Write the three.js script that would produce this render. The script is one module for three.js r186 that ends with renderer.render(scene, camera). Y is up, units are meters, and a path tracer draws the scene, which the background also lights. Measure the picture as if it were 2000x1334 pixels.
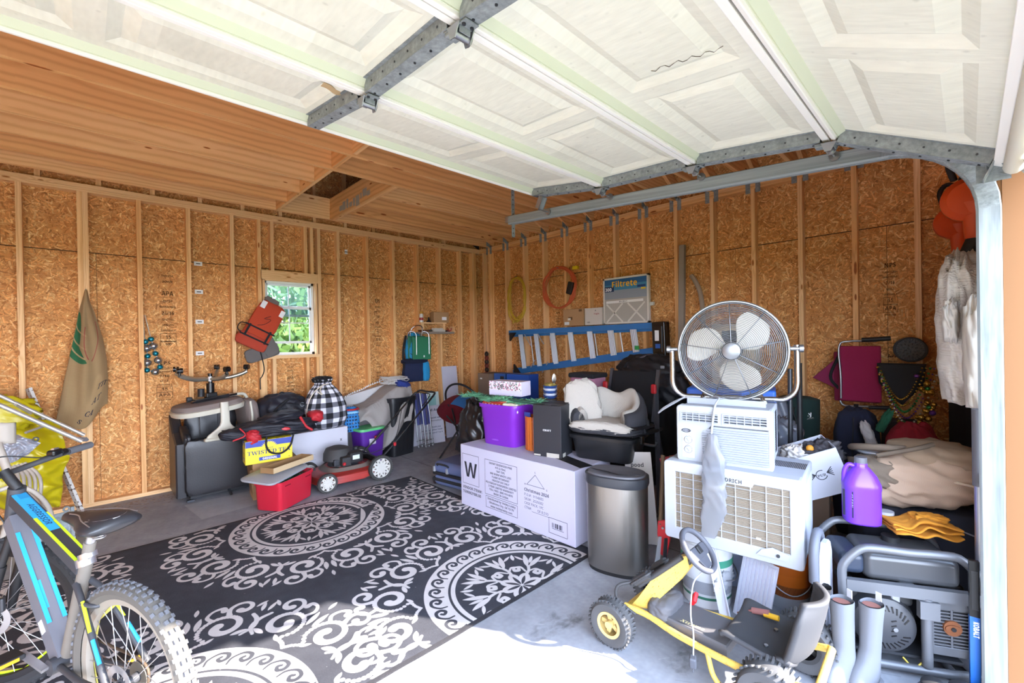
import * as THREE from 'three';
import { RoundedBoxGeometry } from 'three/addons/geometries/RoundedBoxGeometry.js';
import { mergeGeometries, mergeVertices, toCreasedNormals } from 'three/addons/utils/BufferGeometryUtils.js';
import { ImprovedNoise } from 'three/addons/math/ImprovedNoise.js';

// ---------------------------------------------------------------- camera, sky, sun, exposure
const scene = new THREE.Scene();
const CAM = new THREE.Vector3(0, 1.5237, 0), FPX = 857.18;
const camera = new THREE.PerspectiveCamera(2 * Math.atan(667 / FPX) * 180 / Math.PI, 2000 / 1334, 0.02, 200);
const YAW = 0.76534, PITCH = -0.00421, ROLL = -0.01792;
const cF = new THREE.Vector3(Math.sin(YAW) * Math.cos(PITCH), Math.sin(PITCH), -Math.cos(YAW) * Math.cos(PITCH));
const cR0 = new THREE.Vector3(Math.cos(YAW), 0, Math.sin(YAW)), cU0 = new THREE.Vector3().crossVectors(cR0, cF);
const cR = cR0.clone().multiplyScalar(Math.cos(ROLL)).addScaledVector(cU0, Math.sin(ROLL));
const cU = cU0.clone().multiplyScalar(Math.cos(ROLL)).addScaledVector(cR0, -Math.sin(ROLL));
camera.position.copy(CAM);
camera.quaternion.setFromRotationMatrix(new THREE.Matrix4().makeBasis(cR, cU, cF.clone().negate()));
scene.add(camera);
const renderer = new THREE.WebGLRenderer({ antialias: true });
renderer.toneMapping = THREE.LinearToneMapping;
renderer.toneMappingExposure = 2.9;
renderer.shadowMap.enabled = true;

const SUNDIR = new THREE.Vector3(0.4245, 0.555, 0.729).normalize();
// hazy bright sky: pale at the horizon, light blue overhead
const skyTex = (() => {
  const w = 256, h = 128, d = new Float32Array(w * h * 4);
  for (let j = 0; j < h; j++) for (let i = 0; i < w; i++) {
    const el = Math.max(0, ((j + .5) / h - .5) * Math.PI), k = Math.pow(Math.sin(el), .55), o = 4 * (j * w + i);
    d[o] = 1.12 - .84 * k; d[o + 1] = 1.22 - .80 * k; d[o + 2] = 1.44 - .78 * k; d[o + 3] = 1;
  }
  const t = new THREE.DataTexture(d, w, h, THREE.RGBAFormat, THREE.FloatType); t.mapping = THREE.EquirectangularReflectionMapping; t.magFilter = THREE.LinearFilter; t.needsUpdate = true; return t;
})();
scene.background = skyTex; scene.environment = skyTex;
scene.environmentIntensity = scene.backgroundIntensity = 6;
const sun = new THREE.DirectionalLight(0xfff4e6, 11);
sun.name = 'sun';
sun.position.copy(SUNDIR).multiplyScalar(30);
sun.castShadow = true;
sun.shadow.radius = 1.2;
sun.shadow.mapSize.set(4096, 4096);
Object.assign(sun.shadow.camera, { left: -9, right: 9, top: 9, bottom: -9, near: 1, far: 60 });
scene.add(sun, sun.target);

// ---------------------------------------------------------------- helpers
const V = (x, y, z) => new THREE.Vector3(x, y, z);
function rng(seed) { let s = seed >>> 0; return () => { s = (s + 0x6D2B79F5) >>> 0; let t = Math.imul(s ^ s >>> 15, 1 | s); t = t + Math.imul(t ^ t >>> 7, 61 | t) ^ t; return ((t ^ t >>> 14) >>> 0) / 4294967296; }; }
const R0 = rng(12345);
const rr = (a, b) => a + (b - a) * R0();
const noiseGen = new ImprovedNoise();
const nz = (x, y, z = 0.37) => noiseGen.noise(x, y, z);
const PI = Math.PI, HP = PI / 2;
const lerp = (a, b, t) => a + (b - a) * t, clamp = (x, a = 0, b = 1) => Math.max(a, Math.min(b, x)), smooth = (a, b, x) => { const t = clamp((x - a) / (b - a)); return t * t * (3 - 2 * t); };
// a photo pixel gives a direction; the distance comes from the plane that the thing touches
function ray(x, y) { return cF.clone().addScaledVector(cR, (x - 1000) / FPX).addScaledVector(cU, -(y - 667) / FPX); }
const onY = (x, y, h = 0) => { const d = ray(x, y); return CAM.clone().addScaledVector(d, (h - CAM.y) / d.y); };
const onZ = (x, y, z) => { const d = ray(x, y); return CAM.clone().addScaledVector(d, z / d.z); };
const onX = (x, y, X) => { const d = ray(x, y); return CAM.clone().addScaledVector(d, X / d.x); };

const taken = new Map();
function numbered(name) { const n = taken.get(name) ?? 0; taken.set(name, n + 1); return n ? name + '_' + String(n).padStart(3, '0') : name; }
function clean(g) {
  if (g.index) g = g.toNonIndexed();
  for (const k of Object.keys(g.attributes)) if (!['position', 'normal', 'uv'].includes(k)) g.deleteAttribute(k);
  if (!g.attributes.normal) g.computeVertexNormals();
  if (!g.attributes.uv) g.setAttribute('uv', new THREE.BufferAttribute(new Float32Array(g.attributes.position.count * 2), 2));
  g.morphAttributes = {};
  return g;
}
function merge(list) { list = list.flat(9).filter(Boolean); return list.length === 1 ? list[0] : mergeGeometries(list.map(clean)); }
function obj(name, geos, mat, parent = scene, label) {
  const m = new THREE.Mesh(Array.isArray(geos) ? merge(geos) : geos, mat);
  m.name = parent === scene ? numbered(name) : name;
  m.castShadow = m.receiveShadow = true;
  if (label) m.userData.label = label;
  parent.add(m);
  return m;
}
function each(name, geos, mat, parent) { return geos.flat().map((g) => obj(name, g, mat, parent)); }
function thing(name, label, category, [x, y, z] = [0, 0, 0], turn = 0, group) {
  const o = new THREE.Group(); o.name = numbered(name); o.position.set(x, y, z); o.rotation.y = turn;
  o.userData = { label, category }; if (group) o.userData.group = group; scene.add(o); return o;
}
function tag(o, label, category, group) { Object.assign(o.userData, { label, category }); if (group) o.userData.group = group; return o; }
function struct(name, label, pos = [0, 0, 0]) { const o = new THREE.Group(); o.name = name; o.position.set(...pos); o.userData = { kind: 'structure', label, category: name.split('_')[0] }; scene.add(o); return o; }
function dup(root, [x, y, z], turn, label) { const r = root.clone(); r.name = numbered(root.name.replace(/_\d+$/, '')); r.userData = { ...root.userData }; if (label) r.userData.label = label; r.position.set(x, y, z); r.rotation.y = turn; scene.add(r); return r; }

const _m = new THREE.Matrix4(), _q = new THREE.Quaternion(), _e = new THREE.Euler();
function T(g, x = 0, y = 0, z = 0, rx = 0, ry = 0, rz = 0, s = 1) {
  _q.setFromEuler(_e.set(rx, ry, rz));
  g.applyMatrix4(_m.compose(V(x, y, z), _q, typeof s === 'number' ? V(s, s, s) : V(...s)));
  return g;
}
// box-projected uv in metres, u along the longest side, with a random shift so that no two boards share a grain
function uvm(g, shift = true) {
  g.computeBoundingBox();
  const b = g.boundingBox, s = b.getSize(V(0, 0, 0)), P = g.attributes.position, N = g.attributes.normal, uv = new Float32Array(P.count * 2);
  const L = [s.x, s.y, s.z], big = L.indexOf(Math.max(...L)), ou = shift ? R0() * 3 : 0, ov = shift ? R0() * 3 : 0;
  for (let i = 0; i < P.count; i++) {
    const n = [Math.abs(N.getX(i)), Math.abs(N.getY(i)), Math.abs(N.getZ(i))], a = n.indexOf(Math.max(...n)), p = [P.getX(i), P.getY(i), P.getZ(i)];
    let o = [0, 1, 2].filter((k) => k !== a); if (o[1] === big) o = [o[1], o[0]];
    uv[2 * i] = p[o[0]] + ou; uv[2 * i + 1] = p[o[1]] + ov;
  }
  g.setAttribute('uv', new THREE.BufferAttribute(uv, 2)); return g;
}
const bx = (w, h, d, x = 0, y = 0, z = 0, rx = 0, ry = 0, rz = 0) => T(uvm(new THREE.BoxGeometry(w, h, d)), x, y, z, rx, ry, rz);
const rb = (w, h, d, r, x = 0, y = 0, z = 0, rx = 0, ry = 0, rz = 0, seg = 2) => T(uvm(new RoundedBoxGeometry(w, h, d, seg, Math.min(r, w / 2.01, h / 2.01, d / 2.01))), x, y, z, rx, ry, rz);
const cy = (r1, r2, h, x = 0, y = 0, z = 0, rx = 0, ry = 0, rz = 0, seg = 20, open = false) => T(new THREE.CylinderGeometry(r1, r2, h, seg, 1, open), x, y, z, rx, ry, rz);
const sp = (r, x = 0, y = 0, z = 0, s = [1, 1, 1], seg = 16) => T(new THREE.SphereGeometry(r, seg, Math.ceil(seg * .7)), x, y, z, 0, 0, 0, s);
const to = (R, r, x = 0, y = 0, z = 0, rx = 0, ry = 0, rz = 0, seg = 28, rs = 8, arc = PI * 2) => T(new THREE.TorusGeometry(R, r, rs, seg, arc), x, y, z, rx, ry, rz);
const va = (a) => Array.isArray(a) ? V(...a) : a;
function rod(a, b, r, seg = 8, r2 = r) { // round bar from a to b
  a = va(a); b = va(b); const d = b.clone().sub(a), g = new THREE.CylinderGeometry(r2, r, d.length(), seg);
  g.applyMatrix4(_m.compose(a.clone().add(b).multiplyScalar(.5), new THREE.Quaternion().setFromUnitVectors(V(0, 1, 0), d.normalize()), V(1, 1, 1))); return g;
}
function beam(a, b, w, h, roll = 0) { // square bar from a to b
  a = va(a); b = va(b); const d = b.clone().sub(a), L = d.length(), g = uvm(new THREE.BoxGeometry(w, L, h)); T(g, 0, 0, 0, 0, roll, 0);
  g.applyMatrix4(_m.compose(a.clone().add(b).multiplyScalar(.5), new THREE.Quaternion().setFromUnitVectors(V(0, 1, 0), d.normalize()), V(1, 1, 1))); return g;
}
function tube(pts, r, n = 40, rs = 8, closed = false, tension = .5) { return new THREE.TubeGeometry(new THREE.CatmullRomCurve3(pts.map(va), closed, 'catmullrom', tension), n, r, rs, closed); }
function lathe(profile, seg = 32) { const g = new THREE.LatheGeometry(profile.map(([r, y]) => new THREE.Vector2(Math.max(r, 0.0001), y)), seg); return toCreasedNormals(g, .6); }
function shapeOf(pts, holes = []) { const s = new THREE.Shape(pts.map(([x, y]) => new THREE.Vector2(x, y))); for (const h of holes) s.holes.push(new THREE.Path(h.map(([x, y]) => new THREE.Vector2(x, y)))); return s; }
function ext(pts, depth, bevel = 0, holes = []) {
  const g = new THREE.ExtrudeGeometry(pts.isShape ? pts : shapeOf(pts, holes), { depth: Math.max(depth - 2 * bevel, .0005), bevelEnabled: bevel > 0, bevelSize: bevel, bevelThickness: bevel, bevelSegments: 1, steps: 1, curveSegments: 10 });
  g.translate(0, 0, bevel); return g;
}
const rrect = (w, h, r, n = 4, cx = 0, cy_ = 0) => { const o = []; for (let k = 0; k < 4; k++) for (let i = 0; i <= n; i++) { const a = k * HP + i / n * HP, sx = [1, -1, -1, 1][k], sy = [1, 1, -1, -1][k]; o.push([cx + sx * (w / 2 - r) + r * Math.cos(a), cy_ + sy * (h / 2 - r) + r * Math.sin(a)]); } return o; };
const circ = (r, n = 20, cx = 0, cy_ = 0, a0 = 0) => Array.from({ length: n }, (_, i) => [cx + r * Math.cos(a0 + i / n * 2 * PI), cy_ + r * Math.sin(a0 + i / n * 2 * PI)]);
// a surface with thickness from fn(u, v)
function sheet(fn, nu, nv, t = 0.004, uvScale = [1, 1]) {
  const P = [], pos = [], uv = [], idx = [];
  const at = (i, j) => P[j * (nu + 1) + i];
  for (let j = 0; j <= nv; j++) for (let i = 0; i <= nu; i++) P.push(va(fn(i / nu, j / nv)));
  const N = [];
  for (let j = 0; j <= nv; j++) for (let i = 0; i <= nu; i++) {
    const a = at(Math.min(i + 1, nu), j).clone().sub(at(Math.max(i - 1, 0), j)), b = at(i, Math.min(j + 1, nv)).clone().sub(at(i, Math.max(j - 1, 0)));
    N.push(a.cross(b).normalize());
  }
  for (const s of [1, -1]) for (let k = 0; k < P.length; k++) { const p = P[k].clone().addScaledVector(N[k], s * t / 2); pos.push(p.x, p.y, p.z); uv.push((k % (nu + 1)) / nu * uvScale[0], Math.floor(k / (nu + 1)) / nv * uvScale[1]); }
  const o = P.length, q = (a, b, c, d) => idx.push(a, b, c, a, c, d);
  for (let j = 0; j < nv; j++) for (let i = 0; i < nu; i++) { const a = j * (nu + 1) + i, b = a + 1, c = b + nu + 1, d = a + nu + 1; q(a, b, c, d); q(o + a, o + d, o + c, o + b); }
  for (let i = 0; i < nu; i++) { q(i + 1, i, o + i, o + i + 1); const a = nv * (nu + 1) + i; q(a, a + 1, o + a + 1, o + a); }
  for (let j = 0; j < nv; j++) { const a = j * (nu + 1), b = a + nu + 1; q(a, b, o + b, o + a); const c = a + nu, d = c + nu + 1; q(d, c, o + c, o + d); }
  const g = new THREE.BufferGeometry(); g.setAttribute('position', new THREE.Float32BufferAttribute(pos, 3)); g.setAttribute('uv', new THREE.Float32BufferAttribute(uv, 2)); g.setIndex(idx); g.computeVertexNormals(); return g;
}
// skin over rings of equal point count, ends closed
function loft(rings, closedEnds = true, crease = .7) {
  const n = rings[0].length, pos = [], uv = [], idx = [];
  rings.forEach((r, j) => r.forEach((p, i) => { p = va(p); pos.push(p.x, p.y, p.z); uv.push(i / n, j / (rings.length - 1)); }));
  for (let j = 0; j < rings.length - 1; j++) for (let i = 0; i < n; i++) { const a = j * n + i, b = j * n + (i + 1) % n, c = b + n, d = a + n; idx.push(a, b, c, a, c, d); }
  if (closedEnds) for (const [j, flip] of [[0, true], [rings.length - 1, false]]) {
    const c = rings[j].reduce((s, p) => s.add(va(p)), V(0, 0, 0)).multiplyScalar(1 / n), k = pos.length / 3; pos.push(c.x, c.y, c.z); uv.push(.5, .5);
    for (let i = 0; i < n; i++) { const a = j * n + i, b = j * n + (i + 1) % n; flip ? idx.push(b, a, k) : idx.push(a, b, k); }
  }
  const g = new THREE.BufferGeometry(); g.setAttribute('position', new THREE.Float32BufferAttribute(pos, 3)); g.setAttribute('uv', new THREE.Float32BufferAttribute(uv, 2)); g.setIndex(idx);
  return crease ? toCreasedNormals(g, crease) : (g.computeVertexNormals(), g);
}
const ring = (rx, rz, y, n = 4, seg = 28, cx = 0, cz = 0, f) => Array.from({ length: seg }, (_, i) => { const a = -i / seg * 2 * PI, c = Math.cos(a), s = Math.sin(a), k = f ? f(a) : 1; return [cx + k * rx * Math.sign(c) * Math.abs(c) ** (2 / n), y, cz + k * rz * Math.sign(s) * Math.abs(s) ** (2 / n)]; });
// soft body: rounded box of size w,h,d standing on y=0, with folds
function blob(w, h, d, { e = 3, seg = 40, amp = .02, freq = 6, fold = 0, ff = 5, seed = 0, flat = .12, taper = 0, lean = 0, sag = 0 } = {}) {
  const g = mergeVertices(new THREE.SphereGeometry(1, seg, Math.ceil(seg * .6)).deleteAttribute('uv').deleteAttribute('normal')), P = g.attributes.position;
  for (let i = 0; i < P.count; i++) {
    let x = P.getX(i), y = P.getY(i), z = P.getZ(i);
    const L = (Math.abs(x) ** e + Math.abs(y) ** e + Math.abs(z) ** e) ** (1 / e); x /= L; y /= L; z /= L;
    const A = amp / (.5 * Math.max(w, h, d) + .25 * (w + d)); let k = 1 + A * 2 * nz(x * freq * .5 + seed, y * freq * .5, z * freq * .5) + A * nz(x * freq + seed * 3, y * freq, z * freq + 5);
    if (fold) k += fold * Math.abs(nz(x * ff + seed + y * 2, y * ff * .7 - x, z * ff)) ;
    const ty = 1 - taper * (y * .5 + .5);
    let Y = y * k; if (Y < -1 + flat) Y = -1 + flat + (Y + 1 - flat) * .15;
    Y = (Y + 1 - flat * .85) / (2 - flat * .85);
    P.setXYZ(i, x * k * ty * w / 2 + lean * Y * h, Y * h - sag * (x * x + z * z) * Math.max(0, y) * h, z * k * ty * d / 2);
  }
  g.computeVertexNormals();
  const uv = new Float32Array(P.count * 2); for (let i = 0; i < P.count; i++) { uv[2 * i] = P.getX(i) + P.getZ(i); uv[2 * i + 1] = P.getY(i); }
  g.setAttribute('uv', new THREE.BufferAttribute(uv, 2)); return g;
}
function quads(list) { // flat-shaded quads given as [a,b,c,d]
  const pos = [], uv = []; for (const [a, b, c, d] of list) for (const p of [a, b, c, a, c, d]) { pos.push(...p); uv.push(p[0], p[2]); }
  const g = new THREE.BufferGeometry(); g.setAttribute('position', new THREE.Float32BufferAttribute(pos, 3)); g.setAttribute('uv', new THREE.Float32BufferAttribute(uv, 2)); g.computeVertexNormals(); return g;
}
function sweep(profile, path, closed = false) { // profile [[x,n]] along path [[y,z]] lying in a plane x = const
  const rings = path.map(([y, z], i) => { const a = path[Math.max(0, i - 1)], b = path[Math.min(path.length - 1, i + 1)], L = Math.hypot(b[0] - a[0], b[1] - a[1]), ty = (b[0] - a[0]) / L, tz = (b[1] - a[1]) / L; return profile.map(([px, n]) => [px, y + n * tz, z - n * ty]); });
  return loft(rings, true, .5);
}

// ---------------------------------------------------------------- textures
function canvasTex(w, h, draw, { srgb = true, repeat, wrap = true } = {}) {
  const c = document.createElement('canvas'); c.width = w; c.height = h; const x = c.getContext('2d'); draw(x, w, h);
  const t = new THREE.CanvasTexture(c); if (srgb) t.colorSpace = THREE.SRGBColorSpace; if (wrap) t.wrapS = t.wrapT = THREE.RepeatWrapping; if (repeat) t.repeat.set(...repeat); t.anisotropy = 8; return t;
}
function dataTex(w, h, fn, { srgb = true, repeat } = {}) {
  const d = new Uint8Array(w * h * 4); for (let y = 0; y < h; y++) for (let x = 0; x < w; x++) { const c = fn(x / w, y / h, x, y), i = 4 * (y * w + x); d[i] = c[0]; d[i + 1] = c[1]; d[i + 2] = c[2]; d[i + 3] = 255; }
  const t = new THREE.DataTexture(d, w, h); t.wrapS = t.wrapT = THREE.RepeatWrapping; t.magFilter = THREE.LinearFilter; t.minFilter = THREE.LinearMipmapLinearFilter; t.generateMipmaps = true; if (srgb) t.colorSpace = THREE.SRGBColorSpace; if (repeat) t.repeat.set(...repeat); t.needsUpdate = true; return t;
}
const M = (color, roughness = .7, metalness = 0, more = {}) => new THREE.MeshStandardMaterial({ color, roughness, metalness, ...more });
const MP = (color, roughness, more) => new THREE.MeshPhysicalMaterial({ color, roughness, ...more });
// ---------------------------------------------------------------- shared materials
function flakes(x, w, h, grey) {
  const r = rng(77); x.fillStyle = grey ? '#555' : '#c88a4c'; x.fillRect(0, 0, w, h);
  for (let i = 0; i < 7000; i++) {
    const L = (20 + 66 * r() * r()) * w / 1024, W = (3 + 11 * r()) * w / 1024, a = r() * PI, px = r() * w, py = r() * h, t = r(), s = r();
    const c = t < .13 ? [168, 108, 56] : t < .5 ? [206, 142, 80] : t < .84 ? [224, 164, 100] : [242, 198, 138];
    const v = 1 + (s - .5) * .24, g = 90 + 90 * s | 0;
    x.fillStyle = grey ? `rgb(${g},${g},${g})` : `rgba(${c[0] * v | 0},${c[1] * v | 0},${c[2] * v | 0},${.55 + .4 * r()})`;
    const n1 = r() * .3, n2 = r() * .3;
    for (const ox of [0, w, -w]) for (const oy of [0, h, -h]) {
      if (px + ox < -120 || px + ox > w + 120 || py + oy < -120 || py + oy > h + 120) continue;
      x.save(); x.translate(px + ox, py + oy); x.rotate(a); x.beginPath(); x.moveTo(-L / 2, -W / 2 * (1 - n1)); x.lineTo(L / 2 - W * n1, -W / 2); x.lineTo(L / 2, W / 2 * (1 - n2)); x.lineTo(-L / 2 + W * n2, W / 2); x.closePath(); x.fill();
      if (!grey && s > .6) { x.strokeStyle = 'rgba(70,38,14,.45)'; x.lineWidth = 1.2; x.beginPath(); x.moveTo(-L / 2, W / 2); x.lineTo(L / 2, W / 2); x.stroke(); }
      x.restore();
    }
  }
}
const osbTex = canvasTex(1024, 1024, (x, w, h) => flakes(x, w, h, false), { repeat: [1 / 1.22, 1 / 1.22] });
const osbBump = canvasTex(512, 512, (x, w, h) => flakes(x, w, h, true), { srgb: false, repeat: [1 / 1.22, 1 / 1.22] });
const mOSB = M(0xffffff, .78, 0, { map: osbTex, bumpMap: osbBump, bumpScale: .0012 });
const osbTurned = osbTex.clone(); osbTurned.rotation = HP; osbTurned.center.set(.3, .4);
const mOSB2 = M(0xffffff, .78, 0, { map: osbTurned, bumpMap: osbBump, bumpScale: .0012 });
function woodTex(seed, base, dark, rings, knots) {
  const r = rng(seed), K = Array.from({ length: knots }, () => [r(), .15 + .7 * r(), .5 + r() * .8]);
  return dataTex(1024, 256, (u, v) => {
    const wv = v + .05 * nz(u * 5 + seed, v * 2, seed) + .02 * nz(u * 14, v * 4, seed + 3); let d = 0, dk = 0;
    for (const [ku, kv, ks] of K) { let du = Math.abs(u - ku); du = Math.min(du, 1 - du); const e = Math.hypot(du * 22 / ks, (v - kv) * 11 / ks); d += .09 * Math.exp(-e * e * .7) * Math.sign(v - kv); if (e < .42) dk = Math.max(dk, smooth(.42, .2, e)); }
    const q = (wv + d) * rings, ring = Math.pow(.5 + .5 * Math.sin(q * 2 * PI), 2.2) * (.65 + .35 * nz(q * .35, seed, 1)), fine = .5 + .5 * nz(u * 60, v * 160, seed), big = nz(u * 3, v * 1.5, seed + 9);
    let k = clamp(.42 * ring + .14 * fine + .14 * big); k = lerp(k, 1.45, dk);
    return base.map((b, i) => clamp(lerp(b, dark[i], k), 12, 255));
  }, { repeat: [1 / 2.2, 1 / .3] });
}
const pineA = woodTex(11, [250, 204, 144], [194, 128, 70], 9, 3), pineB = woodTex(29, [246, 204, 150], [196, 136, 80], 14, 2), pineC = woodTex(43, [244, 190, 126], [184, 116, 60], 6, 5);
const mWood = [M(0xffffff, .66, 0, { map: pineA }), M(0xffffff, .68, 0, { map: pineB }), M(0xffffff, .66, 0, { map: pineC }), M(0xffffff, .68, 0, { map: woodTex(57, [246, 204, 150], [196, 136, 80], 20, 1) }), M(0xffffff, .66, 0, { map: woodTex(71, [250, 204, 144], [194, 128, 70], 5, 3) })];
const wood = () => mWood[Math.floor(R0() * 5)];
const mPale = mWood[1];
const galvTex = dataTex(256, 256, (u, v) => { const k = 188 + 26 * nz(u * 9, v * 9, 2) + 26 * nz(u * 31, v * 31, 4) + 16 * nz(u * 90, v * 90, 6); return [k, k + 4, k + 4]; }, { repeat: [2, 2] });
const mGalv = M(0xbcc1c2, .72, .1, { map: galvTex }), mGalvPale = mGalv, mDarkGalv = mGalv;
const mSteel = M(0xa2a5a9, .38, .9), mChrome = M(0xb4b4b8, .2, 1), mDarkSteel = M(0x4b4d52, .4, .7), mRust = M(0x7b4a2c, .85, .2);
const mBlack = M(0x1b1b1e, .55), mBlackSoft = M(0x1e1e22, .9), mRubber = M(0x2a2a2c, .85), mWhite = M(0xe9e9ea, .5), mBlackGloss = M(0x151517, .25);
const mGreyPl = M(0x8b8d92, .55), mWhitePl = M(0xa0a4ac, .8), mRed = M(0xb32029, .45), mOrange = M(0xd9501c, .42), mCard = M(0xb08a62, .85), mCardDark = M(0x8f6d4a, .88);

// ---------------------------------------------------------------- floor, outside ground
const floorTex = canvasTex(2048, 2048, (x, w, h) => {
  // 8.33 m by 6.2 m of slab; canvas x = world x from -3.4, canvas y = world z from -5.95
  const id = x.createImageData(w, h), d = id.data;
  for (let j = 0; j < h; j++) for (let i = 0; i < w; i++) {
    const X = i / w * 8.33, Z = j / h * 6.2;
    let k = 150 + 16 * nz(X * .8, Z * .8, 1) + 11 * nz(X * 3, Z * 3, 2) + 9 * nz(X * 11, Z * 11, 3) + 7 * nz(X * 45, Z * 45, 4) + 5 * nz(X * 22 + Z * 5, Z * 2.2, 7);
    const st = nz(X * 1.6 + 4, Z * 1.3, 8); if (st > .32) k -= 55 * (st - .32);
    d[4 * (j * w + i)] = k - 3; d[4 * (j * w + i) + 1] = k - 1; d[4 * (j * w + i) + 2] = k + 6; d[4 * (j * w + i) + 3] = 255;
  }
  x.putImageData(id, 0, 0);
  const sx = w / 8.33, sy = h / 6.2, at = (X, Z) => [(X + 3.4) * sx, (Z + 5.95) * sy], r = rng(5);
  // clean rectangle in the dust where something stood, beside the recliner
  x.save(); x.globalAlpha = .38; x.fillStyle = '#c6c7cb'; x.beginPath(); for (const [X, Z] of [[.62, -5.2], [1.25, -5.2], [1.2, -4.72], [.68, -4.66]]) x.lineTo(...at(X, Z)); x.closePath(); x.fill(); x.restore();
  // scratches, litter and dark scuffs
  for (let i = 0; i < 900; i++) { const [px, py] = at(-3 + 7.5 * r(), -5.8 + 6 * r()); x.strokeStyle = r() < .5 ? 'rgba(205,205,205,.22)' : 'rgba(60,58,58,.22)'; x.lineWidth = .6 + r(); const a = .5 + .8 * r(), L = 5 + 26 * r(); x.beginPath(); x.moveTo(px, py); x.lineTo(px + L * Math.cos(a), py + L * Math.sin(a)); x.stroke(); }
  for (const [X, Z, s] of [[1.72, -1.55, 1], [1.85, -1.5, .6], [1.6, -1.35, .5], [2.0, -.95, .9], [1.75, -.85, .6], [3.1, -4.8, 1.6], [3.5, -4.9, 1.4]]) for (let k = 0; k < 90; k++) { const [px, py] = at(X + (r() - .5) * .22 * s, Z + (r() - .5) * .12 * s); x.fillStyle = 'rgba(60,58,60,.07)'; x.beginPath(); x.ellipse(px, py, 2 + 8 * r(), 1 + 3 * r(), r() * PI, 0, 7); x.fill(); }
  for (let k = 0; k < 420; k++) { const [px, py] = at(-.2 + 1.1 * r(), -5.7 + .35 * r() * r()); x.fillStyle = r() < .5 ? '#6d5138' : '#b9a284'; x.fillRect(px, py, 1 + 5 * r(), 1 + 2 * r()); }
  x.strokeStyle = 'rgba(40,40,42,.55)'; x.lineWidth = 2; x.beginPath(); x.moveTo(...at(2.95, -5.95)); x.lineTo(...at(3.0, .3)); x.stroke();
}, { wrap: false });
{
  const f = struct('floor', 'worn grey concrete garage slab');
  const g = new THREE.BoxGeometry(8.33, .15, 6.2); g.translate(.765, -.075, -2.85);
  const P = g.attributes.position, uv = g.attributes.uv; for (let i = 0; i < P.count; i++) uv.setXY(i, (P.getX(i) + 3.4) / 8.33, 1 - (P.getZ(i) + 5.95) / 6.2);
  obj('slab', g, M(0xffffff, .8, 0, { map: floorTex }), f);
  const grass = dataTex(256, 256, (u, v) => { const k = .5 + .5 * nz(u * 30, v * 30, 3) + .4 * nz(u * 90, v * 90, 5); return [92 + 40 * k, 104 + 46 * k, 50 + 20 * k]; }, { repeat: [.5, .5] });
  const drive = struct('driveway', 'grey gravel driveway outside the door'); drive.userData.category = 'driveway';
  obj('slab', uvm(new THREE.BoxGeometry(9, .14, 9)).translate(0, -.09, 4.72), M(0x605d58, .9, 0, { map: dataTex(256, 256, (u, v) => { const k = 204 + 18 * nz(u * 6, v * 6, 1) + 14 * nz(u * 40, v * 40, 2); return [k, k - 2, k - 8]; }, { repeat: [.4, .4] }) }), drive);
  const lawn = struct('lawn', 'dry green grass around the garage'); lawn.userData.category = 'grass';
  obj('turf', uvm(new THREE.BoxGeometry(90, .1, 90)).translate(0, -.22, -5), M(0xffffff, .95, 0, { map: grass }), lawn);
}

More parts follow.
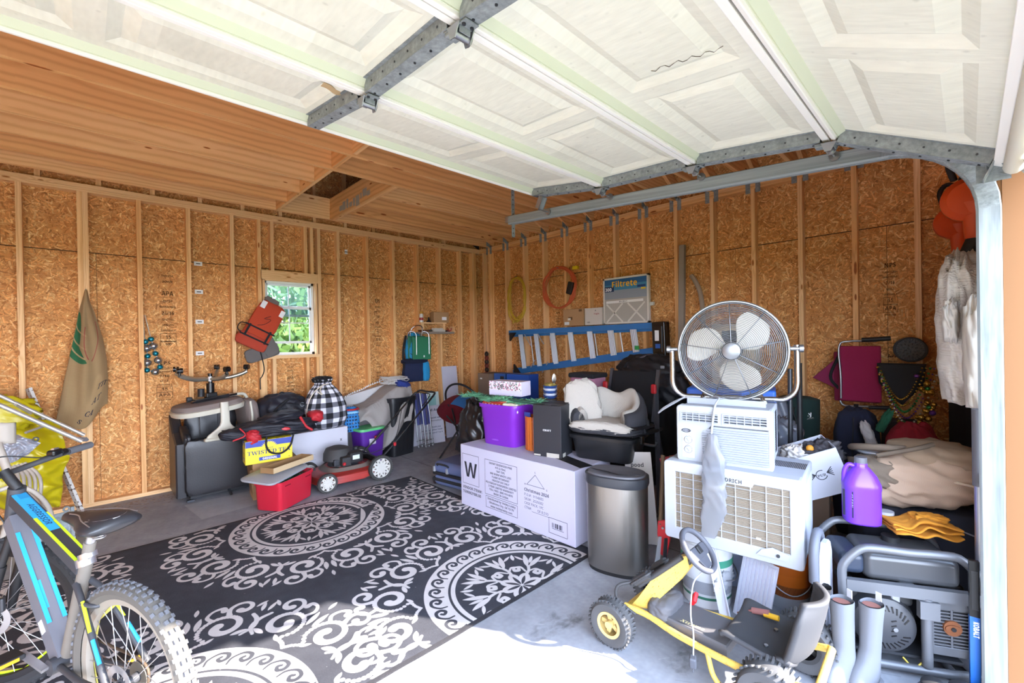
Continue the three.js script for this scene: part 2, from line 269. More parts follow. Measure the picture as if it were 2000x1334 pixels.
// ---------------------------------------------------------------- walls
const ZB = -5.81, XR = 4.842, ZF = .1, XL = -3.35, SD = .089, HT = 3.0; // stud faces; stud depth; underside of top plate
const WIN = { x0: 1.515, x1: 2.09, y0: 1.385, y1: 2.29 };
const mGap = M(0x2a1c10, .9), mShadeBacking = M(0x2b2826, .9);  // sheet behind the sheathing coloured near-black so the board joints look shaded
const stud = (p, x, z, y0, y1, alongX) => obj('stud', [alongX ? bx(.038, y1 - y0, SD, x, (y0 + y1) / 2, z) : bx(SD, y1 - y0, .038, x, (y0 + y1) / 2, z)], wood(), p);
{
  const w = struct('wall_back', 'bare stud wall with oriented strand board sheathing and a small window');
  const edges = [XL - .1, -2.384, -1.165, .054, 1.273, 2.492, 3.711, 4.93];
  for (let i = 0; i < 7; i++) {
    const a = edges[i] + .0015, b = edges[i + 1] - .0015, hole = i === 4;
    const pts = [[a, .01], [b, .01], [b, 2.436], [a, 2.436]], hs = hole ? [[[WIN.x0, WIN.y0], [WIN.x0, WIN.y1], [WIN.x1, WIN.y1], [WIN.x1, WIN.y0]]] : [];
    obj('osb_panel', [ext(pts, .012, 0, hs).translate(0, 0, ZB - SD - .012)], i % 2 ? mOSB : mOSB2, w);
  }
  for (const [a, b] of [[XL - .1, -.56], [-.557, 1.88], [1.883, 4.32], [4.323, 4.93]]) obj('osb_panel', [bx(b - a, .636, .012, (a + b) / 2, 2.444 + .318, ZB - SD - .006)], mOSB, w);
  obj('shade_backing', [ext([[XL - .1, -.1], [5.02, -.1], [5.02, 5.2], [XL - .1, 5.2]], .02, 0, [[[WIN.x0, WIN.y0], [WIN.x0, WIN.y1], [WIN.x1, WIN.y1], [WIN.x1, WIN.y0]]]).translate(0, 0, ZB - SD - .034)], mShadeBacking, w);  // siding sheet darkened to paint the shade seen through the panel joints
  obj('osb_panel', [ext([[XL - .1, 3.09], [4.9, 3.09], [1.2, 5.0], [XL - .1, 5.0]], .012).translate(0, 0, ZB - SD - .012)], mOSB2, w);
  const zs = ZB - SD / 2;
  for (const x of [-3.285, -2.878, -2.472, -2.066, -1.66, -1.253, -.847, -.44, -.055, -.016, .373, .779, 1.185, 2.402, 2.806, 3.212, 3.618, 4.024, 4.43, 4.70, 4.742]) stud(w, x, zs, .038, HT, true);
  for (const x of [1.458, 2.150]) stud(w, x, zs, .038, HT, true);
  for (const x of [1.496, 2.11]) { stud(w, x, zs, .038, WIN.y0 - .04, true); }
  for (const x of [1.60, 1.985, 2.06]) stud(w, x, zs, 2.41, HT, true);
  for (const x of [1.60, 1.985]) stud(w, x, zs, .038, 1.345, true);
  obj('window_header', [bx(.66, .12, SD, 1.80, 2.35, zs)], mWood[1], w); obj('window_sill', [bx(.66, .038, SD, 1.80, 1.364, zs)], mWood[3], w);
  obj('jack_stud', [bx(.025, .92, SD, 1.50, 1.84, zs)], mWood[3], w); obj('jack_stud', [bx(.025, .92, SD, 2.105, 1.84, zs)], mWood[3], w);
  obj('bottom_plate', [bx(8.3, .038, SD, .78, .019, zs)], mPale, w);
  obj('top_plate', [bx(8.3, .037, SD, .78, HT + .0185, zs)], mWood[1], w); obj('top_plate', [bx(8.3, .037, SD, .78, HT + .057, zs)], mWood[3], w);
  for (let x = -3.2; x < 4.8; x += .4064) obj('gable_stud', [bx(.038, .9, .06, x + .03, HT + .076 + .45, zs - .014)], wood(), w);
}
{
  const w = struct('wall_right', 'bare stud wall with oriented strand board and printed grade stamps');
  const e = [.2, -.48, -1.7, -2.92, -4.14, -5.36, -5.92];
  for (let i = 0; i < 6; i++) { const a = e[i + 1] + .0015, b = e[i] - .0015; obj('osb_panel', [bx(.012, 2.43, b - a, XR + SD + .006, 1.223, (a + b) / 2)], i % 2 ? mOSB2 : mOSB, w); }
  for (const [a, b] of [[-1.88, .2], [-4.32, -1.883], [-5.92, -4.323]]) obj('osb_panel', [bx(.012, .636, b - a, XR + SD + .006, 2.764, (a + b) / 2)], mOSB, w);
  obj('shade_backing', [bx(.02, 3.4, 6.15, XR + SD + .024, 1.55, -2.86)], mShadeBacking, w); obj('frieze_board', [bx(.02, .3, 6.15, XR + SD + .002, HT + .076 + .15, -2.86)], mOSB2, w);  // backing sheet is dark to stand in for shade in the joints
  const xs = XR + SD / 2;
  for (let k = 0; k < 14; k++) stud(w, xs, -.28 - .4064 * k, .038, HT, false);
  for (const z of [-5.72, .06]) stud(w, xs, z, .038, HT, false);
  obj('bottom_plate', [bx(SD, .038, 5.9, xs, .019, -2.86)], mPale, w);
  obj('top_plate', [bx(SD, .037, 5.9, xs, HT + .0185, -2.86)], mWood[2], w); obj('top_plate', [bx(SD, .037, 5.9, xs, HT + .057, -2.86)], mWood[0], w);
}
{
  const w = struct('wall_left', 'bare stud wall with strand board sheathing on the far side of the bicycles');
  obj('osb_panel', [bx(.03, 3.08, 6.1, XL - .1, 1.54, -2.87)], mOSB, w);
  for (let k = 0; k < 15; k++) obj('stud', [bx(SD, HT, .038, XL - .04, HT / 2, -.1 - .4064 * k)], mWood[k % 5], w);
  obj('top_plate', [bx(SD, .076, 6, XL - .04, HT + .038, -2.86)], mWood[1], w);
}
const JX = 2.72; // edge of the door opening
{
  const w = struct('wall_front', 'front wall around the overhead door opening');
  const zc = ZF + SD / 2;
  for (const [a, b, y0, y1] of [[JX, 4.93, 0, 3.08], [XL - .1, -JX, 0, 3.08], [-JX, JX, 2.22, 3.08]]) obj('osb_panel', [bx(b - a, y1 - y0, .12, (a + b) / 2, (y0 + y1) / 2, ZF + .14)], mOSB, w);
  for (const x of [JX + .02, JX + .06, 3.1, 3.5, 3.9, 4.31, 4.72]) obj('stud', [bx(.038, HT, SD - .03, x, HT / 2, zc - .015)], wood(), w);
  obj('jamb_board', [bx(.02, 2.24, .2, JX - .01, 1.12, ZF + .10)], M(0x8f6440, .85), w);
  obj('header_beam', [bx(5.4, .4, .05, 0, 2.44, ZF + .035)], mWood[0], w);
  obj('top_plate', [bx(8.2, .076, SD, .77, HT + .038, zc)], mWood[1], w);
}
// stamps printed on the sheathing
const stampTex = (lines, w = 128, h = 512, seed = 1) => canvasTex(w, h, (x) => {
  x.fillStyle = '#000'; x.fillRect(0, 0, w, h); x.fillStyle = '#fff'; x.strokeStyle = '#fff'; x.textAlign = 'center'; x.lineWidth = 3; const r = rng(seed); let y = 30;
  for (const [t, s, box] of lines) { x.font = `bold ${s}px sans-serif`; x.fillText(t, w / 2, y + s * .8); if (box) x.strokeRect(14, y - 6, w - 28, s + 14); y += s + 18; }
  x.fillStyle = '#000'; for (let i = 0; i < 900; i++) x.fillRect(r() * w, r() * h, 1 + 4 * r(), 1 + 2 * r());
}, { srgb: false, wrap: false });
const sA = stampTex([['', 10], ['THIS SIDE', 17], ['DOWN', 22], ['', 8], ['APA', 40], ['RATED', 20], ['SHEATHING', 18], ['24/16', 30], ['SIZED FOR', 15], ['SPACING', 17], ['EXPOSURE 1', 16], ['15', 34, 1], ['000', 22, 1], ['PS 2-10', 18]], 128, 512, 3);
const sB = stampTex([['NPS', 44], ['STRUCTURAL', 17], ['SHEATHING', 18], ['7/16', 32], ['MILL', 24], ['EXPOSURE 1', 16], ['15', 38, 1], ['APA', 40, 1], ['PRP-108', 20]], 128, 512, 9);
const sC = stampTex([['NAIL 6" O.C.', 15], ['────', 20], ['12"', 22]], 128, 128, 4);
function stamp(wall, tex, x, y, z, w, h, onRight) { const m = M(0x2c1a0c, .9, 0, { alphaMap: tex, transparent: true, opacity: .8 }); const g = new THREE.PlaneGeometry(w, h); if (onRight) g.rotateY(-HP); g.translate(x, y, z); obj('grade_stamp', [g], m, scene.getObjectByName(wall)); }
{
  const zz = ZB - SD + .0012, xx = XR + SD - .0012;
  stamp('wall_back', sA, .60, 1.95, zz, .17, .85); stamp('wall_back', sB, .56, 1.12, zz, .17, .55); stamp('wall_back', sA, 1.80, 1.0, zz, .13, .62); stamp('wall_back', sB, 2.99, 1.75, zz, .12, .9); stamp('wall_back', sA, 2.99, 1.0, zz, .12, .55); stamp('wall_back', sB, 4.2, 1.35, zz, .11, .5);
  for (const x of [.18, .52, .95, 1.75, -.25]) stamp('wall_back', sC, x, 2.93, zz, .22, .11);
  stamp('wall_right', sB, xx, 1.86, -.46, .12, .6, true); stamp('wall_right', sA, xx, 1.25, -.45, .12, .5, true); stamp('wall_right', sA, xx, 1.5, -4.98, .12, .7, true); stamp('wall_right', sB, xx, 1.7, -4.15, .12, .5, true); stamp('wall_right', sC, xx, 1.9, -1.72, .2, .16, true);
}
// small white paper labels stapled to the sheathing
for (const [px, py] of [[387, 515], [388.5, 570], [390, 628.5], [390.5, 690], [676, 492]]) { const c = onZ(px, py, ZB - SD + .002); const t = thing('paper_label', px > 600 ? 'tiny white plug plate high on the strand board right of the window' : 'small white printed paper sticker on the strand board above the upturned office chair', 'sticker', [c.x, c.y, c.z], 0, px > 600 ? undefined : 'stickers in a column on the sheathing'); obj('paper', [bx(px > 600 ? .04 : .075, px > 600 ? .06 : .045, .002)], mWhite, t); obj('print', [bx(.04, .012, .0006, 0, 0, .0012)], M(0x666666, .8), t); }

// ---------------------------------------------------------------- window
{
  const w = struct('window_1', 'small white double hung window with grid bars, lower sash raised a little'); const zf = ZB - SD + .01;
  const mV = M(0xe6e8e6, .45), glass = new THREE.MeshPhysicalMaterial({ color: 0xd4dcdc, roughness: .04, transmission: 1, thickness: 0 }), dusty = new THREE.MeshPhysicalMaterial({ color: 0xc4d2dc, roughness: .16, transmission: 1, thickness: 0 });
  const { x0, x1, y0, y1 } = WIN, fr = (a, b, c, d, t, dp, z) => [bx(b - a, t, dp, (a + b) / 2, c + t / 2, z), bx(b - a, t, dp, (a + b) / 2, d - t / 2, z), bx(t, d - c, dp, a + t / 2, (c + d) / 2, z), bx(t, d - c, dp, b - t / 2, (c + d) / 2, z)];
  obj('frame', fr(x0, x1, y0, y1, .028, .075, zf - .02), mV, w);
  const sash = (name, a, b, c, d, z, rows, mat) => { const s = obj(name, fr(a, b, c, d, .03, .022, z), mV, w); obj('muntin', [bx(.012, d - c - .05, .008, (a + b) / 2, (c + d) / 2, z)], mV, s); const n = rows.length; rows.forEach((k) => obj('muntin', [bx(b - a - .05, .012, .008, (a + b) / 2, lerp(c, d, k), z)], mV, s));
    const ys = [c + .03, ...rows.map((k) => lerp(c, d, k)).sort((p, q) => p - q), d - .03]; for (let i = 0; i < ys.length - 1; i++) for (const [p, q] of [[a + .03, (a + b) / 2], [(a + b) / 2, b - .03]]) obj('pane', [bx(q - p - .004, ys[i + 1] - ys[i] - .004, .003, (p + q) / 2, (ys[i] + ys[i + 1]) / 2, z)], mat, s); return s; };
  sash('upper_sash', x0 + .02, x1 - .02, 1.86, y1 - .02, zf - .03, [.32], dusty);
  const lo = sash('lower_sash', x0 + .02, x1 - .02, y0 + .14, 1.985, zf - .004, [.56], glass);
  for (const k of [.3, .7]) obj('sash_lock', [bx(.05, .014, .02, lerp(x0, x1, k), 1.99, zf + .004)], mV, lo);
}

// ---------------------------------------------------------------- ceiling joists and roof
{
  const w = struct('ceiling', 'open pine ceiling joists with a framed attic hatch under the roof'); const JB = HT + .077, JH = .262;
  const jz = []; for (let k = 0; k < 14; k++) jz.push(-5.575 + .4064 * k);
  const joist = (z, a, b, wallEnd) => obj('joist', [wallEnd ? T(uvm(ext([[a, JB], [b, JB], [b, JB + .1], [b - .28, JB + JH], [a, JB + JH]], .038)), 0, 0, z - .019) : bx(b - a, JH, .038, (a + b) / 2, JB + JH / 2, z)], mWood[[0, 2, 0, 4, 2][Math.floor(R0() * 5)]], w);
  jz.forEach((z, i) => { if (i >= 1 && i <= 3) { joist(z, XL, 1.575, false); joist(z, 2.27, 4.91, true); } else joist(z, XL, 4.91, true); });
  const zA = jz[0] + .02, zB = jz[4] - .02;
  obj('trimmer', [bx(.03, JH, zB - zA, 1.592, JB + JH / 2, (zA + zB) / 2)], mWood[4], w);
  obj('trimmer', [bx(.036, JH * .45, zB - zA, 2.218, JB + JH * .76, (zA + zB) / 2)], mWood[2], w);
  obj('trimmer', [bx(.036, JH * .52, zB - zA, 2.214, JB + JH * .26, (zA + zB) / 2)], mWood[2], w); obj('trimmer', [bx(.034, JH, zB - zA, 2.25, JB + JH / 2, (zA + zB) / 2)], mWood[0], w);
  const rp = rng(8); obj('paint_smear', Array.from({ length: 9 }, (_, i) => bx(.0015, .05 + .07 * rp(), .03 + .09 * rp(), 2.1952, JB + .04 + .07 * rp(), zA + .35 + i * .09)), M(0xa9a398, .8), w);
  for (let i = 4; i < 12; i++) obj('blocking', [bx(.036, JH - .012, .364, 1.60 + (i % 2 ? .01 : -.005), JB + JH / 2 + .004, (jz[i] + jz[i + 1]) / 2)], wood(), w);
  // decking above the joists, open over the hatch
  for (const [a, b, c, d] of [[XL, 1.57, -5.9, .15], [2.27, 4.45, -5.9, .15], [1.57, 2.27, zB, .15]]) obj('deck_board', [bx(b - a, .016, d - c, (a + b) / 2, JB + JH + .009, (c + d) / 2)], mOSB2, w);
  const roofA = Math.atan2(.5, 1);
  jz.forEach((z, i) => { obj('rafter', [uvm(ext([[4.93, JB], [4.93, JB + .14], [.9, JB + .14 + 2.015], [.9, JB + 2.015]], .038)).translate(0, 0, z + .022)], mWood[[4, 2, 0][i % 3]], w); });
  obj('roof_deck', [T(bx(4.9, .02, 6.3, 0, 0, 0), 2.95, JB + .155 + 1.0, -2.85, 0, 0, -roofA), T(bx(5.4, .02, 6.3, 0, 0, 0), -1.3, JB + .155 + .83, -2.85, 0, 0, roofA)], mOSB2, w);
  obj('ridge_end', [ext([[XL - .1, 3.08], [4.9, 3.08], [.9, 5.2], [XL - .1, 3.2]], .02).translate(0, 0, .18)], mOSB2, w);
  // galvanised hurricane ties on the right-hand plate
  jz.forEach((z) => { for (const dz of [-.03, .062]) { const t = obj('hurricane_tie', [bx(.0025, .13, .045, 4.8405, HT + .025, z + dz), bx(.07, .11, .0025, 4.80, JB + .06, z + (dz < 0 ? -.0205 : .043)), bx(.03, .03, .03, 4.828, HT + .085, z + dz * .8, 0, 0, .6)], mDarkGalv, w); } });
}
// ---------------------------------------------------------------- overhead door, raised on its tracks
const doorTex = dataTex(512, 512, (u, v) => { let k = 232 + 7 * nz(u * 4, v * 4, 1) + 6 * nz(u * 60, v * 14, 2) + 4 * nz(u * 120, v * 30, 3); const s = nz(u * 46, v * 46, 9); if (s > .52) k -= 75 * (s - .52); const g = nz(u * 2.2, v * 2.2, 12); if (g > .2) k -= 22 * (g - .2); return [k, k - 1, k - 20]; }, { repeat: [1 / 1.3, 1 / 1.3] });
const doorBump = dataTex(256, 256, (u, v) => { const k = 128 + 70 * nz(u * 40, v * 9, 5) + 40 * nz(u * 90, v * 20, 6); return [k, k, k]; }, { srgb: false, repeat: [1 / .5, 1 / .5] });
const mDoor = M(0xffffff, .75, 0, { map: doorTex, bumpMap: doorBump, bumpScale: .0011 }), mDoorLip = M(0xf1efe6, .75), mDoorGreen = M(0xd2d8bc, .6);
{
  const door = thing('garage_door', 'white embossed steel overhead door rolled up under the joists', 'garage door');
  const K = 1.074, key = [[2.08, .083], [2.327, -.398], [2.399, -.979], [2.434, -1.55], [2.525, -2.131]].map(([y, z]) => [CAM.y + (y - CAM.y) * K, z * K]);
  const X0 = -2.43, X1 = 2.46, ST = [-2.40, -.79, .82, 2.43], SW = .055;
  for (let i = 0; i < 4; i++) {
    const P0 = key[i], P1 = key[i + 1], L = Math.hypot(P1[0] - P0[0], P1[1] - P0[1]), s = V(0, (P1[0] - P0[0]) / L, (P1[1] - P0[1]) / L), up = V(1, 0, 0).cross(s);
    const sec = new THREE.Group(); sec.name = 'section'; door.add(sec);
    const D = .05, mat = new THREE.Matrix4().makeBasis(V(1, 0, 0), s, up).setPosition(V(0, P0[0], P0[1]).addScaledVector(up, D + .004));
    sec.applyMatrix4(mat);
    const Q = [], qd = (x0, y0, x1, y1, z = 0) => { if (x1 > x0 && y1 > y0) Q.push([[x0, y0, z], [x0, y1, z], [x1, y1, z], [x1, y0, z]]); };
    const ya = .10, yb = L - .12, g = .042, dp = .017;
    const cols = []; for (let b = 0; b < 3; b++) { const a = ST[b] + SW / 2, e = ST[b + 1] - SW / 2, w = (e - a - .04 * 2 - .08) / 2; cols.push([a + .04, a + .04 + w], [e - .04 - w, e - .04]); }
    qd(X0, .004, X1, ya); qd(X0, yb, X1, L - .004);
    let px = X0;
    for (const [a, b] of cols) {
      qd(px, ya, a, yb); px = b;
      const R = (k, z) => [[a + k, ya + k, z], [a + k, yb - k, z], [b - k, yb - k, z], [b - k, ya + k, z]], r0 = R(0, 0), r1 = R(g, dp), r2 = R(2 * g, .001);
      for (const [p, q] of [[r0, r1], [r1, r2]]) for (let k = 0; k < 4; k++) { const n = (k + 1) % 4; Q.push([p[k], p[n], q[n], q[k]]); }
      Q.push(r2);
    }
    qd(px, ya, X1, yb);
    const skin = quads(Q); { const P = skin.attributes.position, uv = skin.attributes.uv; for (let k = 0; k < P.count; k++) uv.setXY(k, P.getX(k) + i * .37, P.getY(k) + i * .21); }
    obj('skin', [skin], mDoor, sec);
    obj('outer_face', [bx(X1 - X0, L - .006, .008, (X0 + X1) / 2, L / 2, .03)], mDoorLip, sec);
    obj('near_rail', [rb(X1 - X0, .028, .045, .004, (X0 + X1) / 2, .016, -.02)], mDoorLip, sec);
    obj('far_rail', [rb(X1 - X0, .02, .045, .004, (X0 + X1) / 2, L - .011, -.02)], mDoorLip, sec);
    obj('green_return', [quads([[[X0, L - .022, -.03], [X1, L - .022, -.03], [X1, L - .045, .001], [X0, L - .045, .001]]]), bx(X1 - X0, .004, .03, (X0 + X1) / 2, L - .023, -.015)], mDoorGreen, sec);
    ST.forEach((x, n) => {
      const end = n === 0 || n === 3, y0 = .034, y1 = L - .03, st = obj('stile', [bx(end ? .06 : SW, y1 - y0, .002, x, (y0 + y1) / 2, -D), bx(.002, y1 - y0, D, x - SW / 2, (y0 + y1) / 2, -D / 2), bx(.002, y1 - y0, D, x + SW / 2, (y0 + y1) / 2, -D / 2), bx(.014, y1 - y0, .002, x - SW / 2 - .007, (y0 + y1) / 2, -.001)], mGalv, sec);
      const bolts = []; for (let k = 0; k < 6; k++) bolts.push(cy(.0045, .0045, .006, x, lerp(y0 + .03, y1 - .03, k / 5), -D - .002, HP, 0, 0, 8), cy(.004, .004, .004, x - SW / 2 - .001, lerp(y0 + .05, y1 - .06, k / 5), -D / 2, 0, 0, HP, 8));
      obj('bolts', bolts, mDarkSteel, st).userData.kind = 'stuff';
    });
  }
  // hinges on the seams, rollers at the right edge
  for (let i = 1; i < 4; i++) for (const x of ST) {
    const [y, z] = key[i], h = new THREE.Group(); h.name = 'hinge'; h.position.set(x, y - .002, z); door.add(h); h.rotation.x = .1;
    obj('leaf', [bx(.05, .003, .11, 0, -.002, 0), bx(.04, .02, .003, 0, -.012, .02), rb(.045, .012, .04, .004, 0, -.008, -.035)], mGalv, h);
    obj('knuckle', [cy(.013, .013, .055, 0, -.02, 0, 0, 0, HP, 14), cy(.015, .02, .004, .03, -.02, 0, 0, 0, HP, 14), ext([[-.03, 0], [.03, 0], [.012, -.04], [-.012, -.04]], .003).rotateY(HP).translate(-.03, 0, 0), ext([[-.03, 0], [.03, 0], [.012, -.04], [-.012, -.04]], .003).rotateY(HP).translate(.027, 0, 0)], mSteel, h);
    for (const [a, b] of [[-.015, .035], [.015, .035], [-.015, -.035], [.015, -.035]]) obj('bolt', [cy(.006, .006, .006, a, -.006, b, 0, 0, 0, 6)], mDarkSteel, h);
    if (x === ST[3]) obj('roller', [rod([0, -.025, 0], [.10, -.025, 0], .005), cy(.022, .022, .012, .11, -.025, 0, 0, 0, HP, 18)], mSteel, h);
  }
  // top bracket, lift handle, bottom seal
  const tb = key[4]; obj('top_bracket', [bx(.055, .09, .003, 2.45, tb[0] - .055, tb[1] + .08, .5), bx(.003, .09, .04, 2.425, tb[0] - .055, tb[1] + .08, .5), bx(.003, .09, .04, 2.475, tb[0] - .055, tb[1] + .08, .5), rod([2.44, tb[0] - .10, tb[1] + .06], [2.56, tb[0] - .10, tb[1] + .06], .005), cy(.022, .022, .012, 2.55, tb[0] - .10, tb[1] + .06, 0, 0, HP, 16), bx(.1, .003, .1, 2.44, tb[0] - .008, tb[1] + .1)], mSteel, door);
  obj('step_plate', [bx(.06, .075, .003, .83, key[2][0] - .038, key[2][1] + .36), bx(.06, .003, .05, .83, key[2][0] - .075, key[2][1] + .38)], M(0x9b8b55, .5, .6), door);
  const kb = key[0]; obj('bottom_seal', [tube([[X0, kb[0] + .0, kb[1] + .03], [0, kb[0] + .0, kb[1] + .03], [X1 - .02, kb[0] + .002, kb[1] + .03]], .028, 30, 10), sheet((u, v) => [X1 - .35 + .36 * u, kb[0] - .02 - .05 * v + .012 * Math.sin(u * 14), kb[1] + .055 + .03 * v + .012 * Math.sin(u * 9 + 1)], 24, 6, .003)], M(0xd8d2c0, .55), door);
  obj('corner_bracket', [bx(.07, .08, .004, 2.42, kb[0] + .0, kb[1] - .03, .4), bx(.004, .07, .09, 2.455, kb[0] + .0, kb[1] - .02), rod([2.45, kb[0], kb[1] - .03], [2.56, kb[0], kb[1] - .03], .006), tube([[2.4, kb[0] + .02, kb[1]], [2.44, kb[0] - .02, kb[1] + .02], [2.46, kb[0] + .01, kb[1] - .03], [2.42, kb[0] + .03, kb[1] - .04]], .004, 20, 6)], mGalvPale, door);
  // crack in the third section and a scrap of paper stuck to the last
  const crack = []; let prev = null; for (let k = 0; k <= 16; k++) { const q = onY(lerp(1272, 1412, k / 16), lerp(146, 84, k / 16) + 4 * Math.sin(k * 1.9), 2.47); const c = V(q.x, lerp(2.473, 2.4, clamp((q.z + 1.05) / .62)) + .042, q.z); if (prev) crack.push(rod(prev, c, .0011 * (k % 3 ? 1 : .6), 5)); prev = c; }
  obj('crack', crack, M(0x5d5446, .9), door);
  const pc = onY(650, 181, 2.58); obj('torn_label', [sheet((u, v) => [pc.x - .05 + .1 * u, 2.588 - .008 * Math.sin(u * 3), pc.z + .035 * v + .008 * Math.sin(7 * u)], 10, 4, .001)], M(0xb99f76, .9), door);
}
{
  const tr = thing('door_track', 'galvanised steel roller track curving from the wall up along the raised door', 'track');
  const path = []; const far = [2.535, -2.69], near = [2.34, -.27], R = .36;
  path.push(far, near); const a0 = Math.atan2(near[0] - far[0], near[1] - far[1]);
  // quarter bend down into the vertical leg
  const cz0 = near[1], cy0 = near[0] - .33; for (let k = 1; k <= 10; k++) { const a = k / 10 * HP; path.push([cy0 + .33 * Math.cos(a), cz0 + .33 * Math.sin(a)]); }
  path.push([1.2, cz0 + .33], [.02, cz0 + .33]);
  const pr = [[-.026, .03], [-.03, .034], [-.034, .03], [-.034, -.028], [-.026, -.036], [.006, -.036], [.010, -.03], [.010, .03], [.006, .034], [.002, .03], [.006, .028], [.006, -.03], [.002, -.032], [-.024, -.032], [-.03, -.026], [-.03, .028]];
  const g = sweep(pr.map(([x, n]) => [2.595 + x, n]), path); obj('rail', [g], mGalvPale, tr);
  const zt = cz0 + .33, ang = obj('wall_angle', [bx(.003, 2.0, .05, 2.610, 1.0, zt + .01), bx(.055, 2.1, .003, 2.63, 1.06, zt - .03)], mGalv, tr);
  each('hole', [1.95, 1.88, 1.6, 1.1, .72, .7, .45].map((y, i) => bx(i === 3 || i === 5 ? .016 : .012, i === 3 || i === 5 ? .016 : .012, .002, 2.625, y, zt - .032)), M(0x3b3a38, .9), ang);
  each('flag_bracket', [bx(.14, .16, .003, 2.68, 1.96, zt - .02), bx(.1, .05, .003, 2.69, .9, zt - .02)], mGalvPale, tr);
  each('slot', [2.02, 1.96, 1.91].flatMap((y) => [bx(.03, .012, .004, 2.665, y, zt - .021), bx(.012, .012, .004, 2.71, y, zt - .021)]), mRust, tr);
  obj('hanger_angle', [bx(.036, 1.02 - .36, .003, 2.585, 2.72, far[1] + .04), bx(.003, 1.02 - .36, .03, 2.602, 2.72, far[1] + .025)], mGalv, tr);
  each('hanger_hole', Array.from({ length: 16 }, (_, i) => bx(.012, .008, .002, 2.583, 2.42 + i * .04, far[1] + .042)), M(0x4a3c2c, .9), tr);
  obj('splice', [bx(.004, .05, .12, 2.572, 2.545, far[1] + .02)], mSteel, tr);
}

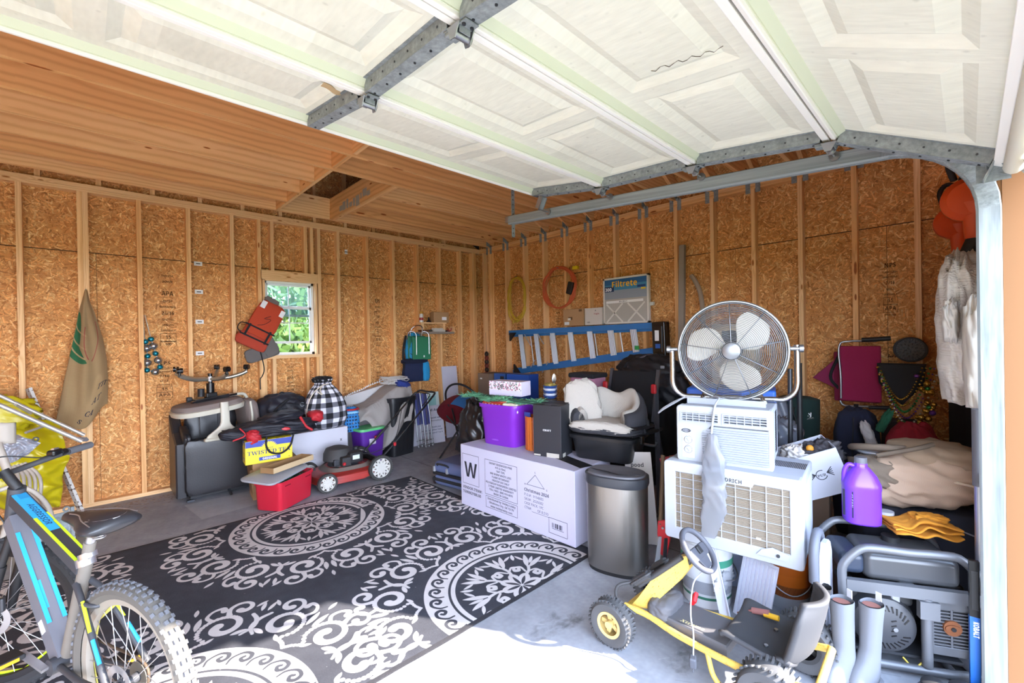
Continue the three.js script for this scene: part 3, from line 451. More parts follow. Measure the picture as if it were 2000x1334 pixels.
// ---------------------------------------------------------------- rug
const RUG = { x0: -1.1, x1: 2.58, z0: -4.38, z1: -1.85 };
const rugTex = canvasTex(2048, 1408, (x, w, h) => {
  const S = w / (RUG.x1 - RUG.x0), dark = '#34363f', cream = '#cbc6c6';
  x.fillStyle = dark; x.fillRect(0, 0, w, h);
  x.lineCap = x.lineJoin = 'round';
  const brush = (pts, w0, w1, w2) => { // tapered stroke through points
    w0 *= .86; w1 *= .86; w2 *= .9; const c = new THREE.CatmullRomCurve3(pts.map(([a, b]) => V(a, b, 0))), n = 46; for (let i = 0; i <= n; i++) { const t = i / n, p = c.getPoint(t), r = t < .5 ? lerp(w0, w1, t * 2) : lerp(w1, w2, t * 2 - 1); x.beginPath(); x.arc(p.x, p.y, r, 0, 7); x.fill(); }
  };
  const leaf = (a, b, L, ang, W) => { x.save(); x.translate(a, b); x.rotate(ang); x.beginPath(); x.moveTo(0, 0); x.bezierCurveTo(L * .3, -W, L * .75, -W * .8, L, 0); x.bezierCurveTo(L * .75, W * .5, L * .3, W, 0, 0); x.fill(); x.restore(); };
  const medal = (cx, cz, rot) => {
    x.save(); x.translate((cx - RUG.x0) * S, (cz - RUG.z0) * S); x.scale(S * .99, S * .99); x.rotate(rot);
    x.fillStyle = cream; x.beginPath(); x.arc(0, 0, .60, 0, 7); x.arc(0, 0, .455, 0, 7, true); x.fill();
    x.fillStyle = dark; for (let k = 0; k < 30; k++) { x.save(); x.rotate(k / 30 * 2 * PI); x.translate(.527, 0); brush([[-.045, -.048], [-.005, -.05], [.036, -.012], [.03, .03], [0, .038], [-.02, .016], [-.004, -.004], [.01, .006]], .006, .013, .009); x.restore(); }
    x.fillStyle = cream; x.beginPath(); x.arc(0, 0, .44, 0, 7); x.arc(0, 0, .412, 0, 7, true); x.fill();
    for (let k = 0; k < 8; k++) { // inner tulips on stems, curls between
      x.save(); x.rotate(k * PI / 4);
      brush([[.11, 0], [.17, .012], [.23, 0]], .016, .011, .013);
      for (const s of [1, -1]) { leaf(.22, s * .006, .17, s * .34, .030 * s); brush([[.16, s * .006], [.205, s * .055], [.18, s * .09], [.15, s * .075], [.16, s * .055]], .009, .012, .018); leaf(.3, s * .05, .085, s * 1.05, .018); }
      leaf(.27, 0, .10, 0, .020); x.rotate(PI / 8); leaf(.30, 0, .085, 0, .022);
      x.restore();
    }
    for (let k = 0; k < 8; k++) { x.save(); x.rotate(k * PI / 4); x.beginPath(); x.ellipse(.085, 0, .052, .036, 0, 0, 7); x.fill(); x.restore(); }
    x.beginPath(); x.arc(0, 0, .08, 0, 7); x.fill();
    x.fillStyle = dark; for (let k = 0; k < 8; k++) { x.save(); x.rotate(k * PI / 4); leaf(.008, 0, .1, 0, .017); x.restore(); }
    x.fillStyle = cream;
    const spiral = (cx, cy_, r0, r1, a0, turns, n = 14) => Array.from({ length: n }, (_, i) => { const u = i / (n - 1), r = lerp(r0, r1, u), a = a0 + u * turns * 2 * PI; return [cx + r * Math.cos(a), cy_ + r * Math.sin(a)]; });
    for (let k = 0; k < 8; k++) for (const s of [1, -1]) { // outer vines: paired spirals, leaves and buds
      x.save(); x.rotate(k * PI / 4 + .2); x.scale(1, s);
      brush([[.625, .0], [.65, .03], ...spiral(.775, .15, .125, .03, -2.5, 1.25)], .012, .019, .03);
      brush([[.88, .17], ...spiral(.925, .235, .075, .022, -2.0, .95, 9)], .018, .013, .024);
      brush([[.86, .09], [.91, .06], [.96, .085], [.97, .13], [.94, .14]], .014, .011, .022);
      brush([[.66, .24], [.70, .295], [.77, .31], [.83, .29]], .010, .016, .012);
      leaf(.80, .02, .12, .1, .026); leaf(.68, .19, .085, 1.4, .024); leaf(.95, 0, .075, 0, .018); leaf(.9, .30, .075, 1.0, .018); leaf(.84, .33, .09, .25, .02); leaf(.655, .075, .06, .9, .018);
      x.restore();
    }
    x.restore();
  };
  medal(1.33, -3.88, 0); medal(1.9, -1.93, .2); medal(.12, -2.1, .1); medal(-.82, -3.95, .3); medal(3.2, -3.55, .1); medal(-1.7, -2.1, .1);
  x.fillStyle = '#26262c'; x.fillRect(0, 0, w, 12); x.fillRect(0, h - 14, w, 14); x.fillRect(w - 12, 0, 12, h);
  const id = x.getImageData(0, 0, w, h), d = id.data, r = rng(3);
  for (let j = 0; j < h; j++) for (let i = 0; i < w; i++) { const k = 4 * (j * w + i), wv = ((i % 4) < 2 ? 1 : -1) * ((j % 4) < 2 ? 1 : -1) * 5, n = (r() - .5) * 16 + wv + 12 * nz(i / 240, j / 240, 4) + 6 * nz(i / 40, j / 40, 7); d[k] = clamp(d[k] + n, 0, 255); d[k + 1] = clamp(d[k + 1] + n, 0, 255); d[k + 2] = clamp(d[k + 2] + n, 0, 255); }
  x.putImageData(id, 0, 0);
  for (let k = 0; k < 260; k++) { x.fillStyle = `rgba(190,185,180,${.15 + .3 * r()})`; x.beginPath(); x.arc(r() * w, r() * h, .6 + 1.8 * r(), 0, 7); x.fill(); }
}, { wrap: false });
{
  const g = sheet((u, v) => { const X = lerp(RUG.x0, RUG.x1, u), Z = lerp(RUG.z1, RUG.z0, v), e = Math.min(1, Math.min(v, 1 - v) * 20); return [X, .0045 + .003 * Math.max(0, nz(X * 2.2, Z * 2.2, 3)) + (1 - e) * .004 * Math.max(0, nz(X * 5, 2)), Z + (1 - e) * .02 * nz(X * 1.4, 4)]; }, 90, 60, .005);
  tag(obj('area_rug', [g], M(0xffffff, .92, 0, { map: rugTex })), 'charcoal and cream flat woven rug with large scroll medallions on the slab', 'rug');
}
// ---------------------------------------------------------------- things along the back wall
const mOldWood = M(0x8f857a, .88); // bleached grey lumber: the leaning board, the scrap shelf's lower board, a brush handle
const weave = (base, amp, n = 64, seed = 1) => dataTex(128, 128, (u, v, i, j) => { const k = 1 + amp * (((i % 4) < 2 ? 1 : -1) * .4 + ((j % 4) < 2 ? 1 : -1) * .4 + nz(u * n, v * n, seed)); return base.map((c) => clamp(c * k, 0, 255)); }, { repeat: [8, 8] });
const clothBump = dataTex(128, 128, (u, v, i, j) => { const k = 128 + ((i % 4) < 2 ? 30 : -30) + ((j % 4) < 2 ? 30 : -30) + 30 * nz(u * 20, v * 20, 3); return [k, k, k]; }, { srgb: false, repeat: [30, 30] });
const cloth = (c, r = .9) => M(c, r, 0, { bumpMap: clothBump, bumpScale: .0012 });
{ // burlap sack on a nail
  const t = thing('burlap_sack', 'empty tan burlap coffee sack with green print hanging from a nail on the stud', 'sack');
  const tex = canvasTex(512, 768, (x, w, h) => {
    x.fillStyle = '#a98c64'; x.fillRect(0, 0, w, h); const r = rng(4);
    for (let i = 0; i < w; i += 3) { x.fillStyle = `rgba(80,58,30,${.08 + .12 * r()})`; x.fillRect(i, 0, 1, h); } for (let j = 0; j < h; j += 3) { x.fillStyle = `rgba(220,195,150,${.06 + .12 * r()})`; x.fillRect(0, j, w, 1); }
    x.save(); x.translate(256, 0);
    x.fillStyle = '#2f6a45'; x.beginPath(); x.moveTo(8, 130); x.bezierCurveTo(70, 120, 70, 250, 60, 330); x.lineTo(120, 410); x.bezierCurveTo(60, 440, 20, 400, 0, 380); x.closePath(); x.fill();
    x.strokeStyle = '#b89a70'; x.lineWidth = 9; for (const y of [200, 275, 330]) { x.beginPath(); x.moveTo(0, y); x.quadraticCurveTo(30, y + 50, 110, y + 60); x.stroke(); }
    x.strokeStyle = 'rgba(150,50,50,.6)'; x.lineWidth = 8; x.beginPath(); x.moveTo(100, 210); x.quadraticCurveTo(80, 330, 130, 390); x.stroke(); x.beginPath(); x.moveTo(220, 200); x.quadraticCurveTo(230, 330, 150, 400); x.stroke();
    x.fillStyle = '#2b2b3a'; x.font = 'bold 34px serif'; for (const [s, a, b] of [['TIT', 190, 600], ['AT', 165, 650], ['CA', 135, 695], ['S', 105, 735]]) { x.save(); x.translate(a, b); x.rotate(.5); x.fillText(s, 0, 0); x.restore(); }
    x.restore();
  }, { wrap: false });
  tex.repeat.set(.5, 1); tex.offset.set(.5, 0);
  const edge = [[2.065, -.027, -.017], [1.95, -.052, .004], [1.85, -.076, .036], [1.6, -.115, .088], [1.4, -.147, .112], [1.2, -.182, .117], [1.0, -.212, .112], [.8, -.248, .085]];
  const at = (y, n) => { for (let i = 0; i < edge.length - 1; i++) if (y >= edge[i + 1][0]) { const f = clamp((edge[i][0] - y) / (edge[i][0] - edge[i + 1][0])); return lerp(edge[i][n], edge[i + 1][n], f); } return edge[edge.length - 1][n]; };
  obj('cloth', [sheet((u, v) => { const y = lerp(.815 + .02 * Math.sin(u * 9) + .15 * smooth(.6, 1, u), 2.065, v), a_ = at(y, 1), b_ = at(y, 2), w = b_ - a_, g = 1 - v; return [lerp(a_, b_, u), y - .03 * Math.sin(PI * u) * g, ZB + .014 + .075 * Math.sin(PI * u) * (.25 + .75 * Math.min(1, w * 3.2)) + w * (.06 * Math.sin(u * 15 + v * 4) * smooth(0, .25, v) + .10 * nz(u * 3 + v * 2, v * 5, 2)) + .03 * Math.max(0, nz(u * 2.2, v * 3.5, 8)) * g]; }, 46, 60, .006)], M(0xffffff, .95, 0, { map: tex, bumpMap: clothBump, bumpScale: .0015 }), t);
  obj('nail', [rod([-.022, 2.065, ZB - .01], [-.022, 2.075, ZB + .03], .003)], mSteel, t);
}
{ // large bead necklace
  const t = thing('bead_necklace', 'necklace of large teal and silver baubles hanging on the strand board', 'necklace');
  const teal = M(0x1f8296, .22, .6), sil = M(0xa9adb3, .2, .85), gs = new THREE.SphereGeometry(1, 14, 10), z = ZB - .05;
  const L = [[818, 523, 0], [830, 580, 1], [838, 648, 0], [835, 705, 1], [832, 770, 0], [905, 785, 1], [945, 742, 0], [930, 683, 1], [907, 625, 0], [890, 560, 1], [868, 500, 0]];
  L.forEach(([a, b, k]) => { const c = onZ(100 + a / 4.448, 550 + b / 4.447, z), m = obj('bead', gs, k ? sil : teal, t); m.position.copy(c); m.scale.setScalar(k ? .037 : .026); });
  const small = []; for (const [p, q] of [[[797, 295], [812, 515]], [[815, 295], [866, 495]]]) for (let i = 0; i <= 22; i++) { const c = onZ(100 + lerp(p[0], q[0], i / 22) / 4.448, 550 + lerp(p[1], q[1], i / 22) / 4.447, z); small.push(sp(.006, c.x, c.y, c.z, [1, 1, 1], 6)); }
  for (let i = 0; i < L.length - 1; i++) for (let k = 1; k < 7; k++) { const c = onZ(100 + lerp(L[i][0], L[i + 1][0], k / 7) / 4.448, 550 + lerp(L[i][1], L[i + 1][1], k / 7) / 4.447, z); small.push(sp(.006, c.x, c.y, c.z, [1, 1, 1], 6)); }
  obj('small_beads', small, M(0xd8d2c4, .3, .3), t).userData.kind = 'stuff';
}
{ // life vest
  const c = onZ(510, 640, ZB + .06), t = thing('life_vest', 'faded orange life vest with black straps hung beside the window', 'life vest', [c.x, c.y, c.z]);
  const g = new THREE.Group(); g.name = 'vest_body'; g.rotation.z = -.49; t.add(g);
  const pil = (w, h, d, x, y, z, a = .012, s = 1) => T(blob(w, h, d, { e: 6, amp: a, freq: 5, seed: s, flat: .02, seg: 28 }), x, y - h / 2, z);
  obj('front_panel', [pil(.30, .52, .06, 0, .05, .02)], cloth(0xc2472a), g); obj('lower_panel', [pil(.33, .15, .07, -.02, -.19, .035, .012, 4)], cloth(0xb84530), g);
  obj('reflector', [bx(.055, .085, .003, -.11, .25, .053), ], mWhite, g); obj('reflector', [bx(.05, .08, .003, .115, .24, .053)], mWhite, g);
  obj('collar', [pil(.16, .12, .05, -.04, .31, -.01, .012, 7)], cloth(0x7d7470), g);
  each('strap', [bx(.34, .018, .004, -.01, -.03, .058), bx(.33, .018, .004, -.02, -.155, .072)], mBlackSoft, g); each('strap', [bx(.022, .15, .004, -.13, -.09, .07), bx(.022, .16, .004, .1, -.09, .07)], mBlackSoft, g);
  each('strap_loop', [tube([[-.16, -.03, .055], [-.22, -.05, .05], [-.22, -.12, .05], [-.16, -.15, .06]], .006, 16, 6), tube([[.02, .16, .055], [-.03, .1, .058], [.04, .12, .058], [.0, .04, .058], [-.06, .0, .058]], .003, 24, 5)], mBlackSoft, g);
  obj('grey_lining', [T(blob(.36, .16, .05, { e: 6, amp: .01, seed: 3, flat: .02, seg: 24 }), .03, -.37, 0, 0, 0, .3), T(blob(.16, .24, .05, { e: 5, amp: .01, seed: 5, flat: .02, seg: 24 }), .13, -.33, .01, 0, 0, .45)], cloth(0x6f6a68), t);
  obj('tail_strap', [tube([[-.03, -.25, .04], [.0, -.4, .05], [.01, -.5, .05], [-.01, -.57, .04], [-.03, -.6, .04], [-.03, -.72, .04]], .006, 30, 6)], mBlackSoft, t);
}
{ // shelf of scrap boards
  const z = ZB + .07, t = thing('wall_shelf', 'small two-tier shelf knocked together from scrap boards on the back wall', 'shelf');
  obj('lower_board', [bx(.62, .03, .14, 3.87, 1.65, z)], mOldWood, t); obj('upper_board', [bx(.46, .02, .14, 3.80, 1.80, z)], mPale, t);
  obj('block', [bx(.055, .09, .12, 3.60, 1.745, z)], mPale, t); obj('block', [bx(.04, .09, .1, 4.0, 1.745, z)], mPale, t); obj('end_stop', [bx(.025, .1, .1, 4.19, 1.70, z)], mPale, t);
  const can = thing('spray_can', 'white and red spray can with a yellow cap on the scrap shelf', 'spray can', [3.62, 1.811, z]); obj('body', [lathe([[0, 0], [.03, 0], [.031, .005], [.031, .115], [.025, .128], [0, .128]], 18)], M(0xd9d6d2, .35), can); obj('band', [cy(.0315, .0315, .04, 0, .05, 0, 0, 0, 0, 18, true)], M(0xa5302c, .4), can); obj('cap', [cy(.024, .026, .035, 0, .146, 0, 0, 0, 0, 16)], M(0xc99029, .45), can);
  const b = thing('cardboard_box', 'small brown carton with a white label on the scrap shelf', 'box', [3.95, 1.812, z], -.12); obj('carton', [rb(.26, .16, .12, .003, 0, .08, 0)], mCard, b); obj('label', [bx(.08, .05, .001, .05, .06, .0605)], mWhite, b); obj('tape', [bx(.262, .001, .03, 0, .1605, 0)], mCardDark, b);
  const f = thing('funnel', 'black plastic funnel turned down on the scrap shelf', 'funnel', [3.75, 1.811, z]); obj('cone', [lathe([[.045, 0], [.043, 0], [.012, .04], [.007, .08], [.009, .08], [.014, .04], [.045, .002]], 18)], mBlack, f);
  const w = thing('caulk_box', 'long white paper carton lying on the lower scrap shelf', 'box', [3.92, 1.667, z + .01]); obj('carton', [rb(.21, .055, .07, .003, 0, .028, 0)], M(0xc9c3b8, .8), w);
  const pr = thing('pry_tool', 'old rusty tool lying on the lower scrap shelf', 'tool', [3.68, 1.667, z + .01]); obj('bar', [tube([[-.12, .015, 0], [0, .02, .01], [.09, .012, 0]], .012, 16, 8)], mRust, pr); obj('head', [rb(.06, .03, .04, .008, .09, .018, 0)], M(0x5b5550, .6, .4), pr);
  const sq = thing('plier_tool', 'pliers with red handles on the end of the scrap shelf', 'pliers', [4.09, 1.667, z + .01]); obj('jaws', [rb(.03, .02, .09, .005, 0, .012, -.02)], mDarkSteel, sq); obj('handle', [tube([[-.008, .012, .02], [-.03, .02, .05], [-.03, .05, .06]], .007, 12, 6)], mRed, sq); obj('handle', [tube([[.008, .012, .02], [.03, .02, .05], [.03, .06, .06]], .007, 12, 6)], mRed, sq);
}
{ // folded green seat on chrome rods, over a blue day pack
  const t = thing('folding_stool', 'folded green stadium seat with bent chrome rods hanging under the scrap shelf', 'folding seat', [3.515, 1.25, -5.63]);
  obj('panel', [rb(.31, .34, .035, .012, .03, .17, 0)], M(0x2c7a58, .55), t); obj('panel', [rb(.29, .33, .03, .012, -.03, .19, -.045)], M(0x256a4d, .55), t);
  for (const [x, o] of [[-.07, -.02], [.145, .02]]) obj('rod', [tube([[x, .08, .022], [x, .3, .024], [x - .005, .38, .02], [x - .05, .42, 0], [x - .1, .40, -.03], [x - .11, .3, -.06]], .007, 30, 7)], mChrome, t);
  obj('rod', [tube([[-.13, .3, -.05], [-.13, .43, -.03], [-.07, .5, 0], [.04, .49, 0], [.05, .35, -.02]], .008, 30, 7)], mChrome, t);
  obj('emblem', [bx(.022, .03, .002, .06, .05, .0185)], mWhite, t);
  const b = thing('day_pack', 'blue and navy day pack hanging behind the green stadium seat', 'backpack', [3.46, .93, -5.70]);
  obj('main_bag', [T(blob(.40, .36, .16, { e: 3.5, amp: .02, seed: 2, taper: .2, seg: 36 }), 0, 0, 0)], cloth(0x1d2748), b); obj('top_bag', [T(blob(.30, .42, .13, { e: 3, amp: .02, seed: 5, taper: .25, seg: 36 }), .0, .3, -.01)], cloth(0x2b8fc0), b);
  obj('band', [T(blob(.41, .07, .17, { e: 4, amp: .01, seed: 1 }), 0, .27, .01)], cloth(0x141a33), b); obj('side_pocket', [T(blob(.12, .3, .1, { e: 3, amp: .01, seed: 9 }), .16, .0, .05)], cloth(0x2590c8), b);
  obj('cord', [tube([[-.1, .42, .06], [0, .35, .075], [.08, .33, .07], [.1, .42, .06]], .004, 20, 5), tube([[-.05, .48, .06], [.03, .36, .075]], .004, 10, 5)], mBlack, b); obj('shoulder_strap', [tube([[-.12, .68, -.02], [-.17, .5, -.01], [-.18, .3, 0], [-.15, .1, .02]], .016, 24, 8)], mBlackSoft, b);
}
function textTex(w, h, bg, lines, extra) { return canvasTex(w, h, (x) => { x.fillStyle = bg; x.fillRect(0, 0, w, h); for (const [s, px, py, size, color, font = 'sans-serif', align = 'left', weight = 'bold', rot = 0] of lines) { x.save(); x.translate(px, py); x.rotate(rot); x.fillStyle = color; x.font = `${weight} ${size}px ${font}`; x.textAlign = align; x.fillText(s, 0, 0); x.restore(); } extra && extra(x, w, h); }, { wrap: false }); }
const printed = (tex, r = .8) => M(0xffffff, r, 0, { map: tex });
const plate = (w, h, x = 0, y = 0, z = 0, rx = 0, ry = 0, rz = 0) => T(new THREE.PlaneGeometry(w, h), x, y, z, rx, ry, rz);
{ // boards and signs against the wall
  const a = thing('foam_board', 'tall narrow lavender white board leaning against the studs by the corner', 'board', [4.155, .0, ZB + .12]); obj('panel', [T(bx(.29, 1.12, .012, 0, .56, 0), 0, 0, 0, -.1)], M(0xcfcfe0, .6), a);
  const s = thing('yard_sign', 'pale blue and white yard sign leaning at the back wall', 'sign', [3.66, 0, ZB + .13], 0); const m = T(rb(.52, .74, .008, .02, 0, .37, 0), 0, 0, 0, -.12); obj('panel', [m], M(0xd9efec, .6), s); obj('blue_print', [T(bx(.4, .4, .001, 0, .48, .005), 0, 0, 0, -.12)], M(0x9fd6d4, .6), s);
  const tx = textTex(512, 640, '#d3d2de', [['Restricted Area', 500, 90, 60, '#23304e', 'sans-serif', 'right'], ['Please be quiet and', 490, 220, 40, '#3a4560', 'sans-serif', 'right'], ['respect posted information', 490, 270, 40, '#3a4560', 'sans-serif', 'right', 'normal'], ['Thank you', 300, 380, 34, '#5a6480'], ['No visitors after 10:00', 490, 430, 34, '#5a6480', 'sans-serif', 'right'], ['or in the yard 7 to 9', 490, 480, 34, '#5a6480', 'sans-serif', 'right']]);
  const s2 = thing('printed_sign', 'white poster board sign with dark lettering standing in front of the blue yard sign', 'sign', [3.60, 0, ZB + .26], -.15); obj('panel', [T(bx(.52, .56, .006, 0, .28, 0), 0, 0, 0, -.16)], M(0xcfcedb, .7), s2); obj('print', [T(plate(.5, .54, 0, .28, .0037), 0, 0, 0, -.16)], printed(tx), s2);
  for (const [x, z, k] of [[3.36, -5.42, 0], [3.44, -5.36, 1]]) { const f = thing('folded_chair', k ? 'folded aluminium lawn chair with blue webbing leaning beside the lettered sign' : 'folded aluminium lawn chair frame leaning behind the blue webbed one', 'folding chair', [x, 0, z], .25); for (const dx of [-.07, 0, .07]) obj('frame_tube', [tube([[dx, .03, .04], [dx, .4, 0], [dx - .01, .78, -.05]], .011, 16, 7)], mSteel, f); obj('cross_tube', [rod([-.09, .12, .03], [.09, .12, .03], .01), rod([-.09, .06, .04], [.09, .06, .04], .01)], mSteel, f); obj('webbing', [sheet((u, v) => [-.06 + .12 * u, .34 + .44 * v, .012 - .06 * v + .01 * Math.sin(u * 6)], 8, 8, .004)], cloth(0x4a4f86), f); }
}
{ // black waste bin with a grey blanket, a long carton and string lights
  const b = thing('waste_bin', 'tall black plastic bin under a grey blanket', 'bin', [3.0, 0, -5.45], .2); obj('body', [loft([0, .02, .4, .74, .76].map((y, i) => ring(.19 + .04 * y, .17 + .04 * y, y, 6, 40)), true)], M(0x1f2024, .45), b); obj('rib', [-.1, -.03, .04, .11].map((x) => beam([x, .06, .172], [x * 1.15, .7, .2], .008, .008)), M(0x1a1b1e, .5), b); obj('rim', [loft([.72, .73, .77, .775].map((y) => ring(.232, .212, y, 6, 40)), true)], M(0x232428, .4), b);
  const c = thing('long_carton', 'long flat white carton standing on edge under the string lights', 'box', [2.72, 0, -5.73], .0); obj('carton', [T(rb(1.15, .16, .1, .004), .02, .80, 0, 0, 0, .20), bx(1.0, .68, .09, 0, .34, 0)], M(0xcac7c6, .75), c);
  const k = thing('grey_blanket', 'grey fleece blanket draped over the black bin and cartons', 'blanket');
  // runs from the bin's lid down over the front and sideways along the cartons
  const fn = (u, v) => { const x = lerp(2.48, 3.16, u), top = lerp(.70, .93, smooth(.1, .75, u)) + .02 * nz(u * 4, 1), d = v * (lerp(.44, 1.0, smooth(.22, .5, u)) - .25 * smooth(.55, .95, u)); const zb = -5.62, run = .3; let y, z; if (d < run) { z = zb + d * 1.0; y = top - .03 * (d / run) ** 2; } else { z = zb + run + .05 * Math.min(1, (d - run) * 4) + .05 * (d - run); y = top - .05 - (d - run) * .95; } const f = .028 * Math.sin(u * 17 + 2 * v) * smooth(.2, .6, v) + .02 * nz(u * 6, v * 5, 2); return [x - .14 * v * (1 - u) + .05 * v * Math.sin(v * 4), y + .012 * nz(u * 9, v * 7, 4), z + f]; };
  obj('cloth', [sheet(fn, 60, 44, .012)], cloth(0x9c9692), k);
  const sl = thing('string_lights', 'tangle of white cord string lights piled on the grey blanket', 'string lights'); const r = rng(31);
  const pts = []; for (let i = 0; i < 60; i++) { const a = i * 1.9 + r(), R = .06 + .13 * r(); pts.push([3.02 + R * Math.cos(a) * 1.3, .97 + .05 * r() + .04 * Math.sin(i), -5.5 + R * .7 * Math.sin(a)]); } obj('cord', [tube(pts, .0045, 420, 5)], M(0xd7d4d0, .5), sl);
  const p2 = []; for (let i = 0; i <= 16; i++) p2.push([lerp(2.3, 2.95, i / 16), lerp(.78, 1.0, i / 16) + .008 * (i % 2), -5.66 + .02 * Math.sin(i)]); obj('cord', [tube(p2, .004, 90, 5)], M(0xd7d4d0, .5), sl);
  for (let i = 0; i < 24; i++) { const u = i / 23; obj('bulb', [sp(.009, lerp(2.3, 2.95, u), lerp(.79, 1.01, u), -5.655 + .02 * Math.sin(i * .7), [1, 1.5, 1], 6)], mWhite, sl); }
  const bl = thing('blue_towel', 'blue patterned towel poking out from the tangled string lights', 'towel', [3.07, .90, -5.4]); obj('cloth', [T(blob(.2, .09, .14, { amp: .03, seed: 6, freq: 8, seg: 30 }), 0, 0, 0, .2, 0, -.3)], cloth(0x2a3c86), bl);
}
// ---------------------------------------------------------------- recliner with an upturned office chair on it
{
  const t = thing('recliner', 'black leather recliner with raised foot panel against the back wall', 'recliner', [.93, 0, -5.48], .0); const lea = M(0x2b2a2d, .38, 0, { bumpMap: dataTex(128, 128, (u, v) => { const k = 128 + 60 * nz(u * 30, v * 30, 1) + 40 * nz(u * 70, v * 70, 2); return [k, k, k]; }, { srgb: false, repeat: [3, 3] }), bumpScale: .001 }), side = M(0x2f221b, .5);
  const soft = (w, h, d, x, y, z, rx = 0, a = .01, s = 1, e = 8) => T(blob(w, h, d, { e, amp: a, freq: 4, seed: s, flat: .02, seg: 34 }), x, y, z, rx);
  obj('foot_panel', [soft(.58, .54, .07, 0, .06, .235, 0, .008, 1, 12)], lea, t); obj('arm', [T(ext([[-.24, .06], [.2, .06], [.2, .56], [-.02, .64], [-.24, .80]], .09, .012), -.27, 0, 0, 0, -HP), soft(.075, .16, .34, -.265, .52, .03, .22, .008, 3)], lea, t);
  obj('outer_side', [T(ext([[-.25, .05], [.2, .05], [.2, .55], [-.03, .63], [-.25, .81]], .02), -.335, 0, 0, 0, -HP)], side, t);
  obj('arm', [soft(.1, .6, .46, .27, .06, 0, 0, .008, 5)], lea, t); obj('seat', [soft(.44, .2, .42, 0, .36, .0, 0, .014, 7, 4)], lea, t);
  obj('backrest', [soft(.46, .5, .14, 0, .42, -.2, -.1, .02, 9, 4)], lea, t); each('seam', [tube([[-.12, .58, -.08], [-.12, .72, -.11], [-.12, .88, -.14]], .005, 10, 5), tube([[.06, .58, -.08], [.06, .72, -.11], [.06, .88, -.14]], .005, 10, 5)], M(0x4a4546, .5), t);
  obj('footrest_arm', [beam([-.24, .02, .2], [.02, .07, .12], .025, .012), beam([.06, .09, .2], [.07, .015, .32], .02, .012), bx(.06, .02, .04, -.25, .012, .22)], mDarkSteel, t);
  obj('frame', [bx(.5, .05, .42, 0, .05, 0)], mBlack, t);
}
{
  const t = thing('office_chair', 'upside down grey office chair with its star base and casters in the air', 'office chair', [.89, .84, -5.45], .15); const beige = cloth(0x857873), trim = M(0xc9c4b4, .45);
  obj('seat', [T(loft([[0, .24, .2], [.015, .28, .24], [.06, .30, .26], [.09, .285, .245], [.1, .25, .21]].map(([y, a, b]) => ring(a, b, y, 2.8, 44)), true), -.02, .01, 0, 0, 0, .1)], beige, t); obj('seat_rim', [T(loft([[.0, .24, .2], [.004, .302, .262], [.05, .312, .272], [.054, .302, .262]].map(([y, a, b]) => ring(a, b, y, 2.8, 44)), true), -.02, 0, 0, 0, 0, .1)], trim, t);
  obj('mechanism', [bx(.3, .035, .13, 0, .135, 0, 0, 0, .1), bx(.42, .018, .04, .02, .135, .05, 0, .1, .1), bx(.42, .018, .04, .02, .135, -.06, 0, -.1, .1), rb(.1, .05, .09, .01, 0, .17, 0)], mBlackGloss, t); each('knob', [cy(.03, .03, .08, -.09, .2, .02), rb(.05, .04, .04, .012, -.2, .15, .05)], mBlack, t);
  obj('gas_column', [cy(.036, .036, .1, 0, .24, 0), cy(.02, .02, .16, 0, .31, 0)], mBlackGloss, t);
  const base = new THREE.Group(); base.name = 'star_base'; base.position.set(0, .335, 0); t.add(base);
  obj('hub', [cy(.045, .04, .05, 0, 0, 0)], mChrome, base);
  for (let k = 0; k < 5; k++) { const a = k * 2 * PI / 5 + 1.45, c = Math.cos(a), s = Math.sin(a), L = .33; obj('spoke', [tube([[.03 * c, 0, .03 * s], [.5 * L * c, .005, .5 * L * s], [.85 * L * c, .035, .85 * L * s], [L * c, .06, L * s]], .021, 16, 8)], M(0xb8b5a8, .28, .75), base);
    const ca = obj('caster', [cy(.027, .027, .02, -.014, .03, 0, 0, 0, HP, 16), cy(.027, .027, .02, .014, .03, 0, 0, 0, HP, 16), rb(.03, .03, .04, .008, 0, .03, 0), cy(.008, .008, .03, 0, .0, 0)], mBlackGloss, base); ca.position.set(L * c, .075, L * s); ca.rotation.y = a * 2.3; }
  // arm loops pointing down, and the back behind
  for (const [x, z] of [[.03, .27], [-.02, -.26]]) obj('armrest', [loft(Array.from({ length: 13 }, (_, i) => { const u = i / 12, y = .11 - .34 * u, w = lerp(.035, .045, u) + .12 * smooth(.55, 1, u) ** 1.5; return ring(w, .02, y, 3, 20, x, z + .02 * Math.sin(u * 3)); }), true), rb(.36, .035, .06, .017, x, -.245, z)], trim, t);
  obj('backrest', [T(blob(.13, .36, .4, { e: 4, amp: .006, seed: 3, flat: .02 }), .36, -.26, .02, 0, 0, .12)], beige, t); obj('back_frame', [tube([[.1, .14, 0], [.26, .15, 0], [.33, .13, .0], [.36, .02, 0]], .016, 20, 8), tube([[.3, .08, .2], [.31, -.1, .22], [.29, -.24, .2]], .012, 16, 8)], trim, t);
}
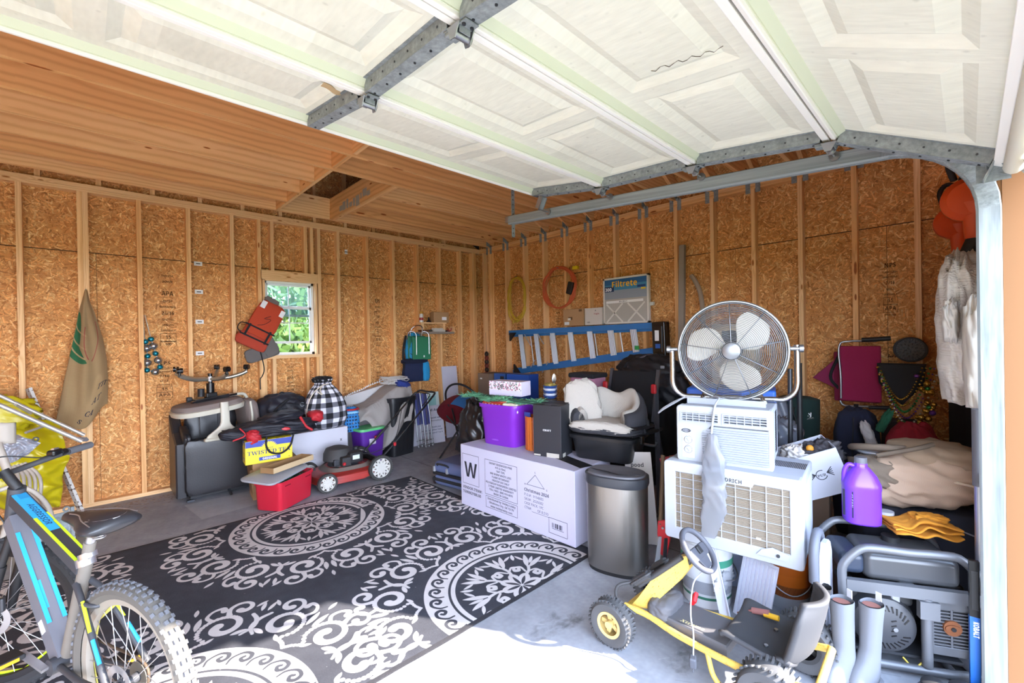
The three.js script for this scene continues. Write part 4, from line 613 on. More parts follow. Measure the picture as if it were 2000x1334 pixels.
// ---------------------------------------------------------------- cartons and bags beside the recliner
{
  const ang = -.12, t = thing('moving_box', 'plain brown carton under the yellow drink carton', 'box', [1.335, 0, -4.96], ang); obj('carton', [rb(.40, .365, .26, .004, 0, .1825, 0)], mCard, t); obj('flap', [bx(.03, .3, .24, -.195, .15, .02, 0, 0, .1)], mCardDark, t); obj('scribble', [tube([[.06, .3, .132], [.1, .33, .132], [.09, .3, .132], [.13, .34, .132], [.12, .3, .132]], .003, 16, 4)], mWhite, t);
  const tea = thing('drink_carton', 'yellow and blue iced tea carton on the brown box', 'drink box', [1.262, .366, -4.865], ang);
  const W = .41, H = .225, D = .2, art = (w, h, big) => canvasTex(w, h, (x) => { x.fillStyle = '#e8d21c'; x.fillRect(0, 0, w, h); x.fillStyle = '#24399a'; x.fillRect(0, 0, w, h * .27); const k = big ? 1 : .5; x.fillStyle = '#f2d72a'; x.beginPath(); for (let i = 0; i <= 24; i++) { const a = PI + i / 24 * PI, r = (i % 2 ? .3 : .22) * h; x.lineTo(w / 2 + r * Math.cos(a) * 1.1, h * .34 + r * Math.sin(a)); } x.fill(); x.fillStyle = '#1b2a6b'; x.textAlign = 'center'; x.font = `bold ${h * .06}px sans-serif`; if (big) x.fillText('HARD ICED', w / 2, h * .38); x.font = `bold ${h * (big ? .24 : .13)}px serif`; x.save(); x.translate(w / 2, h * .61); x.fillText(big ? 'TWISTED TEA' : 'TWISTED', 0, 0); if (!big) x.fillText('TEA', 0, h * .14); x.restore(); x.fillStyle = '#24399a'; x.fillRect(w * .28, h * .74, w * .46, h * .15); x.fillStyle = '#fff'; x.font = `bold ${h * (big ? .12 : .08)}px sans-serif`; x.fillText('ORIGINAL', w * .51, h * .86); x.fillStyle = '#3a3010'; x.font = `${h * .08}px sans-serif`; if (big) x.fillText('18', w * .93, h * .9); }, { wrap: false });
  obj('carton', [rb(W, H, D, .004, 0, H / 2, 0)], M(0xe0c91f, .5), tea); obj('front_print', [plate(W - .006, H - .006, 0, H / 2, D / 2 + .0008)], printed(art(512, 280, true), .45), tea); obj('side_print', [plate(D - .006, H - .006, -W / 2 - .0008, H / 2, 0, 0, -HP, 0)], printed(art(256, 280, false), .45), tea);
  const wb = thing('white_carton', 'large white carton with faint grey print behind the lawn mower', 'box', [1.86, 0, -5.31], .03); const fz = textTex(512, 400, '#c9c8d2', [['x', 440, 120, 40, '#555'], ['▦', 150, 130, 26, '#aaa']], (x, w) => { x.fillStyle = 'rgba(110,110,140,.35)'; for (let i = 0; i < 9; i++) x.fillRect(60, 180 + i * 16, 120 + 40 * Math.sin(i * 2), 4); }); obj('carton', [rb(.66, .53, .36, .004, 0, .265, 0)], M(0xc9c8d2, .8), wb); obj('print', [plate(.65, .52, 0, .265, .1808)], printed(fz), wb);
  const bp = thing('black_backpack', 'plump black nylon backpack lying on the stacked cartons', 'backpack', [1.56, .60, -5.44], .1); const nyl = M(0x1d1f2a, .6);
  obj('main_bag', [T(blob(.5, .32, .34, { e: 2.6, amp: .04, seed: 4, freq: 5, fold: .06, seg: 48 }), 0, .03, 0)], nyl, bp); obj('front_pocket', [T(blob(.3, .22, .16, { e: 3, amp: .03, seed: 8, fold: .05, seg: 36 }), .1, .05, .12)], M(0x191a22, .55), bp); obj('zipper', [tube([[-.12, .12, .185], [-.05, .24, .17], [.05, .31, .12], [.2, .28, .1]], .006, 20, 5)], mDarkSteel, bp); obj('strap', [tube([[-.2, .06, .17], [-.13, .2, .18], [-.02, .28, .16], [.03, .3, .13]], .014, 24, 6)], mBlackSoft, bp); obj('logo', [T(to(.022, .004, .15, .23, .19, -.4), 0, 0, 0)], mGreyPl, bp); obj('haul_loop', [tube([[-.05, .33, 0], [0, .37, .02], [.05, .34, .02]], .01, 12, 6)], mBlackSoft, bp);
  const du = thing('duffel_bag', 'collapsed black and red duffel bag draped over the yellow drink carton', 'duffel bag', [1.33, .592, -4.95], -.1); const dn = M(0x1c1d27, .62), rd = M(0xb3222c, .6);
  obj('body', [T(blob(.72, .15, .36, { e: 3, amp: .05, seed: 2, freq: 6, fold: .08, seg: 54 }), .04, .005, 0), T(blob(.4, .12, .28, { e: 3, amp: .04, seed: 9, freq: 6, fold: .1, seg: 40 }), .1, .1, -.04, 0, .3, .12), T(blob(.26, .1, .16, { amp: .03, seed: 19, freq: 6, fold: .1, seg: 30 }), -.33, .01, .08, 0, 0, -.12)], dn, du);
  obj('end_panel', [T(blob(.12, .13, .14, { amp: .02, seed: 3, fold: .1, seg: 24 }), -.17, -.03, .13, 0, .2, .3)], rd, du); obj('end_panel', [T(blob(.14, .12, .2, { amp: .02, seed: 5, fold: .1, seg: 24 }), .42, .08, -.02)], rd, du); obj('side_stripe', [tube([[-.3, .13, .14], [-.26, .06, .17], [-.36, .02, .16]], .008, 14, 6), tube([[.24, .17, .12], [.28, .08, .17], [.34, .03, .18]], .014, 14, 6)], rd, du); obj('badge', [T(sp(1, 0, 0, 0, [.04, .016, .006]), .09, .08, .192, -.2, 0, -.15)], M(0xc2232b, .4), du);
  obj('handle', [tube([[-.08, .03, .18], [-.09, -.06, .215], [-.05, -.13, .217], [.04, -.15, .217], [.12, -.09, .216], [.16, .02, .19]], .009, 40, 6)], mBlackSoft, du);
  // checked drawstring bag
  const pb = thing('laundry_bag', 'black and white buffalo check drawstring bag on the white carton', 'bag', [1.99, .53, -5.28], .1); const ck = canvasTex(512, 512, (x, w, h) => { for (let i = 0; i < 16; i++) for (let j = 0; j < 16; j++) { x.fillStyle = ['#e4e4ee', '#6d6e78', '#6d6e78', '#16161c'][(i % 2) + 2 * (j % 2)]; x.fillRect(i * 32, j * 32, 33, 33); } const r = rng(2); x.fillStyle = 'rgba(255,255,255,.1)'; for (let i = 0; i < 4000; i++) x.fillRect(r() * w, r() * h, 2, 1); }, { repeat: [1.5, 1] });
  const prof = [[0, .16, .13], [.02, .215, .165], [.12, .245, .19], [.25, .24, .18], [.36, .2, .155], [.45, .14, .11], [.5, .095, .075], [.53, .085, .07], [.57, .105, .085]]; const rings = []; for (let k = 0; k <= 40; k++) { const q = k / 40 * (prof.length - 1), i = Math.min(prof.length - 2, Math.floor(q)), f = q - i, [y, a, b] = prof[i].map((v, n) => lerp(v, prof[i + 1][n], f)); rings.push(ring(a, b, y, 2.4, 56, -.02 * smooth(.3, .55, y), 0, (th) => 1 + .035 * nz(th * 2, y * 8, 1) + .09 * smooth(.33, .5, y) * Math.sin(th * 11))); } obj('cloth', [loft(rings, true, 0)], M(0xffffff, .9, 0, { map: ck }), pb); obj('gathered_top', [T(blob(.2, .07, .16, { amp: .03, seed: 3, freq: 9, fold: .2 }), -.03, .53, 0)], cloth(0x15151a), pb); obj('drawstring', [tube([[.0, .52, .1], [-.1, .5, .12], [-.2, .42, .12], [-.25, .3, .1], [-.27, .15, .1], [-.27, .03, .1]], .006, 30, 6), tube([[-.06, .52, .1], [-.12, .46, .13], [-.1, .4, .14], [-.15, .44, .13]], .006, 20, 6)], M(0xd8cfbd, .85), pb);
}
{ // red tote with lid askew, garland inside, carton tray on top
  const a = Math.atan2(.57, .82), t = thing('red_tote', 'red plastic storage tote with its grey lid askew on the floor', 'tote', [1.32, .011, -4.54], a); const red = M(0xc22338, .35), L = .46, W = .28, H = .26;
  obj('body', [loft([[0, .94], [.008, .96], [H - .03, 1.02], [H - .028, 1.07], [H, 1.08]].map(([y, k]) => ring(L / 2 * k, W / 2 * k, y, 9, 44)).concat([[H, 1.03], [H - .04, 1.0], [.02, .92]].map(([y, k]) => ring(L / 2 * k, W / 2 * k, y, 9, 44))), true)], red, t); for (const x of [-.14, .14]) obj('vent_slots', Array.from({ length: 5 }, (_, i) => bx(.008, .008, .002, x - .03 + i * .015, H - .045, W / 2 * 1.02 + .002)), M(0x3a0a12, .8), t).userData.kind = 'stuff';
  const gr = thing('tinsel_garland', 'green tinsel garland filling the red tote', 'garland', [1.32, .16, -4.54], a); const r = rng(9), nd = []; for (let i = 0; i < 420; i++) { const x = (r() - .5) * .4, z = (r() - .5) * .26, y = .05 + r() * .06; nd.push(T(new THREE.BoxGeometry(.03, .002, .003), x, y, z, r() * 3, r() * 3, r() * 3)); } obj('tinsel', nd, M(0x1f4a35, .4, .3), gr).userData.kind = 'stuff'; obj('core', [T(blob(.4, .08, .25, { amp: .03, seed: 1, freq: 8 }), 0, 0, 0)], M(0x142a20, .8), gr);
  const lid = thing('tote_lid', 'pale grey tote lid lying tilted across the red tote', 'lid', [1.25, .28, -4.57], a + .05); obj('plate', [T(loft([[0, 1], [.012, 1.02], [.02, 1.02], [.026, .93]].map(([y, k]) => ring(.27 * k, .17 * k, y, 8, 40)), true), 0, .012, 0, .10, 0, .04)], M(0xa5a7ac, .45), lid);
  const tr = thing('carton_tray', 'shallow cardboard tray resting on the tote lid', 'tray', [1.37, .33, -4.60], a - .1); const inn = M(0x9b7850, .85); obj('base', [bx(.5, .006, .15, 0, .006, 0)], inn, tr); for (const s of [1, -1]) { obj('long_side', [bx(.5, .05, .006, 0, .03, s * .075)], s > 0 ? M(0xc7ad86, .8) : inn, tr); obj('end', [bx(.006, .05, .15, s * .25, .03, 0)], inn, tr); }
}
{ // purple bin and patterned tote between the plaid bag and the mower
  const t = thing('purple_bin', 'small purple bin with a green rim behind the mower', 'bin', [2.50, 0, -5.25], .1); obj('body', [loft([[0, .82], [.3, .94], [.42, 1], [.44, 1.02]].map(([y, k]) => ring(.17 * k, .14 * k, y, 7, 36)), true)], M(0x5b2a93, .4), t); obj('rim', [loft([[.43, 1.04], [.445, 1.06], [.46, 1.04]].map(([y, k]) => ring(.17 * k, .14 * k, y, 7, 36)), true)], M(0x63c07c, .4), t); obj('sticker', [plate(.09, .07, -.02, .3, .139)], printed(textTex(128, 100, '#d8d4dc', [['●', 30, 60, 40, '#b0394a'], ['◆', 60, 60, 40, '#3a3a6a']])), t);
  const b = thing('mesh_tote', 'blue patterned tote bag standing behind the check bag', 'bag', [2.31, .42, -5.33], -.2); obj('body', [blob(.22, .3, .14, { e: 4, amp: .02, seed: 3, taper: .15 })], M(0xffffff, .8, 0, { map: canvasTex(128, 128, (x, w, h) => { x.fillStyle = '#2a78b8'; x.fillRect(0, 0, w, h); x.fillStyle = '#16233f'; for (let i = 0; i < 6; i++) for (let j = 0; j < 6; j++) x.fillRect(6 + i * 21, 6 + j * 21, 12, 10); x.fillStyle = '#8fc4e8'; x.fillRect(0, 0, w, 12); }, { repeat: [5, 4] }) }), b); obj('trim', [T(to(.1, .012, 0, .28, 0, HP), 0, 0, 0)], mRed, b); obj('pull_cord', [tube([[-.08, .26, .07], [-.14, .2, .1], [-.16, .28, .09], [-.1, .3, .06]], .004, 16, 5)], mWhite, b);
}
// ---------------------------------------------------------------- lawn mower
{
  const t = thing('lawn_mower', 'red push lawn mower with black engine and tall rear wheels', 'lawn mower', [2.02, 0, -4.80], -.03); const deck = M(0xb33a34, .45, 0, { map: dataTex(128, 128, (u, v) => { const k = .72 + .3 * clamp(.5 + nz(u * 6, v * 6, 2) + .5 * nz(u * 20, v * 20, 4)); return [255 * k, 245 * k, 240 * k]; }, { repeat: [1, 1] }) }), tire = M(0x3b3a39, .85), hubm = M(0xc9c7c0, .5), eng = M(0x2c2c2e, .6);
  const body = [[.05, .36, .25], [.06, .38, .27], [.13, .37, .262], [.155, .33, .23], [.165, .25, .2], [.19, .2, .19], [.2, .1, .1]].map(([y, a, b]) => ring(a, b, y, 3.2, 48, .0, 0)); obj('deck', [loft(body, true)], deck, t); obj('grass_dust', [loft([[.163, .27, .215], [.198, .215, .195]].map(([y, a, b]) => ring(a, b, y, 3, 40)), false)], M(0x6b5f58, .95), t);
  const wheel = (name, x, z, r, side, n) => { const w = new THREE.Group(); w.name = name; w.position.set(x, r, z); t.add(w); const treads = []; for (let k = 0; k < 40; k++) { const a = k / 40 * 2 * PI; treads.push(T(new THREE.BoxGeometry(.008, .006, .036), r * .985 * Math.cos(a), r * .985 * Math.sin(a), 0, 0, 0, a + HP)); } obj('tire', [lathe([[r * .76, -.018], [r * .96, -.02], [r * .985, -.012], [r * .985, .012], [r * .96, .02], [r * .76, .018]], 36).rotateX(HP), ...treads], tire, w);
    obj('hub', [lathe([[r * .72, -.014], [r * .79, -.016], [r * .79, .016], [r * .72, .016], [r * .72, -.014]], 36).rotateX(HP), cy(r * .2, r * .2, .034, 0, 0, 0, HP), cy(r * .06, r * .06, .04, 0, 0, 0, HP)], hubm, w); for (let k = 0; k < n; k++) { const a = k / n * 2 * PI; obj('spoke', [T(ext([[r * .15, -r * .05], [r * .5, -r * .15], [r * .74, -r * .06], [r * .74, r * .06], [r * .5, r * .15], [r * .15, r * .05]], .016, .003, [[[r * .35, 0], [r * .5, r * .07], [r * .62, 0], [r * .5, -r * .07]]]), 0, 0, side * .006 - .008, 0, 0, a)], hubm, w); } };
  wheel('rear_wheel', .275, .29, .138, 1, 10); wheel('rear_wheel', .275, -.29, .138, -1, 10); wheel('front_wheel', -.3, .29, .098, 1, 8); wheel('front_wheel', -.3, -.29, .098, -1, 8);
  obj('axle', [rod([.275, .138, -.3], [.275, .138, .3], .01), rod([-.3, .098, -.3], [-.3, .098, .3], .01)], mDarkSteel, t);
  obj('engine_block', [cy(.13, .15, .1, -.04, .24, 0), rb(.16, .12, .14, .02, .06, .27, .08), rb(.1, .1, .14, .015, -.06, .25, .13)], eng, t); obj('shroud', [lathe([[.0, .14], [.06, .14], [.12, .12], [.145, .07], [.15, .0], [.0, 0]], 32).translate(-.08, .25, -.02)], M(0x3c3b3b, .7), t); obj('cooling_rib', Array.from({ length: 7 }, (_, i) => rb(.11, .006, .1, .002, .02, .2 + i * .018, .13)), mDarkSteel, t).userData.kind = 'stuff'; obj('air_filter', [rb(.13, .11, .05, .012, .04, .28, .17)], mBlack, t); obj('engine_label', [plate(.075, .045, .04, .285, .1962)], printed(textTex(128, 80, '#cfd9d6', [['◢◣', 10, 40, 30, '#2f8a7a'], ['▬▬▬▬', 10, 66, 18, '#777']])), t); obj('primer_bulb', [sp(.018, -.09, .235, .2)], mRed, t); obj('fuel_cap', [cy(.028, .03, .025, .11, .345, .02)], mBlack, t); obj('muffler', [rb(.06, .07, .09, .01, -.14, .24, .08)], mDarkSteel, t);
  // folding handle running up to the right
  for (const s of [1, -1]) { obj('lower_tube', [tube([[.2, .17, s * .22], [.34, .25, s * .22], [.55, .42, s * .22], [.62, .48, s * .22]], .011, 20, 8)], mBlack, t); obj('fold_knob', [rb(.03, .04, .03, .008, .47, .36, s * .245)], mRed, t); obj('upper_tube', [tube([[.45, .34, s * .225], [.7, .57, s * .225], [.96, .81, s * .22], [1.03, .87, s * .2]], .011, 20, 8)], mBlackGloss, t); }
  obj('cross_handle', [tube([[1.0, .845, .215], [1.05, .885, .18], [1.05, .885, 0], [1.05, .885, -.18], [1.0, .845, -.215]], .012, 24, 8)], mBlack, t); obj('bail_bar', [tube([[.86, .74, .2], [.98, .865, .18], [.99, .87, 0], [.98, .865, -.18], [.86, .74, -.2]], .006, 24, 7)], mBlackGloss, t); obj('cable', [tube([[.05, .3, .1], [.25, .3, .2], [.5, .4, .18], [.8, .67, -.2]], .004, 30, 5)], mBlack, t); obj('rear_flap', [bx(.02, .16, .46, .30, .16, 0, 0, 0, .3)], mBlack, t);
}
// ---------------------------------------------------------------- right wall: ladder, cords, filter
{
  const X = 4.75, t = thing('step_ladder', 'blue fibreglass step ladder hung flat along the studs', 'ladder'); const blue = M(0x2f74b5, .45), alu = M(0xc3c6ca, .35, .7);
  const A0 = V(X, 1.632, -5.0), A1 = V(X, 1.66, -2.56), B0 = V(X, 1.016, -4.92), B1 = V(X, 1.347, -2.52);
  obj('side_rail', [beam(A0, A1, .07, .03, HP)], blue, t); obj('side_rail', [beam(B0, B1, .07, .03, HP)], blue, t);
  for (let k = 0; k < 7; k++) { const u = .10 + k * .132, a = A0.clone().lerp(A1, u), b = B0.clone().lerp(B1, u); a.y -= .015; b.y += .015; obj('tread', [beam(a, b, .012, .085), ...[-.034, -.011, .011, .034].map((d) => beam(a.clone().add(V(-.008, 0, d)), b.clone().add(V(-.008, 0, d)), .008, .008))], alu, t); }
  for (let k = 0; k < 5; k++) { const u = .12 + k * .16, a = A0.clone().lerp(A1, u), b = B0.clone().lerp(B1, u); obj('rear_bar', [rod(a.clone().add(V(.06, -.02, .1)), b.clone().add(V(.06, .02, .1)), .009)], alu, t); }
  obj('rear_rail', [beam(A0.clone().add(V(.06, -.05, .03)), A1.clone().add(V(.06, -.05, 0)), .025, .03)], blue, t); obj('rear_rail', [beam(B0.clone().add(V(.06, .05, .03)), B1.clone().add(V(.06, .05, 0)), .025, .03)], blue, t);
  for (const [p, q] of [[A0, -1], [B0, 1]]) obj('corner_brace', [rod(p.clone().add(V(.0, q * .02, .32)), p.clone().add(V(0, q * .2, .46)), .008), rod(p.clone().add(V(0, q * .02, .6)), p.clone().add(V(0, q * .18, .72)), .008)], alu, t);
  for (const [p, q] of [[A0, -1], [B0, 1]]) obj('foot', [T(ext([[0, 0], [.13, 0], [.0, q * .13]], .03), p.x - .03, p.y, p.z + .06, 0, -HP, 0)], mBlack, t);
  obj('top_cap', [rb(.13, .40, .16, .015, X, 1.50, -2.46, -.03), rb(.02, .3, .1, .005, X - .07, 1.5, -2.46)], mBlackGloss, t); obj('cap_label', [bx(.002, .12, .05, X - .081, 1.54, -2.47)], mWhite, t); obj('cap_label', [bx(.002, .05, .06, X - .081, 1.42, -2.46)], M(0x2c5fb0, .5), t);
  obj('clip', [bx(.02, .05, .05, X - .04, 1.4, -2.75)], M(0x2f9a4a, .4), t);
}
{ // cords on the studs
  const coil = (name, label, col, cy_, cz, ry, rz, n, drop, mat) => { const t = thing(name, label, 'cord'), r = rng(n * 7); const pts = []; for (let i = 0; i < n * 14; i++) { const a = i / 14 * 2 * PI, j = Math.floor(i / 14), k = 1 - .05 * r() - .10 * (j % 3) / 3; pts.push([XR - .02 - .035 * r(), cy_ + ry * Math.sin(a) * k - (Math.sin(a) < 0 ? drop * (j % 3) / 3 : 0), cz + rz * Math.cos(a) * (1 - .16 * (j % 5) / 5 - .05 * r()) + .018 * Math.sin(j * 2.1)]); } obj('cable', [tube(pts, .0085, n * 60, 6)], mat, t); return t; };
  const y = coil('extension_cord', 'long oval coil of yellow extension cord on the stud', 0, 2.18, -4.88, .33, .20, 8, .12, M(0xcfab38, .5)); obj('plug', [cy(.014, .018, .05, XR - .05, 1.80, -4.95)], M(0xb2912a, .5), y); obj('hook', [rod([XR - .08, 2.5, -4.86], [XR, 2.5, -4.86], .005)], mSteel, y);
  const o = coil('outlet_cord', 'round coil of orange extension cord with a yellow plug on the studs', 0, 2.25, -4.02, .30, .31, 9, .02, M(0xd0623a, .5)); obj('plug', [rb(.05, .05, .09, .012, XR - .05, 2.49, -3.71)], M(0xe2c21e, .4), o); obj('socket_block', [rb(.05, .17, .09, .012, XR - .06, 2.22, -3.80, .3)], mBlack, o); obj('hook', [rod([XR - .08, 2.53, -4.02], [XR, 2.53, -4.02], .005)], mSteel, o);
  const s = thing('bead_garland', 'strand of dark and red wooden beads hanging in the corner', 'beads'); for (let i = 0; i < 11; i++) obj('bead', [T(to(.03, .016, 0, 0, 0, 0, HP, 0, 14, 8), 4.80, 1.29 - .066 * i, -5.62)], i % 2 ? M(0x7a2a22, .35) : M(0x241d1c, .35), s); obj('string', [rod([4.80, .55, -5.62], [4.80, 1.65, -5.63], .002)], mBlack, s);
}
{ // filter and two cartons on the ladder's upper rail
  const X = 4.72, f = thing('air_filter', 'white framed furnace air filter in its blue wrapper standing on the ladder', 'air filter', [X + .02, 1.697, -2.905], -HP); const W = .63, H = .575, tx = canvasTex(512, 480, (x, w, h) => {
    x.fillStyle = '#b9b4aa'; x.fillRect(0, 0, w, h); x.strokeStyle = 'rgba(110,105,100,.6)'; x.lineWidth = 1; for (let i = 0; i < w; i += 9) { x.beginPath(); x.moveTo(i, h * .4); x.lineTo(i, h); x.stroke(); } for (let j = h * .4; j < h; j += 8) { x.beginPath(); x.moveTo(0, j); x.lineTo(w, j); x.stroke(); }
    x.fillStyle = '#1f5f96'; x.fillRect(0, 0, w, h * .26); x.fillStyle = '#3c86ad'; x.fillRect(0, h * .14, w, h * .12); x.fillStyle = '#8f9aa6'; x.fillRect(0, h * .26, w, h * .2); x.fillStyle = '#12315a'; x.fillRect(0, h * .17, w * .24, h * .12);
    x.fillStyle = '#f2b61c'; x.font = 'bold 86px sans-serif'; x.fillText('Filtrete', 92, 92); x.fillStyle = '#fff'; x.font = 'bold 50px sans-serif'; x.fillText('300', 12, 132); x.fillStyle = '#e8e8e4'; x.fillRect(24, h * .5, w * .86, 26); x.fillStyle = '#222'; x.font = 'bold 20px sans-serif'; x.textAlign = 'center'; x.fillText('20 x 20 x 1', w * .45, h * .5 + 20); x.fillStyle = '#123a70'; x.fillRect(w * .78, 92, 92, 24); x.fillStyle = '#e2c83a'; x.fillRect(w * .86, 120, 52, 20);
  }, { wrap: false });
  obj('frame', [bx(W, .022, .045, 0, .011, 0), bx(W, .022, .045, 0, H - .011, 0), bx(.022, H, .045, -W / 2 + .011, H / 2, 0), bx(.022, H, .045, W / 2 - .011, H / 2, 0)], M(0xd9d5cb, .7), f); obj('wrapper', [bx(W - .04, H - .04, .03, 0, H / 2, 0), plate(W - .03, H - .03, 0, H / 2, .0205)], printed(tx, .35), f);
  for (const s of [1, -1]) for (const c of [-.15, .15]) obj('brace', [T(bx(.32, .018, .006, 0, 0, 0), c, .135, .0235, 0, 0, s * .78)], M(0xd9d5cb, .7), f);
  obj('wrapper_back', [bx(.05, .04, .03, W / 2 + .02, .22, -.02)], M(0xd0ccc0, .5), f);
  const b1 = thing('parts_carton', 'flat brown carton with a white label on the ladder beside the filter', 'box', [X + .02, 1.697, -3.70], -HP); obj('carton', [rb(.35, .225, .06, .003, 0, .1125, 0)], mCard, b1); obj('label', [bx(.08, .04, .001, -.11, .035, .0305)], mWhite, b1); obj('print', [bx(.07, .04, .001, -.05, .1, .0305), bx(.05, .03, .001, .12, .2, .0305)], M(0x6d4f33, .8), b1); obj('picture', [bx(.05, .03, .0012, -.07, .09, .0307)], M(0xe0d8c8, .7), b1);
  const b2 = thing('white_parts_carton', 'white carton with shipping print between the brown carton and the filter', 'box', [X + .02, 1.697, -3.375], -HP); obj('carton', [rb(.27, .22, .055, .003, 0, .11, 0)], M(0xcfc6bc, .75), b2); obj('print', [plate(.26, .21, 0, .11, .0283)], printed(textTex(200, 160, '#cfc6bc', [['A▲', 120, 30, 22, '#444'], ['fragile', 110, 62, 20, '#a05050'], ['▮▮▯▮▯▮▮', 18, 120, 18, '#444'], ['1600', 20, 144, 18, '#666']])), b2);
}
{ // weathered boards in the corner behind the fan
  const t = thing('old_board', 'tall weathered grey board leaning against the right-hand studs', 'board'); obj('plank', [beam([4.62, 0, -2.19], [4.77, 2.54, -2.20], .045, .06)], mOldWood, t);
  const h = thing('curved_stick', 'curved pale driftwood stick leaning behind the big fan', 'stick'); obj('shaft', [tube([[4.6, 0, -1.94], [4.74, 1.1, -1.97], [4.79, 1.7, -1.99], [4.8, 1.98, -2.02], [4.8, 2.12, -2.07], [4.8, 2.2, -2.12]], .026, 40, 8), ], M(0x9c8b78, .8), h);
  const pc = thing('paper_carton', 'tall pale carton standing on end behind the fan cage', 'box', [4.1, 0, -1.42], -1.3); obj('carton', [rb(.36, 1.62, .26, .004, 0, .81, 0)], M(0xb8a890, .8), pc); obj('top_flap', [bx(.36, .004, .26, 0, 1.625, 0, .05)], M(0xc4b59c, .8), pc);
  const bl = thing('blue_tray', 'bright blue plastic crate behind the fan base', 'crate', [3.35, 0, -1.2], -1.3); obj('body', [rb(.5, 1.02, .3, .01, 0, .51, 0)], M(0x6b5a48, .8), bl, 'brown carton base'); obj('tray', [rb(.56, .13, .34, .02, 0, 1.09, 0)], M(0x2e66c8, .4), bl); obj('handle', [rb(.16, .03, .02, .008, 0, 1.12, .175)], M(0x1b47a0, .4), bl);
}
// ---------------------------------------------------------------- big white tree carton and what stands on it
{
  const t = thing('tree_carton', 'large white Christmas tree carton printed with a big W and shipping panel', 'box', [2.72, 0.011, -2.635], -HP + .03); const L = 1.30, H = .555, D = .48; obj('carton', [rb(L, H, D, .006, 0, H / 2, 0)], M(0xbdbacf, .8), t);
  const tx = canvasTex(1560, 668, (x, w, h) => {
    x.fillStyle = '#bdbacf'; x.fillRect(0, 0, w, h); x.strokeStyle = x.fillStyle = '#23232e'; x.lineWidth = 4; const T_ = (s, a, b, z, al = 'center', wt = 'bold') => { x.font = `${wt} ${z}px sans-serif`; x.textAlign = al; x.fillText(s, a, b); };
    x.strokeRect(30, 90, 270, 330); T_('W', 165, 340, 230); T_('VENDOR ITEM#:', 30, 480, 42, 'left'); T_('TG90M2Y88L00', 30, 530, 42, 'left');
    x.strokeRect(400, 90, 470, 370); ['SNOWY EDGEWOOD PINE', '9 ft (2.70m)', '1641 TIPS', '800 WARM WHITE LEDS', 'FLAME RETARDANT', 'INDOOR USE ONLY', 'POLYGROUP EVERGREEN LIMITED', '3 YEAR LIMITED WARRANTY', 'TOLL FREE: (888) 919-0070', 'MADE IN CHINA'].forEach((s, i) => T_(s, 635, 130 + i * 35, 28));
    x.strokeRect(408, 480, 460, 120); ['Distributed by: Hobby Lobby', 'Oklahoma City, OK 73179', 'www.hobbylobby.com'].forEach((s, i) => T_(s, 638, 515 + i * 36, 30));
    x.beginPath(); x.moveTo(1110, 120); x.lineTo(1220, 230); x.lineTo(1000, 230); x.closePath(); x.stroke(); T_('L', 1110, 105, 24); T_('H', 978, 240, 24); T_('S', 1250, 245, 24); T_('Christmas 2024', 965, 300, 42, 'left'); ['P.O.#:  9194883', 'SKU#:  2026082', 'CASE PACK: 1PC', 'CTN#:        OF 8,510'].forEach((s, i) => T_(s, 965, 345 + i * 42, 34, 'left', 'normal')); x.fillRect(1060, 482, 210, 3);
    x.strokeRect(1270, 480, 210, 140); const r = rng(6); for (let a = 1305; a < 1440; a += 4) if (r() > .35) x.fillRect(a, 520, 2 + 2 * r(), 44); x.fillRect(1305, 570, 135, 4);
  }, { wrap: false });
  obj('front_print', [plate(L - .012, H - .012, 0, H / 2, D / 2 + .0012)], printed(tx, .8), t); obj('end_print', [T(ext(rrect(.2, .26, .003), .001, 0, [rrect(.194, .254, .002)]), L / 2 + .0008, .28, -.1, 0, HP, 0)], mBlack, t); obj('tape', [bx(.34, .001, .12, L / 2 - .16, H + .001, .04, 0, -.3)], mBlack, t);
}
